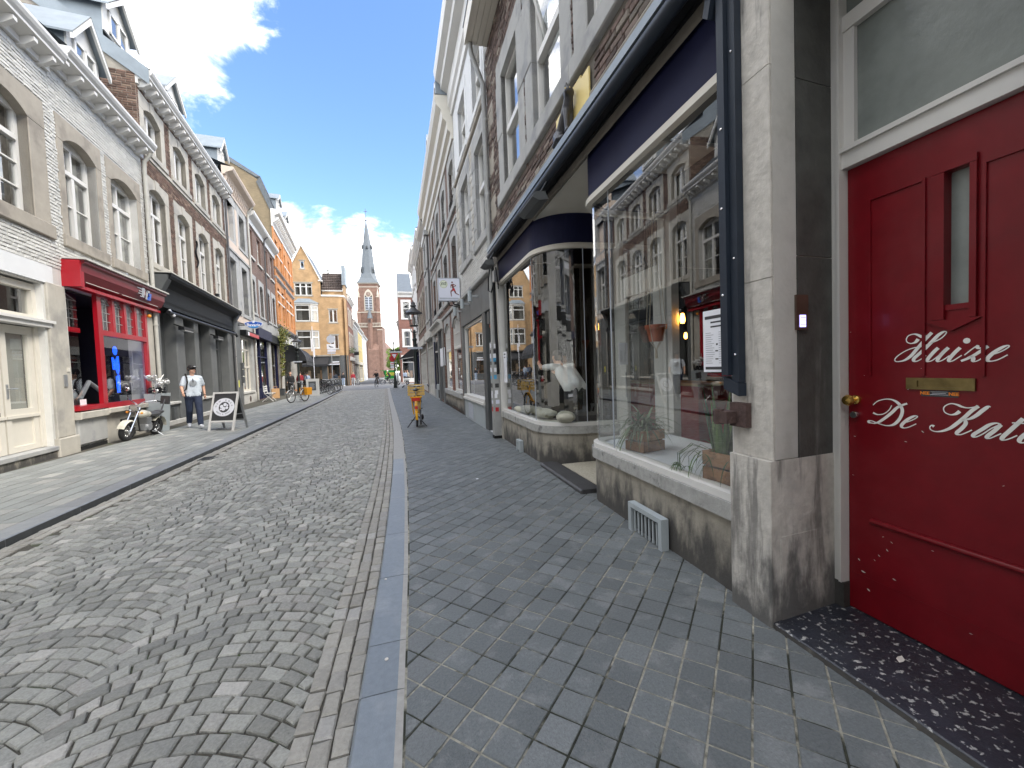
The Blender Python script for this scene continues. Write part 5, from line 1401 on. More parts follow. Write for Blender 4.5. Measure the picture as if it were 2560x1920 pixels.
    b.part(b.mb().tube([(.02, .16, 3.73), (6.2, .16, 3.73)], .055, 12), 'awning_roller', 'anthracite', smooth=True)
    b.box('awning_guide', 'anthracite', -.03, .022, .02, .085, 1.38, 3.74); b.box('awning_guide', 'anthracite', -.085, -.034, .014, .06, 1.34, 3.5)
    b.part(b.mb().prism([(-.03, 3.76), (.03, 3.76), (.10, 3.5), (.06, 3.46)], .06, .11), 'guide_arm', 'anthracite')
    b.part(b.mb().prism([(.022, 1.375), (.022, 1.30), (-.09, 1.26), (-.09, 1.335)], .015, .07), 'guide_foot', 'anthracite')
    bm = b.mb()
    for (u, z) in ((.0, 2.35), (-.06, 2.05), (.0, 1.85), (-.06, 1.5), (-.005, 2.8), (-.06, 3.2)): bm.ball((u, .087 if u > -.05 else .062, z), .008, .006, .008, 8, 6)
    b.part(bm, 'screw', 'chrome')
    for (p, r_) in (([(6.1, .14, 3.72), (6.16, .1, 3.4), (6.2, .08, 3.15), (6.2, .06, 1.35)], .03), ([(6.22, .12, 3.7), (6.24, .18, 3.3), (6.2, .2, 3.05), (6.12, .16, 3.0), (6.1, .1, 3.2)], .016), ([(5.9, .1, 3.45), (5.9, .06, 3.1), (5.95, .05, 3.05), (6.0, .05, 3.2)], .014)):
        b.part(b.mb().tube(p, r_, 8), 'awning_cable', 'black_paint', smooth=True)
    b.box('awning_motor', 'steel', 6.0, 6.14, .02, .12, 3.2, 3.42)
    for (u, l) in ((2.55, .62), (5.55, .4)):
        o = b.part(b.mb().prism([(.2, 3.42), (.32, 3.40), (.40, 3.44), (.36, 3.50), (.24, 3.51)], u, u + l, 'x'), 'heater', 'shop_grey'); b.part(b.mb().tube([(u + .1, .16, 3.7), (u + .12, .28, 3.5)], .012).tube([(u + l - .1, .16, 3.7), (u + l - .12, .28, 3.5)], .012), 'heater_arm', 'black_paint', o)
    # grilles standing in front of the plinth
    for (u0, u1, z1) in ((.72, 1.21, .25), (4.78, 5.02, .2)):
        m = b.mb(); d0, d1 = -.02, .045
        m.box(u0, u0 + .045, d0, d1, 0, z1); m.box(u1 - .045, u1, d0, d1, 0, z1); m.box(u0 + .045, u1 - .045, d0, d1, z1 - .04, z1)
        g = b.part(m, 'vent_frame', 'planter_grey'); b.part(b.mb().box(u0 + .06, u1 - .06, d0, .0, .02, z1 - .055), 'vent_void', 'dark_slot', g)
        if u1 - u0 > .4:
            n = 7
            for k in range(n):
                x = u0 + .085 + (u1 - u0 - .17) * k / (n - 1)
                b.part(b.mb().box(x - .008, x + .008, .02, .032, .012, z1 - .055), 'vent_bar', 'planter_grey', g)
        else: b.part(b.mb().box(u0 + .045, u1 - .045, .02, .03, .03, z1 - .045), 'vent_plate', 'planter_grey', g)
    # --- pilaster between shop and house door, with its rebate
    b.part(b.mb().prism([(.02, -.5), (.02, .035), (.01, .042), (-.262, .042), (-.268, .036), (-.225, -.5)], -.05, .915, 'z'), 'pilaster_base', 'stone_pilaster')
    for (z0, z1) in ((.918, 1.9), (1.904, 3.0), (3.004, 3.86)): b.part(b.mb().prism([(.02, -.5), (.02, .006), (.012, .012), (-.252, .012), (-.258, .006), (-.215, -.5)], z0, z1, 'z'), 'pilaster', 'stone_pilaster')
    b.part(b.mb().prism([(-.2, -.015), (-.2595, -.006), (-.2475, -.17), (-.2, -.17)], .92, 3.86, 'z'), 'rebate_strip', 'stone_white')
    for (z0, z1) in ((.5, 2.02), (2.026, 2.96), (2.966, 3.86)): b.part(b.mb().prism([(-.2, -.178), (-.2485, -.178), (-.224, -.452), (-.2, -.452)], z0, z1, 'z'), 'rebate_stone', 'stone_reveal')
    b.part(b.mb().prism([(-.2, -.03), (-.2665, -.03), (-.23, -.452), (-.2, -.452)], -.03, .495, 'z'), 'rebate_base', 'stone_pilaster')
    hg = b.part(b.mb().box(-.12, .0, .012, .05, 1.08, 1.22).box(-.05, .06, .03, .12, 1.10, 1.17).tube([(.03, .1, 1.09), (.03, .1, 1.18)], .028, 8), 'iron_hinge', 'iron_rust')
    b.part(b.mb().box(-.262, -.2, -.235, -.155, 1.62, 1.81), 'intercom', 'bronze'); b.part(b.mb().box(-.2645, -.262, -.215, -.175, 1.635, 1.70), 'intercom_screen', 'intercom_lcd')
    lm = b.mb()
    for k in range(3): lm.box(-.2652, -.2645, -.212, -.178, 1.648 + .018 * k, 1.651 + .018 * k)
    b.part(lm, 'intercom_name', 'ink')
    b.part(b.mb().ball((-.215, -.02, 2.42), .012, .012, .012), 'nail', 'iron_rust')
    # --- house door
    m = b.mb(); y0, y1 = -.52, -.455
    for (a, c, e, f) in ((-.275, -.215, .18, 3.9), (-1.24, -1.18, .18, 3.9)): m.box(a, c, y0, y1, e, f)
    m.box(-1.18, -.275, y0, y1 - .005, 2.492, 2.575); m.box(-1.18, -.275, y0, y1 + .012, 2.575, 2.60); m.box(-1.18, -.275, y0, y1 - .01, 3.22, 3.30)
    m.box(-.33, -.275, y0, y1 - .02, 2.60, 3.22); m.box(-1.18, -1.125, y0, y1 - .02, 2.60, 3.22); m.box(-.275, -.26, y1, y1 + .014, .18, 3.9)
    fr = b.part(m, 'door_frame', 'white_paint')
    b.box('frame_block', 'stone_black', -.28, -.215, y0, y1, .03, .178, fr)
    b.box('transom_pane', 'glass_frosted', -1.125, -.33, y0 + .01, y0 + .02, 2.60, 3.22, fr); b.box('transom_pane', 'glass_frosted', -1.18, -.275, y0 + .01, y0 + .02, 3.30, 3.9, fr)
    Y = -.5
    m = b.mb().box(-.775, -.278, Y - .05, Y, .04, 2.488).box(-1.176, -.795, Y - .05, Y, .04, 2.488).box(-.795, -.775, Y - .05, Y, .04, 1.672).box(-.795, -.775, Y - .05, Y, 2.285, 2.488)
    m = b.mb()
    sl = (-.792, -.705, 1.672, 2.282)   # slit opening
    us = [-1.176, sl[0], sl[1], -.278]; zs = [.04, sl[2], sl[3], 2.488]
    for i in range(3):
        for j in range(3):
            if i == 1 and j == 1: continue
            m.box(us[i], us[i + 1], Y - .05, Y, zs[j], zs[j + 1])
    door = b.part(m, 'door', 'red_door')
    b.box('slit_pane', 'glass_frosted', sl[0] + .012, sl[1] - .0, Y - .045, Y - .035, sl[2], sl[3], door)
    m = b.mb()
    # moulded frame of the slit, pointed at the foot
    out = [(-.635, 2.318), (-.805, 2.318), (-.805, 1.62), (-.715, 1.575), (-.625, 1.62)]
    m = b.mb()
    for (a, c, e, f) in ((-.705, -.655, 1.62, 2.282), (-.815, -.792, 1.62, 2.282), (-.815, -.655, 2.284, 2.318)): m.box(a, c, Y, Y + .015, e, f)
    m.prism([(-.835, 1.618), (-.635, 1.618), (-.732, 1.565)], Y, Y + .015)
    m.box(sl[0], sl[1], Y - .03, Y + .006, 1.66, 1.685)
    b.part(m, 'slit_frame', 'red_door', door)
    m = b.mb()
    def mould(a, c, e, f, w=.012, h=.009):
        m.prism([(e, Y), (e + w / 2, Y + h), (e + w, Y)], a, c, 'x') if False else None
        m.box(a, c, Y, Y + h, f - w, f); m.box(a, a + w, Y, Y + h, e, f - w); m.box(c - w, c, Y, Y + h, e, f - w)
    mould(-.632, -.385, 1.36, 2.292); mould(-1.07, -.83, 1.36, 2.272)
    m.box(-1.1, -.3, Y, Y + .0015, .24, .246)
    b.part(m, 'panel_moulding', 'red_door', door)
    b.part(b.mb().tube([(-.395, Y + .006, .572), (-1.06, Y + .006, .565)], .0145, 10), 'rail_moulding', 'red_door', door, smooth=True)
    k = 0
    for li, n in enumerate((2, 2, 1, 3, 1, 3, 1, 4, 2, 2, 1, 2)):
        lm = b.mb()
        for st_ in LETTER_STROKES[k:k + n]: ribbon(lm, st_, Y + .0025)
        k += n
        if li == 2: lm.lathe([(.0125, 0), (.0, .0005)], (LETTER_DOT[0], Y + .0022, LETTER_DOT[1]), 14, axis='y')
        b.part(lm, 'painted_letter', 'lettering_white', door)
    m = b.mb(); a, c, e, f = -.812, -.557, 1.295, 1.35
    m.box(a, c, Y, Y + .01, e, e + .012).box(a, c, Y, Y + .01, f - .014, f).box(a, a + .045, Y, Y + .01, e + .012, f - .014).box(c - .045, c, Y, Y + .01, e + .012, f - .014)
    lb = b.part(m, 'letter_plate', 'brass', door); b.box('letter_flap', 'brass', a + .045, c - .045, Y, Y + .004, e + .012, f - .014, lb)
    stk = b.box('sticker', 'ink', -.752, -.615, Y, Y + .0015, 1.262, 1.292, door)
    rot = (R(90), 0, R(180))
    for u in (-.629, -.737): text('NEE', 'sticker_print', stk, .021, 'orange_print', (u, s * (Y + .0022), 1.277), rot, .0003, bold=.0008)
    lm = b.mb()
    for k, w in enumerate((.032, .026, .034)): lm.box(-.683 - w, -.683 + w, Y + .0015, Y + .0019, 1.285 - .007 * k, 1.2865 - .007 * k)
    b.part(lm, 'sticker_print', 'paper', stk)
    kn = b.part(b.mb().lathe([(.026, 0), (.024, .012), (.012, .018), (.012, .035), (.026, .045), (.031, .06), (.024, .075), (0, .08)], (-.318, Y, 1.225), 18, axis='y'), 'door_knob', 'brass_bright', door, smooth=True)
    b.part(b.mb().lathe([(.02, 0), (.0205, .02), (.017, .026), (0, .026)], (-.318, Y, 1.142), 16, axis='y'), 'lock', 'chrome', door, smooth=True)
    cm = b.mb()
    for (u, z, w) in ((-.62, 1.395, .010), (-.5605, 1.292, .006), (-.45, .505, .006), (-.47, .44, .009), (-.49, .49, .006), (-.43, .395, .008), (-.62, 1.09, .008), (-.55, 1.03, .007), (-.36, 1.36, .004), (-.9, .9, .004), (-.33, .33, .01), (-.35, .27, .012), (-.41, .36, .007), (-.5, .30, .009), (-.66, .52, .006), (-.3, .8, .005), (-.31, 1.02, .006), (-.29, 1.6, .004), (-.8, .2, .007), (-.38, .18, .012)):
        th = rng.uniform(-.6, .9); pts = []
        for t in np.linspace(0, 6.28, 9)[:-1]:
            p, q = 1.25 * w * rng.uniform(.3, 1.) * math.cos(t), .38 * w * rng.uniform(.4, 1.) * math.sin(t); pts.append((u + p * math.cos(th) - q * math.sin(th), Y + .0012, z + p * math.sin(th) + q * math.cos(th)))
        cm.poly(pts)
    b.part(cm, 'paint_chip', 'chip', door)
    b.bev('house_doorstep', 'step_stone', -2.4, -.232, -.56, .03, -.05, .032, .006)
    b.box('step_riser', 'stone_plinth', -2.4, -.235, -.1, .0305, -.06, .024)
    b.box('door_side_wall', 'stone_pilaster', -2.6, -1.24, -.6, .0, -.05, 3.9)
    b.box('house_wall', 'mortar_dark', -4.5, -2.6, -.6, -.0, -.05, 3.9)
    b.box('inner_wall', 'dark_room', -1.3, -.2, -.62, -.56, 0, 3.95)
    return b

def house_r2():
    b = B('white_stone_house', 'white and grey stone house with a plain grey shop front', 'R', .14)
    W = 4.42; holes = []; ex = []
    for (a, c) in ((.30, 1.32), (2.30, 3.45)):
        h, e = b.window(a, c, 4.55, 6.72, 'stone_grey', side=.3, lint=.34, rise=.01, sill=.2, depth=.15, style='sash', trans=.56, split_jamb=6, curtain='curtain'); holes.append(h); ex.append(e)
        h, e = b.window(a, c, 7.5, 8.95, 'white_plaster', side=.16, lint=.2, rise=.01, sill=.16, depth=.16, style='sash', trans=.6); holes.append(h)
    shop = (.2, 4.1, .0, 2.85); holes.append(shop)
    b.wall('wall', 'white_plaster', 0, W, -.1, 10.4, holes, reveal=.3); b.mass('white_plaster', 0, W, 9, 10.4)
    b.bricks([(.01, W, 3.66, 4.52)], ex, 'white_brick', keep=200, order=lambda t: t[0], proud=.011)
    # rubble and ashlar between the windows
    blocks = []
    for z in np.arange(4.56, 7.0, .17):
        for (a, c) in ((.0, .0), (1.66, 1.98), (3.78, 4.4)):
            u = a
            while u < c - .05:
                w = rng.uniform(.14, .3); blocks.append((u, min(u + w, c), z, z + .16)); u += w + .012
    for (a, c, e, f) in blocks: b.bev('ashlar', 'stone_white' if rng.random() < .4 else 'stone_pale', a + .005, c, -.01, .012 + rng.uniform(0, .012), e, f - .008, .008)
    b.bev('string_course', 'stone_tan', -.0, 4.4, -.01, .06, 7.2, 7.3)
    b.cornice([(0, 9.45), (.06, 9.45), (.08, 9.62), (.14, 9.7), (.15, 10.1), (.34, 10.2), (.36, 10.35), (.5, 10.45), (.54, 10.62), (.54, 10.7), (0, 10.75)], -.02, W, 'white_paint')
    slope_roof(b, 0, W, .5, 10.72, -4, 13, 'slate'); b.box('gutter_end', 'zinc', 4.425, 4.55, -.4, .5, 10.06, 10.74)
    # shop: stone fascia, doorway with lamp, large window
    b.bev('shop_string', 'stone_grey', -.05, 4.9, -.02, .12, 3.54, 3.66, .02)
    for (a, c) in ((.0, 1.05), (1.055, 2.6), (2.605, 4.3)): b.bev('fascia_slab', 'shop_grey_light', a, c, -.02, .03, 2.80, 3.53, .008)
    b.bev('shop_pier', 'shop_grey', .78, 1.12, -.25, .02, .0, 2.82); b.bev('shop_pier', 'shop_grey_light', 4.05, 4.42, -.25, .01, .0, 2.82)
    b.box('stallriser', 'planter_grey', 1.12, 4.05, -.25, .03, .0, .58); b.box('window_ledge', 'white_paint', 1.1, 4.08, -.2, .08, .58, .64); b.box('window_ledge', 'white_paint', 1.12, 4.05, -.2, .05, .64, .72)
    m = b.mb().box(1.12, 1.2, -.12, -.04, .72, 2.8).box(3.95, 4.05, -.12, -.04, .72, 2.8).box(1.2, 3.95, -.12, -.04, 2.72, 2.8)
    fr = b.part(m, 'shop_window', 'white_paint'); b.part(b.mb().quad((1.2, -.08, .72), (3.95, -.08, .72), (3.95, -.08, 2.72), (1.2, -.08, 2.72)), 'shop_pane', 'glass_shop', fr)
    b.part(b.mb().box(.2, 4.3, -2.6, -2.55, 0, 3).box(.2, 4.3, -2.6, -.26, .7, .73).box(.2, .22, -2.6, -.3, 0, 3).box(4.28, 4.3, -2.6, -.3, 0, 3).box(.2, 4.3, -2.6, -.3, 2.95, 3.0), 'shop_room', 'dark_room')
    b.box('side_door', 'shop_grey', .2, .78, -.32, -.26, 0, 2.8); b.box('door_edge', 'anthracite', .22, .30, -.26, -.1, .0, 2.0)
    b.box('door_lamp', 'shop_grey', .42, .62, -.2, .0, 2.5, 2.78); b.part(b.mb().ball((.52, -.1, 2.45), .07, .07, .09), 'door_lamp_glass', 'terracotta')
    b.box('cellar_vent', 'sign_grey_back', 2.7, 3.4, .03, .04, .06, .5)
    for u in (1.4, 2.6, 4.05):
        o = b.part(b.mb().lathe([(.055, -.13), (.055, .13)], (u, .24, 3.28), 12), 'wall_lamp', 'planter_grey', smooth=True); b.box('lamp_arm', 'steel', u - .02, u + .02, .03, .22, 3.26, 3.31, o)
    return b

def house_r3():
    b = B('stone_window_house', 'brown brick house with grey stone windows and deep white cornice on the right', 'R', 4.58)
    W = 9.7; holes = []
    for uc in (.85, 3.2, 5.5, 7.8):
        h, e = b.window(uc - .55, uc + .55, 6.85, 8.4, 'stone_grey', side=.32, lint=.3, rise=.14, sill=.2, depth=.16, style='sash', trans=.6); holes.append(h)
        h, e = b.window(uc - .55, uc + .55, 4.2, 5.95, 'stone_grey', side=.32, lint=.3, rise=.14, sill=.2, depth=.25, style='sash', trans=.6); holes.append(h)
        for z in (6.88, 4.23):
            g = b.mb().tube([(uc - .5, .03, z + .28), (uc + .5, .03, z + .28)], .015, 6)
            for k in range(6): g.tube([(uc - .45 + .18 * k, .03, z), (uc - .45 + .18 * k, .03, z + .28)], .01, 5)
            b.part(g, 'window_guard', 'black_paint')
    holes += [(.2, 4.9, .1, 3.3), (5.6, 9.2, .1, 3.3)]
    b.wall('wall', 'brick_wall_brown', 0, W, -.1, 9.3, holes); b.mass('brick_wall_brown', 0, W, 9, 9.3)
    b.cornice([(0, 8.75), (.06, 8.75), (.08, 8.95), (.18, 9.02), (.2, 9.25), (.32, 9.35), (.36, 9.6), (.5, 9.75), (.56, 9.95), (.56, 10.03), (0, 10.08)], 0, W, 'cream_paint')
    slope_roof(b, 0, W, .5, 10.05, -4, 12.6, 'roof_tile', rows=8)
    dormer(b, 4.6, 5.8, .15, 10.1, 11.0, 11.6); dormer(b, 1.4, 2.6, .1, 10.1, 11.2, 11.7)
    b.bev('string_course', 'stone_grey', 0, W, -.02, .05, 6.28, 6.42); b.bev('string_course', 'stone_grey', 0, W, -.02, .06, 3.62, 3.74)
    # arched shop windows
    b.box('stall_wall', 'stone_plinth', 0, 4.95, -.2, .0, -.05, .55)
    for (a, c) in ((.3, 2.1), (2.6, 4.5)):
        b.bev('window_ledge', 'stone_grey', a - .15, c + .15, -.2, .08, .52, .7)
        m = b.mb(); y = -.12; z1 = 3.35; n = 12; hw = (c - a) / 2; uc = (a + c) / 2
        arc = lambda t: z1 - .3 * t * t
        m.box(a, a + .09, y, y + .08, .7, z1 - .3); m.box(c - .09, c, y, y + .08, .7, z1 - .3); m.box(a + .09, c - .09, y, y + .08, .7, .78); m.box(a + .09, c - .09, y, y + .08, 2.22, 2.32)
        for k in range(n):
            t0, t1 = -1 + 2 * k / n, -1 + 2 * (k + 1) / n
            m.add([(uc + hw * t0, y + .08, arc(t0) - .09), (uc + hw * t1, y + .08, arc(t1) - .09), (uc + hw * t1, y + .08, arc(t1)), (uc + hw * t0, y + .08, arc(t0)),
                   (uc + hw * t0, y, arc(t0) - .09), (uc + hw * t1, y, arc(t1) - .09)], [(0, 1, 2, 3), (4, 5, 1, 0)])
        for k in range(1, 5): x = a + (c - a) * k / 5; m.box(x - .02, x + .02, y, y + .06, 2.3, 3.3)
        m.box(a, c, y, y + .05, 2.75, 2.78)
        fr = b.part(m, 'arched_window', 'white_paint')
        b.part(b.mb().quad((a, y + .03, .7), (c, y + .03, .7), (c, y + .03, 3.3), (a, y + .03, 3.3)), 'shop_pane', 'glass_shop', fr)
        sp = b.mb(); pts = [(uc + hw * t, arc(t)) for t in np.linspace(-1, 1, 11)] + [(c, 3.56), (a, 3.56)]
        b.part(sp.prism(pts, -.15, .015), 'arch_spandrel', 'stone_grey')
    b.bev('brick_pier', 'brick_wall_red', 2.12, 2.58, -.2, .01, .7, 3.3, uv=True)
    b.part(b.mb().box(.1, 4.9, -2.2, -2.15, 0, 3.5).box(.1, 9.4, -2.2, -.3, .02, .05), 'shop_room', 'dark_room'); b.part(b.mb().box(5., 9.4, -2.2, -2.15, 0, 3.5), 'shop_room', 'dark_room')
    b.bev('shop_pier', 'shop_grey_light', 4.95, 5.6, -.3, .03, 0, 3.3); b.bev('shop_pier', 'shop_grey_light', 6.6, 7.2, -.3, .05, 0, 3.3); b.bev('shop_pier', 'stone_grey', 9.2, W, -.2, .02, 0, 3.3)
    b.cornice([(0, 3.3), (.1, 3.3), (.14, 3.55), (.26, 3.62), (.26, 3.7), (0, 3.74)], 5.0, 9.3, 'stone_white', 'shop_entablature')
    b.box('shop_door', 'shop_grey', 5.6, 6.6, -.6, -.52, 0, 3.2)
    m = b.mb().box(7.2, 7.3, -.1, 0, .75, 3.3).box(9.1, 9.2, -.1, 0, .75, 3.3).box(7.3, 9.1, -.1, 0, 2.4, 2.48)
    fr = b.part(m, 'shop_window', 'white_paint'); b.part(b.mb().quad((7.3, -.05, .75), (9.1, -.05, .75), (9.1, -.05, 3.3), (7.3, -.05, 3.3)), 'shop_pane', 'glass_shop', fr)
    b.box('blue_post', 'navy_paint', 8.9, 9.2, -.0, .05, .5, 3.0)
    b.box('stallriser', 'planter_grey', 7.2, 9.2, -.15, .02, 0, .75); b.box('cellar_vent', 'dark_slot', 7.4, 7.9, .02, .026, .1, .5)
    m = b.mb()
    for k in range(8): m.box(7.35 + .2 * k, 7.5 + .2 * k, -.4, -.3, .9 + .2 * (k % 3), 1.2 + .25 * (k % 4))
    b.part(m, 'shop_goods', 'display_goods')
    b.pipe([(9.55, .4, 9.6), (9.6, .12, 9.2), (9.62, .1, 3.7)], .05, 'pipe_dark'); b.box('hopper_head', 'lead_pipe', 9.4, 9.75, .05, .3, 8.75, 9.0)
    return b

def simple_house(name, label, side, u0, W, ztop, wall, wins, depth=8, cor='white_paint', origin=None, direction=None, stone=None, sash='sash', roof=('slate', 2.6), frame='white_paint', shop=None, brk=0, frise=None):
    """a house of the street further off: wins = (u-centres, half width, z0, z1)"""
    b = B(name, label, side, u0, origin, direction); holes = []
    for (ucs, hw, z0, z1) in wins:
        for uc in ucs:
            h, e = b.window(uc - hw, uc + hw, z0, z1, stone, side=.26, lint=.28, rise=.12, sill=.16, depth=.22, style=sash, trans=.6, detail=False, frame=frame); holes.append(h)
            if not stone: b.box('sill', 'stone_white', uc - hw - .1, uc + hw + .1, -.02, .08, z0 - .12, z0 - .003)
    if shop: holes.append((shop[0], shop[1], .05, shop[2]))
    b.wall('wall', wall, 0, W, -.1, ztop, holes); b.mass(wall, 0, W, depth, ztop)
    b.cornice([(0, ztop - .5), (.08, ztop - .5), (.1, ztop - .2), (.34, ztop - .05), (.42, ztop + .08), (.42, ztop + .16), (0, ztop + .2)], 0, W, cor)
    if brk: b.brackets([.2 + brk * k for k in range(int((W - .2) / brk))], .05, .32, ztop - .4, ztop - .1, .13, cor)
    m = b.mb().quad((0, .4, ztop + .18), (W, .4, ztop + .18), (W, -depth * .5, ztop + roof[1]), (0, -depth * .5, ztop + roof[1])).quad((0, -depth * .5, ztop + roof[1]), (W, -depth * .5, ztop + roof[1]), (W, -depth, ztop), (0, -depth, ztop))
    for u in (0.002, W - .002): m.poly([(u, .3, ztop + .1), (u, -depth * .5, ztop + roof[1] - .02), (u, -depth, ztop)])
    b.part(m, 'roof', roof[0])
    if shop:
        m = b.mb(); a, c, z = shop[0], shop[1], shop[2]
        n = max(int((c - a) / 1.5), 1)
        for k in range(n + 1): x = a + (c - a) * k / n; m.box(x - .06, x + .06, -.16, -.04, .05, z)
        m.box(a, c, -.15, -.05, .05, .6); m.box(a, c, -.15, -.05, z - .5, z - .42)
        fr = b.part(m, 'shop_window', shop[3]); b.part(b.mb().quad((a, -.1, .6), (c, -.1, .6), (c, -.1, z), (a, -.1, z)), 'shop_pane', 'glass', fr)
        b.box('shop_fascia', shop[3], a - .1, c + .1, -.02, .16, z, z + .5)
        b.box('shop_room', 'display_dark', a, c, -2.2, -2.1, 0, z)
        m = b.mb()
        for k in range(int((c - a) / .4)): m.box(a + .2 + .4 * k, a + .5 + .4 * k, -.6, -.45, .65 + .1 * (k % 2), 1.0 + .3 * (k % 4))
        b.part(m, 'shop_goods', 'display_goods')
    return b
simple_house('street_house', 'pale plastered house behind the viewer on the left side', 'L', -17.2, 10., 9.5, 'white_plaster', [((1.5, 3.8, 6.2, 8.5), .55, 6.8, 8.6), ((1.5, 3.8, 6.2, 8.5), .55, 4., 6.)], stone='stone_grey', shop=(.6, 9.4, 3.2, 'shop_black'))
simple_house('street_house', 'brown brick house behind the viewer on the left side', 'L', -30, 12.7, 10.5, 'brick_wall_brown', [((1.5, 4, 6.5, 9, 11.4), .55, 7.3, 9.3), ((1.5, 4, 6.5, 9, 11.4), .55, 4.2, 6.4)], stone='stone_pale', shop=(.6, 12, 3.3, 'navy_paint'))
simple_house('street_house', 'brick house closing the street behind the viewer', 'L', 0, 16, 11, 'brick_wall_brown', [((2, 5, 8, 11, 14), .6, 7.5, 9.6), ((2, 5, 8, 11, 14), .6, 4.2, 6.5)], origin=(5., -34.), direction=(-1, 0), stone='stone_pale')
house_near(); house_r2(); house_r3()
simple_house('grey_stone_house', 'narrow grey house with stone window bands, right side of street', 'R', 14.32, 4.7, 10.0, 'stone_grey', [((1.2, 3.3), .55, 7.6, 9.25), ((1.2, 3.3), .55, 4.6, 6.75)], stone='stone_grey', shop=(.5, 4.2, 3.35, 'stone_white'))
simple_house('dark_brick_house', 'dark brown brick house with bracketed white cornice, right side of street', 'R', 19.05, 8.5, 10.6, 'brick_wall_brown', [((1.3, 3.3, 5.3, 7.2), .5, 8.2, 9.9), ((1.3, 3.3, 5.3, 7.2), .5, 4.6, 6.9)], stone='stone_tan', shop=(.6, 7.8, 3.3, 'stone_white'), brk=.42)
simple_house('pale_plaster_house', 'pale plastered house at the end of the right row', 'R', 27.6, 8.2, 11.9, 'white_plaster', [((1.4, 3.4, 5.4, 7.2), .5, 9.2, 11.0), ((1.4, 3.4, 5.4, 7.2), .5, 5.0, 7.6)], shop=(.6, 7.6, 3.4, 'navy_paint'), brk=.45)
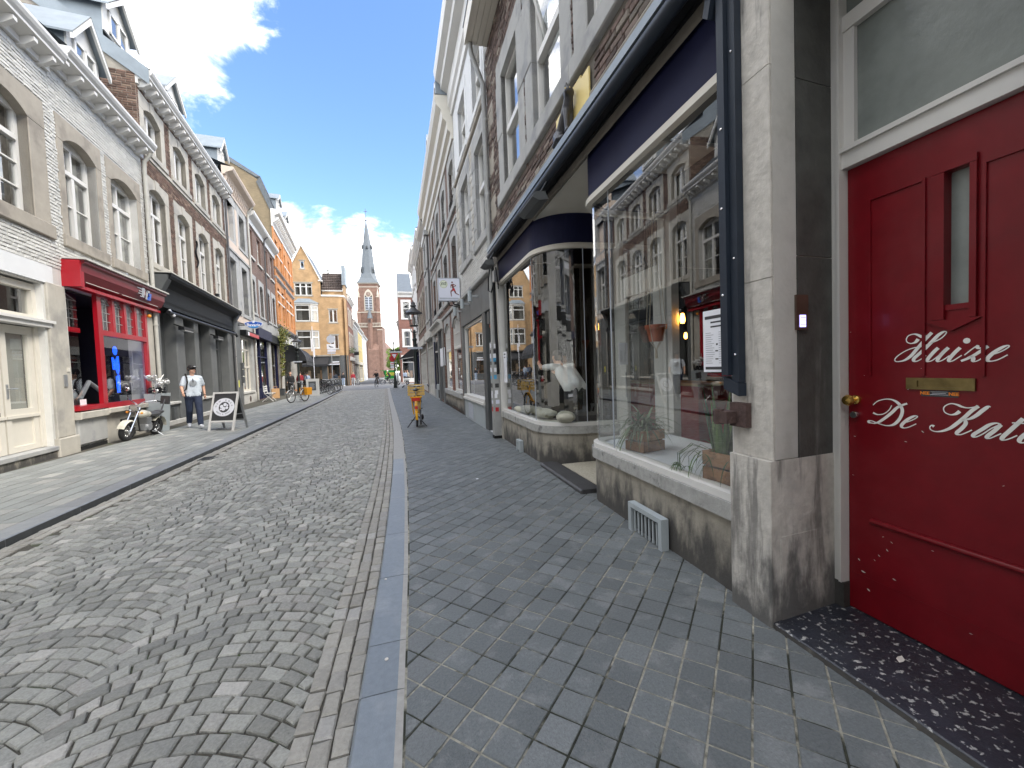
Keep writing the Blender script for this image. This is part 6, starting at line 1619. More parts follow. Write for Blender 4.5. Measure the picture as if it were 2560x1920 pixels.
# ------------------------------------------------------------------ the far end: ochre corner house, row beyond, church, tree
def house_ochre():
    b = B('ochre_corner_house', 'ochre brick corner house with steep gable and two-storey bay window', 'L', 0, (-12.7, 57.), (1, 0))
    b.s = -1; s = -1
    holes = []
    GW = 3.95
    # gable front
    h1 = [(.95, 2.95, 11.5, 13.05), (1.73, 2.20, 14.85, 15.8)]
    b.wall('wall', 'brick_wall_ochre', -.2, GW, -.1, 13.45, [h1[0], (.55, GW - .3, .2, 3.8)])
    m = b.mb(); ap = 17.65; uc = 1.96
    tri = [(-.2, 13.45), (GW, 13.45), (uc, ap)]
    m.poly([(-.2, 0, 13.45), (1.73, 0, 13.45), (1.73, 0, 17.1), ]); 
    m = b.mb()
    zt = lambda u: 13.45 + (ap - 13.45) * (1 - abs(u - uc) / ((GW + .2) / 2))
    a, c, e, f = h1[1]
    uL = -.115
    m.poly([(uL, 0, 13.45), (a, 0, 13.45), (a, 0, zt(a)), ]); m.poly([(c, 0, 13.45), (GW, 0, 13.45), (c, 0, zt(c))])
    m.poly([(a, 0, 13.45), (c, 0, 13.45), (c, 0, e), (a, 0, e)]); m.poly([(a, 0, f), (c, 0, f), (c, 0, zt(c)), (uc, 0, ap), (a, 0, zt(a))])
    b.part(m, 'gable', 'brick_wall_ochre', uv=True)
    m = b.mb(); t = .16
    for (p, q) in (((-.3, 13.2), (uc, ap)), ((uc, ap), (GW + .1, 13.3))):
        m.prism([p, q, (q[0], q[1] + t), (p[0], p[1] + t)], -.3, .12)
    m.box(GW - .25, GW + .25, -.3, .12, 13.3, 13.45)
    b.part(m, 'gable_coping', 'white_paint')
    m = b.mb(); m.quad((-.3, -.1, 13.3), (uc, -.1, ap + .1), (uc, -8, ap + .1), (-.3, -8, 13.3)); m.quad((GW + .1, -.1, 13.3), (uc, -.1, ap + .1), (uc, -8, ap + .1), (GW + .1, -8, 13.3)); b.part(m, 'roof', 'slate')
    def triple(u0, u1, z0, z1, n, d=0., far=True):
        b.bev('window_surround', 'stone_tan', u0 - .14, u1 + .14, d - .15, d + .02, z0 - .14, z0); b.box('window_surround', 'stone_tan', u0 - .14, u1 + .14, d - .15, d + .03, z1, z1 + .14)
        w = (u1 - u0) / n
        for k in range(n):
            a, c = u0 + w * k, u0 + w * (k + 1)
            m = b.mb(); y = d - .12
            m.box(a, a + .08, y, y + .07, z0, z1); m.box(c - .08, c, y, y + .07, z0, z1); m.box(a + .08, c - .08, y, y + .07, z0, z0 + .09); m.box(a + .08, c - .08, y, y + .07, z1 - .09, z1)
            if z1 - z0 > 1.9 or n == 3: m.box(a + .08, c - .08, y, y + .07, z1 - (z1 - z0) * .32, z1 - (z1 - z0) * .32 + .09)
            fr = b.part(m, 'window', 'white_paint')
            b.part(b.mb().quad((a, y + .02, z0), (c, y + .02, z0), (c, y + .02, z1), (a, y + .02, z1)), 'pane', 'glass', fr)
            b.part(b.mb().quad((a, y - .3, z0), (c, y - .3, z0), (c, y - .3, z1), (a, y - .3, z1)).quad((a, y, z0), (a, y - .3, z0), (a, y - .3, z1), (a, y, z1)).quad((c, y, z0), (c, y - .3, z0), (c, y - .3, z1), (c, y, z1)), 'room', 'window_void', fr)
            b.part(b.mb().quad((a + .1, y - .12, z0), (a + (c - a) * .42, y - .12, z0), (a + (c - a) * .42, y - .12, z1), (a + .1, y - .12, z1)), 'curtain', 'curtain_dark', fr)
    triple(.95, 2.95, 11.5, 13.05, 3); triple(1.73, 2.20, 14.85, 15.8, 1)
    # bay window, two storeys
    bay = [(.85, .02), (.95, .62), (2.72, .62), (3.55, .02)]
    for (z0, z1, mt) in ((3.95, 4.72, 'brick_wall_ochre'), (7.12, 8.1, 'brick_wall_ochre'), (10.32, 10.5, 'white_paint')):
        m = b.mb()
        for p, q in zip(bay[:-1], bay[1:]): m.quad((p[0], p[1], z0), (q[0], q[1], z0), (q[0], q[1], z1), (p[0], p[1], z1))
        m.poly([(u, d, z1) for u, d in bay]); m.poly([(u, d, z0) for u, d in bay])
        b.part(m, 'bay_panel', mt, uv=True)
    for (z0, z1) in ((4.72, 7.12), (8.1, 10.32)):
        for (p, q) in zip(bay[:-1], bay[1:]):
            P, Q = np.array(p), np.array(q); dd = (Q - P); L_ = np.linalg.norm(dd); dd /= L_; nn = np.array([-dd[1], dd[0]])
            fr = None; m = b.mb()
            def pl(a, c, e, f, o0, o1):
                A0, C0 = P + dd * a, P + dd * c
                v = [(*(A0 + nn * o0), e), (*(C0 + nn * o0), e), (*(C0 + nn * o1), e), (*(A0 + nn * o1), e), (*(A0 + nn * o0), f), (*(C0 + nn * o0), f), (*(C0 + nn * o1), f), (*(A0 + nn * o1), f)]
                m.add(v, [(0, 3, 2, 1), (4, 5, 6, 7), (0, 1, 5, 4), (1, 2, 6, 5), (2, 3, 7, 6), (3, 0, 4, 7)])
            for (a, c, e, f) in ((.06, .16, z0 + .1, z1 - .1), (L_ - .16, L_ - .06, z0 + .1, z1 - .1), (.16, L_ - .16, z0 + .1, z0 + .22), (.16, L_ - .16, z1 - .2, z1 - .1), (.16, L_ - .16, z0 + 1.45, z0 + 1.58)): pl(a, c, e, f, -.1, -.02)
            fr = b.part(m, 'window', 'white_paint')
            m = b.mb(); pl(0, .06, z0, z1, -.1, .01); pl(L_ - .06, L_, z0, z1, -.1, .01); pl(.06, L_ - .06, z0, z0 + .1, -.1, .02); pl(.06, L_ - .06, z1 - .1, z1, -.1, .02)
            b.part(m, 'window_surround', 'stone_tan')
            m = b.mb(); A0, C0 = P - nn * .05, Q - nn * .05; m.quad((*A0, z0), (*C0, z0), (*C0, z1), (*A0, z1)); b.part(m, 'pane', 'glass', fr)
            m = b.mb(); A0, C0 = P + dd * L_ * .08 - nn * .2, P + dd * L_ * .45 - nn * .2; m.quad((*A0, z0), (*C0, z0), (*C0, z1), (*A0, z1)); b.part(m, 'curtain', 'curtain_dark', fr)
            m = b.mb(); A0, C0 = P - nn * .34, Q - nn * .34; m.quad((*A0, z0), (*C0, z0), (*C0, z1), (*A0, z1)); b.part(m, 'room', 'window_void', fr)
    m = b.mb(); top = [(1.15, .02), (3.0, .02)]
    eave = [(.7, .0), (.82, .72), (2.8, .72), (3.75, .0)]
    m.poly([(eave[0][0], eave[0][1], 10.5), (eave[1][0], eave[1][1], 10.5), (1.3, .1, 11.1)]); m.poly([(eave[1][0], eave[1][1], 10.5), (eave[2][0], eave[2][1], 10.5), (2.6, .1, 11.1), (1.3, .1, 11.1)]); m.poly([(eave[2][0], eave[2][1], 10.5), (eave[3][0], eave[3][1], 10.5), (2.6, .1, 11.1)])
    b.part(m, 'bay_roof', 'zinc')
    # flat-topped part with the rounded corner
    P = [(GW + .002, 0.), (5.75, 0.)] + [(5.75 + .95 * math.sin(t), -.95 + .95 * math.cos(t)) for t in np.linspace(.15, math.pi / 2, 8)] + [(6.7, -6.)]
    win = [(4.95, 6.0, 8.1, 9.75), (4.95, 6.0, 4.72, 6.5)]
    m = b.mb()
    for p, q in zip(P[1:-1], P[2:]): m.quad((p[0], p[1], -.1), (q[0], q[1], -.1), (q[0], q[1], 11.4), (p[0], p[1], 11.4))
    b.part(m, 'corner_wall', 'brick_wall_ochre', uv=True)
    b.wall('wall', 'brick_wall_ochre', GW + .004, 5.75, -.1, 11.4, [(4.75, 5.74, z0, z1) for (_, _, z0, z1) in win] + [(4.3, 5.7, .9, 2.9)])
    for (_, _, z0, z1) in win: triple(4.75, 5.74, z0, z1, 2)
    m = b.mb()
    for p, q in zip(P[:-1], P[1:]):
        for (o, z0, z1) in ((.06, 11.4, 11.62),):
            m.quad((p[0] * 1., p[1] + o, z0), (q[0] + (o if q[0] > 5.8 else 0), q[1] + o, z0), (q[0] + (o if q[0] > 5.8 else 0), q[1] + o, z1), (p[0], p[1] + o, z1))
    m.poly([(u, d, 11.55) for u, d in P] + [(GW, -6, 11.55)])
    b.part(m, 'parapet', 'white_paint')
    # tiled roof set back above it, with the tall end chimney
    b.box('attic_wall', 'brick_wall_ochre', GW, 6.6, -3.2, -.9, 11.5, 12.2, uv=True); b.box('attic_gutter', 'white_paint', GW, 6.5, -1., -.7, 12.2, 12.32)
    m = b.mb().quad((GW - .1, -.75, 12.3), (6.45, -.75, 12.3), (6.45, -2.6, 14.9), (GW - .1, -2.6, 14.9)); rf = b.part(m, 'tiled_roof', 'roof_tile')
    tm = b.mb(); nr, nc = 10, 12
    for r in range(nr):
        for k in range(nc):
            t0, t1 = r / nr, (r + 1) / nr
            u0 = GW - .1 + (6.5 - GW) * k / nc; u1 = u0 + (6.5 - GW) / nc
            f = lambda t, o: (-.75 - 1.85 * t + o * .8, 12.3 + 2.6 * t + o * .55)
            d0, z0 = f(t0, .10); d1, z1 = f(t1, .03)
            um = (u0 + u1) / 2
            tm.add([(u0, d0 - .04, z0), (um, d0 + .03, z0 + .02), (u1, d0 - .04, z0), (u1, d1 - .04, z1), (um, d1 + .02, z1), (u0, d1 - .04, z1), (u0, d0 - .1, z0 - .06), (u1, d0 - .1, z0 - .06)],
                   [(0, 1, 4, 5), (1, 2, 3, 4), (0, 6, 7, 2, 1)])
    for r in range(1): b.part(tm, 'roof_tiles', 'roof_tile', rf, kind='stuff')
    b.box('chimney', 'brick_wall_ochre', 6.5, 6.75, -2.9, -.6, 11.5, 13.); b.box('chimney_coping', 'zinc', 6.42, 6.84, -3., -.5, 13., 15.5)
    b.part(b.mb().lathe([(.1, 0), (.1, .35), (.16, .4), (0, .5)], (4.6, -2.4, 14.9), 8), 'flue', 'pipe_dark')
    b.mass('brick_wall_ochre', -.2, 6.6, 9, 11.4)
    # shops below
    b.box('shop_cornice', 'stone_tan', -.2, 5.8, -.02, .22, 3.8, 3.98)
    b.box('shop_front', 'shop_grey', 3.6, 5.74, -.02, .05, 2.95, 3.8); b.box('shop_front', 'shop_grey', 3.6, 4.28, -.02, .05, 0, 2.95); b.box('shop_front', 'shop_grey', 4.28, 5.74, -.02, .05, 0, .88)
    m = b.mb()
    for p, q in zip(P[1:10], P[2:10]):
        n_ = np.array([q[1] - p[1], -(q[0] - p[0])]); n_ = -n_ / max(np.linalg.norm(n_), 1e-6) * .05
        m.quad((p[0] + n_[0], p[1] + n_[1], 0), (q[0] + n_[0], q[1] + n_[1], 0), (q[0] + n_[0], q[1] + n_[1], 3.9), (p[0] + n_[0], p[1] + n_[1], 3.9))
    b.part(m, 'shop_front', 'shop_grey')
    b.box('shop_sign', 'sign_white', 4.9, 5.7, .05, .09, 2.98, 3.12); b.box('shop_blind', 'sign_white', 4.28, 5.74, -.05, .04, 2.7, 2.85)
    fr = b.box('shop_room', 'window_void', .55, 5.74, -1.6, -1.5, .2, 3.8)
    m = b.mb()
    for k in range(14): m.box(.8 + .35 * k, 1.1 + .35 * k, -1.0, -.8, .6 + .35 * (k % 3), .85 + .4 * (k % 4))
    b.part(m, 'shop_goods', 'display_goods')
    b.part(b.mb().quad((.55, -.1, .6), (5.74, -.1, .6), (5.74, -.1, 3.), (.55, -.1, 3.)), 'shop_pane', 'glass')
    return b
def church():
    root = thing('church_tower', 'brown brick church tower with pointed slate spire and clock window', 'church', (-6.9, 135, 0), R(-6))
    def part(m, n, mt, p=None, **k): return m.build(n, mt, p or root, **k)
    w = 2.75
    part(MB().box(-w, w, -w, w, 0, 28.6), 'tower', 'brick_wall_church', uv=True)
    part(MB().box(-w - .7, w + .9, -w - .6, w + 1, 0, 15.3), 'tower_base', 'brick_wall_church', uv=True)
    for sx in (-1, 1):
        for (dx, z1, wd) in ((.0, 24.5, .5), (.28, 19.8, .75), (.6, 14.5, 1.1)):
            part(MB().box(*sorted((sx * (w - .45), sx * (w + .35 + dx))), -w - .3 - dx, -w + .5, 0, z1).prism([(-w - .3 - dx, z1), (-w + .5, z1), (-w + .5, z1 + 1.)], *sorted((sx * (w - .45), sx * (w + .35 + dx))), 'x'), 'buttress', 'brick_wall_church', uv=True)
            part(MB().box(*sorted((sx * (w - .5), sx * (w + .4 + dx))), -w - .36 - dx, -w + .5, z1 - .12, z1 + .08), 'buttress_coping', 'church_stone')
        part(MB().lathe([(.3, 24.5), (.34, 25.3), (.02, 27)], (sx * (w + .05), -w - .05, 0), 8), 'pinnacle', 'church_stone')
    for z, e in ((19.8, .12), (28.5, .3), (15.3, 1.0), (27.4, .05)): part(MB().box(-w - e, w + e, -w - e, w + e, z, z + .22), 'string_course', 'church_stone')
    bal = MB()
    for k in range(19): x = -w - .7 + .4 * k; bal.box(x, x + .1, -w - 1., -w - .85, 15.5, 16.4)
    bal.box(-w - .8, w + 1., -w - 1.05, -w - .8, 16.4, 16.55); part(bal, 'balustrade', 'church_stone')
    # pointed belfry window with clock
    def pointed(cx, hw, z0, zs, n=8):
        pts = [(cx - hw, z0), (cx + hw, z0)]
        for k in range(n + 1): t = k / n; a = t * R(60); pts.append((cx - hw + 2 * hw * math.cos(a), zs + 2 * hw * math.sin(a)))
        for k in range(n, -1, -1): t = k / n; a = t * R(60); pts.append((cx + hw - 2 * hw * math.cos(a), zs + 2 * hw * math.sin(a)))
        return pts
    fr = part(MB().prism(pointed(.1, 1.3, 20.2, 24.6), -w - .06, -w + .1), 'belfry_window', 'church_stone')
    part(MB().prism(pointed(.1, 1.02, 20.4, 24.5), -w - .1, -w - .06), 'belfry_opening', 'window_void', fr)
    lv = MB()
    for k in range(8): lv.box(-.9, 1.1, -w - .2, -w - .1, 20.6 + .5 * k, 20.78 + .5 * k)
    lv.box(-.02, .22, -w - .22, -w - .1, 20.4, 24.6); part(lv, 'louvre', 'sign_grey_back', fr)
    ck = part(MB().lathe([(.92, 0), (.92, -.12), (0, -.12)], (.1, -w - .1, 25.3), 20, axis='y'), 'clock', 'church_stone', fr)
    part(MB().lathe([(.7, -.125), (.0, -.13)], (.1, -w - .1, 25.3), 20, axis='y'), 'clock_face', 'brick_wall_church', ck); part(MB().box(.07, .13, -w - .25, -w - .22, 25.3, 25.9).box(.1, .45, -w - .25, -w - .22, 25.27, 25.33), 'clock_hand', 'church_stone', ck)
    # stair turret
    tr = part(MB().lathe([(.75, 0), (.75, 18.)], (.35, -w - .8, 0), 8), 'stair_turret', 'brick_wall_church', uv=True); part(MB().lathe([(.85, 17.9), (.02, 21.4)], (.35, -w - .8, 0), 8), 'turret_roof', 'slate', tr)
    om = MB()
    for k in range(3): om.box(.02 + .24 * k, .16 + .24 * k, -w - 1.6, -w - 1.5, 16.6, 17.6)
    part(om, 'turret_opening', 'window_void', tr)
    for z in (8.5, 12.): part(MB().box(-.1, .1, -w - .68, -w - .58, z, z + 1.1), 'slit_window', 'window_void')
    # spire: square flare turning octagonal
    prof = [(3.15, 28.7), (2.45, 30.3), (2.05, 32.), (1.28, 40.), (.12, 48.)]
    m = MB(); rings = []
    for i, (r, z) in enumerate(prof):
        f = min(i / 1.6, 1.)
        for k in range(8):
            a = k * math.pi / 4 + math.pi / 8
            ox, oy = r * math.cos(a), r * math.sin(a)
            sq = r / max(abs(math.cos(a)), abs(math.sin(a)))
            sx, sy = (sq * math.cos(a), sq * math.sin(a))
            if f < 1: sx = math.copysign(r, sx); sy = math.copysign(r, sy)
            m.v.append((sx * (1 - f) + ox / math.cos(math.pi / 8) * f, sy * (1 - f) + oy / math.cos(math.pi / 8) * f, z))
    n = len(prof)
    for i in range(n - 1):
        for k in range(8): m.f.append((i * 8 + k, i * 8 + (k + 1) % 8, (i + 1) * 8 + (k + 1) % 8, (i + 1) * 8 + k)); m.m.append(0)
    part(m, 'spire', 'slate')
    for (x, y, z, h) in ((-1.7, -1.2, 32.2, 1.7), (1.7, -1.2, 32.2, 1.7), (-1.25, -.4, 39.6, 1.2), (1.25, -.4, 39.6, 1.2), (.1, -1.3, 39.4, 1.0)):
        l = part(MB().prism([(x - .35, z), (x + .35, z), (x + .35, z + h * .5), (x, z + h), (x - .35, z + h * .5)], y - .5, y + .4), 'lucarne', 'slate'); part(MB().box(x - .18, x + .18, y - .52, y - .5, z + .1, z + h * .5), 'lucarne_opening', 'window_void', l)
    part(MB().tube([(0, 0, 48), (0, 0, 51.9)], .07, 6).ball((0, 0, 48.3), .3).box(-.5, .5, -.05, .05, 50.9, 51.05), 'finial', 'pipe_dark')
    part(MB().box(-6., 3, 2.8, 30, 0, 10).prism([(-6., 10), (3., 10), (-1.5, 15)], 2.8, 30, 'y'), 'nave', ['brick_wall_church'], uv=True)
    part(MB().box(-.5, 2.6, -w - 1.6, -w - .5, 0, 8.4).prism([(-w - 1.6, 8.4), (-w - .5, 8.4), (-w - .5, 10.5)], -.5, 2.6, 'x'), 'porch_wall', 'brick_wall_church', uv=True)
def tree():
    root = thing('broadleaf_tree', 'bright green leafy tree beside the church tower', 'tree', (.9, 112, 0))
    tm = MB().tube([(0, 0, 0), (.1, 0, 2.), (0, .1, 4.5), (.2, 0, 6.5)], [.28, .22, .16, .06], 8)
    for k in range(9):
        a = k * 2.4; z = 2.6 + .4 * k
        tm.tube([(0, 0, z), (1.1 * math.cos(a), 1.1 * math.sin(a), z + .8), (2.0 * math.cos(a + .2), 2.0 * math.sin(a + .2), z + 1.3)], [.09, .06, .02], 6)
    tm.build('trunk', 'bark', root)
    m = MB(); cl = [(rng.normal(0, 1.5), rng.normal(0, 1.3), 4.9 + rng.normal(0, 1.7), rng.uniform(.7, 1.3)) for _ in range(44)]
    for (x, y, z, r) in cl:
        for _ in range(190):
            v = rng.normal(0, 1, 3); v /= np.linalg.norm(v); q = np.array([x, y, z]) + v * r * rng.uniform(.55, 1.05)
            if q[2] < 1.8: continue
            a, b_ = rng.normal(0, 1, 3), rng.normal(0, 1, 3); a /= np.linalg.norm(a); b_ -= a * (a @ b_); b_ /= np.linalg.norm(b_); w = .2
            m.quad(tuple(q - a * w), tuple(q + b_ * w * .6), tuple(q + a * w), tuple(q - b_ * w * .6))
    m.build('crown', 'leaf_tree', root, kind='stuff')
house_ochre()
O2, D2 = (-5.93, 59.), (-.72, 62.)
simple_house('red_brick_house', 'red brick house with white stone bands beyond the ochre corner house', 'L', .2, 7.5, 11.8, 'brick_wall_red', [((1.2, 3.6, 6.), .5, 8.1, 10.2), ((1.2, 3.6, 6.), .5, 4.6, 6.9)], origin=O2, direction=D2, stone='stone_white', shop=(.5, 7., 3.3, 'white_paint'), brk=.6)
simple_house('grey_plaster_house', 'grey plastered house with slate roof in the far left row', 'L', 7.9, 9, 9.4, 'stone_grey', [((1.5, 4., 6.8), .5, 6.3, 8.4), ((1.5, 4., 6.8), .5, 3.9, 5.6)], origin=O2, direction=D2, shop=(.5, 8., 3., 'stone_white'))
simple_house('yellow_plaster_house', 'yellow plastered house in the far left row', 'L', 17.1, 10, 9.2, 'yellow_plaster', [((1.5, 4.5, 7.8), .5, 6.3, 8.2), ((1.5, 4.5, 7.8), .5, 3.9, 5.6)], origin=O2, direction=D2, shop=(.5, 9., 3., 'cream_paint'))
simple_house('white_plaster_house', 'white plastered house next to the church in the far left row', 'L', 27.4, 14, 9., 'white_plaster', [((2, 5, 8, 11), .5, 5.9, 7.9), ((2, 5, 8, 11), .5, 3.5, 5.2)], origin=O2, direction=D2)
simple_house('striped_corner_house', 'dark brick corner house with white stripes and mansard roof across the junction', 'L', 0, 1.9, 11.9, 'brick_wall_red', [((1.,), .4, 8.6, 10.8), ((1.,), .4, 4.9, 6.9)], origin=(.62, 57.), direction=(1, 0), stone='white_paint', roof=('slate', 4.), shop=(.2, 1.7, 3.2, 'white_paint'), depth=12)
simple_house('white_corner_house', 'white bay-fronted house behind the striped corner house', 'L', 0, 4, 11.2, 'white_plaster', [((1., 2.6), .4, 7.6, 9.8), ((1., 2.6), .4, 4.4, 6.6)], origin=(2.55, 57.), direction=(1, 0), stone='white_paint', depth=12)
simple_house('far_right_house', 'pale house far off on the right beyond the junction', 'R', 0, 26, 9.5, 'white_plaster', [((3, 8, 13, 18, 23), .6, 6, 8.2), ((3, 8, 13, 18, 23), .6, 3.4, 5.2)], origin=(.7, 69.5), direction=(.03, 1))
simple_house('side_street_house', 'pale house closing the side street behind the orange brick house', 'L', 0, 9, 10.5, 'white_plaster', [((2, 4.5, 7), .6, 7, 9), ((2, 4.5, 7), .6, 4, 6)], origin=(-22.2, 57.), direction=(1, 0))
church(); tree()
# ------------------------------------------------------------------ people
def capsules(segs):
    m = MB()
    for (p0, p1, r0, r1) in segs:
        p0, p1 = Vector(p0), Vector(p1)
        m.tube([p0, p1], [r0, r1], 10); m.ball(p0, r0, seg=10, rows=7)
        m.ball(p1, r1, seg=10, rows=7)
    return m
def fuse(m, name, mats, voxel, smooth=6, segs=None, keys=None):
    """one continuous skin over overlapping limbs"""
    me = bpy.data.meshes.new('tmp'); me.from_pydata(m.v, [], m.f)
    o = bpy.data.objects.new('tmp', me); COL.objects.link(o)
    r = o.modifiers.new('r', 'REMESH'); r.mode = 'VOXEL'; r.voxel_size = voxel
    if smooth: s = o.modifiers.new('s', 'SMOOTH'); s.iterations = smooth; s.factor = .5
    dg = bpy.context.evaluated_depsgraph_get()
    out = bpy.data.meshes.new_from_object(o.evaluated_get(dg)); out.name = name
    bpy.data.objects.remove(o); bpy.data.meshes.remove(me)
    out.materials.clear()
    for k in mats: out.materials.append(MATS[k])
    n = len(out.polygons)
    if segs and n:
        c = np.empty(n * 3); out.polygons.foreach_get('center', c); c = c.reshape(-1, 3)
        best = np.full(n, 1e9); idx = np.zeros(n, int)
        for (p0, p1, r0, r1), k in zip(segs, keys):
            p0, p1 = np.array(p0, float), np.array(p1, float); d = p1 - p0; L2 = max(d @ d, 1e-9)
            t = np.clip(((c - p0) @ d) / L2, 0, 1); q = p0 + t[:, None] * d
            dist = np.linalg.norm(c - q, axis=1) - (r0 + (r1 - r0) * t)
            w = dist < best; best[w] = dist[w]; idx[w] = k
        out.polygons.foreach_set('material_index', idx.astype(np.int32))
    out.polygons.foreach_set('use_smooth', [True] * n); out.update()
    return out
def skeleton(J, sleeve='short', female=False):
    """segments (p0,p1,r0,r1) and garment of each: 0 skin 1 top 2 trousers 3 shoes 4 hair"""
    S = []; K = []
    def add(k, a, b, r0, r1): S.append((tuple(a), tuple(b), r0, r1)); K.append(k)
    J = {k: np.array(v, float) for k, v in J.items()}
    hipc, ch, nk, hd = J['hip'], J['chest'], J['neck'], J['head']
    side = J['shl'] - J['shr']; side = side / np.linalg.norm(side); sh = np.linalg.norm(J['shl'] - J['shr']) / 2
    for sg in (-1, 1):
        add(1, ch + side * sg * sh * .46, hipc + side * sg * .085 + np.array([0, 0, .08]), .112, .118)
        add(2, hipc + side * sg * .07 + np.array([0, 0, .06]), hipc + side * sg * .09 - np.array([0, 0, .06]), .118, .115)
        add(1, nk - np.array([0, 0, .065]), J['shl' if sg > 0 else 'shr'], .052, .06)
    add(1, ch, hipc + np.array([0, 0, .12]), .125, .13)
    add(0, nk - np.array([0, 0, .05]), hd - np.array([0, 0, .06]), .056, .054)
    for s in ('l', 'r'):
        sh_, el, wr, hn = J['sh' + s], J['el' + s], J['wr' + s], J['hn' + s]
        mid = sh_ + (el - sh_) * .72
        add(1, sh_, mid, .060, .055); add(1 if sleeve == 'long' else 0, mid, el, .047, .041)
        add(1 if sleeve == 'long' else 0, el, wr, .043, .028); add(0, wr, wr + (hn - wr) * .55, .026, .034)
        # fingers: four unequal, slightly curled, and the thumb from the side of the palm
        d = (hn - wr); L_ = np.linalg.norm(d); d = d / L_; a = np.cross(d, side); a = a / max(np.linalg.norm(a), 1e-6); fw = np.cross(a, d)
        for k, ln in enumerate((.062, .07, .066, .052)):
            b0 = wr + d * L_ * .62 + a * (.024 - .016 * k); b1 = b0 + d * ln * .55 + fw * .006; b2 = b1 + d * ln * .35 - side * (.012 if s == 'l' else -.012)
            add(0, b0, b1, .0105, .0095); add(0, b1, b2, .0095, .008)
        t0 = wr + d * L_ * .3 + a * .03; add(0, t0, t0 + a * .03 + d * .03, .012, .0095)
        hp, kn, an, to = J['hp' + s], J['kn' + s], J['an' + s], J['to' + s]
        add(2, hp, kn, .098, .068); add(2, kn, an + (kn - an) * .08, .068, .058)
        add(3, an - np.array([0, 0, .03]), to, .05, .042); add(3, an - (to - an) * .3 - np.array([0, 0, .035]), an - np.array([0, 0, .02]), .042, .05)
    # head: skull, jaw, nose, ears
    f = J['face'] / np.linalg.norm(J['face']); e = np.cross(np.array([0, 0, 1.]), f); e = e / np.linalg.norm(e)
    add(0, hd + np.array([0, 0, .03]) - f * .015, hd - np.array([0, 0, .045]) + f * .02, .092, .07)
    add(0, hd - np.array([0, 0, .075]) + f * .035, hd - np.array([0, 0, .085]) + f * .05, .05, .042)
    add(0, hd + f * .088 - np.array([0, 0, .005]), hd + f * .105 - np.array([0, 0, .03]), .013, .017)
    for sg in (-1, 1): add(0, hd + e * sg * .085 + np.array([0, 0, .0]), hd + e * sg * .088 - np.array([0, 0, .03]), .017, .014)
    add(4, hd + np.array([0, 0, .045]) - f * .022, hd + np.array([0, 0, .02]) - f * .045, .094, .085)
    if female: add(4, hd - f * .06, nk - f * .06, .075, .05)
    return S, K, J, f, e
def pose(kind, stride=.24, lean=0., H=1.0, face=(1, 0, 0), arms=None):
    """joints with the figure facing +x, feet at z = 0"""
    st = stride
    J = dict(hip=(0, 0, .96), chest=(.01 + lean * .35, 0, 1.32), neck=(.015 + lean * .5, 0, 1.52), head=(.03 + lean * .6, 0, 1.665),
             shl=(.0 + lean * .45, .172, 1.415), shr=(.0 + lean * .45, -.172, 1.415), hpl=(0, .095, .92), hpr=(0, -.095, .92), face=face)
    if kind == 'walk':
        J.update(knl=(st * .62, .10, .52), anl=(st * .95, .10, .10), tol=(st * .95 + .17, .12, .06), knr=(-st * .15, -.10, .50), anr=(-st * .95, -.10, .14), tor=(-st * .95 + .16, -.115, .05))
        J.update(ell=(-.10, .255, 1.17), wrl=(-.02, .27, .93), hnl=(.02, .27, .80), elr=(.04, -.255, 1.17), wrr=(.20, -.24, .98), hnr=(.30, -.23, .92))
    elif kind == 'stand':
        J.update(knl=(.03, .10, .50), anl=(0, .11, .09), tol=(.16, .13, .05), knr=(.02, -.10, .50), anr=(-.02, -.11, .09), tor=(.14, -.13, .05))
        J.update(ell=(-.02, .25, 1.17), wrl=(.06, .26, .93), hnl=(.09, .26, .80), elr=(-.02, -.25, 1.17), wrr=(.06, -.26, .93), hnr=(.09, -.26, .80))
    elif kind == 'ride':
        J.update(hip=(0, 0, 1.02), hpl=(.0, .09, .98), hpr=(0, -.09, .98), chest=(.14, 0, 1.36), neck=(.22, 0, 1.55), head=(.27, 0, 1.68), shl=(.19, .18, 1.47), shr=(.19, -.18, 1.47))
        J.update(knl=(.40, .11, .80), anl=(.32, .11, .42), tol=(.48, .11, .40), knr=(.34, -.11, .62), anr=(.22, -.11, .20), tor=(.38, -.11, .19))
        J.update(ell=(.36, .25, 1.28), wrl=(.58, .24, 1.12), hnl=(.68, .23, 1.10), elr=(.36, -.25, 1.28), wrr=(.58, -.24, 1.12), hnr=(.68, -.23, 1.10))
    elif kind == 'lean':
        J.update(chest=(.26, 0, 1.27), neck=(.42, 0, 1.42), head=(.52, 0, 1.52), shl=(.36, .18, 1.37), shr=(.36, -.18, 1.37))
        J.update(knl=(.03, .10, .50), anl=(0, .11, .09), tol=(.16, .13, .05), knr=(.02, -.10, .50), anr=(-.1, -.11, .09), tor=(.06, -.13, .05))
        J.update(ell=(.62, .24, 1.36), wrl=(.86, .16, 1.42), hnl=(.98, .12, 1.46), elr=(.60, -.22, 1.22), wrr=(.82, -.16, 1.26), hnr=(.93, -.14, 1.28))
    return {k: (tuple(np.array(v) * H) if k != 'face' else v) for k, v in J.items()}
def person(label, loc, rotz, J, mats, sleeve='long', female=False, voxel=.026, group=None, cat='person'):
    S, K, JJ, f, e = skeleton(J, sleeve, female)
    root = thing('person', label, cat, loc, rotz, group)
    put(fuse(capsules(S), 'body', mats, voxel, 4, S, K), 'body', root)
    return root, JJ, f, e, S, K
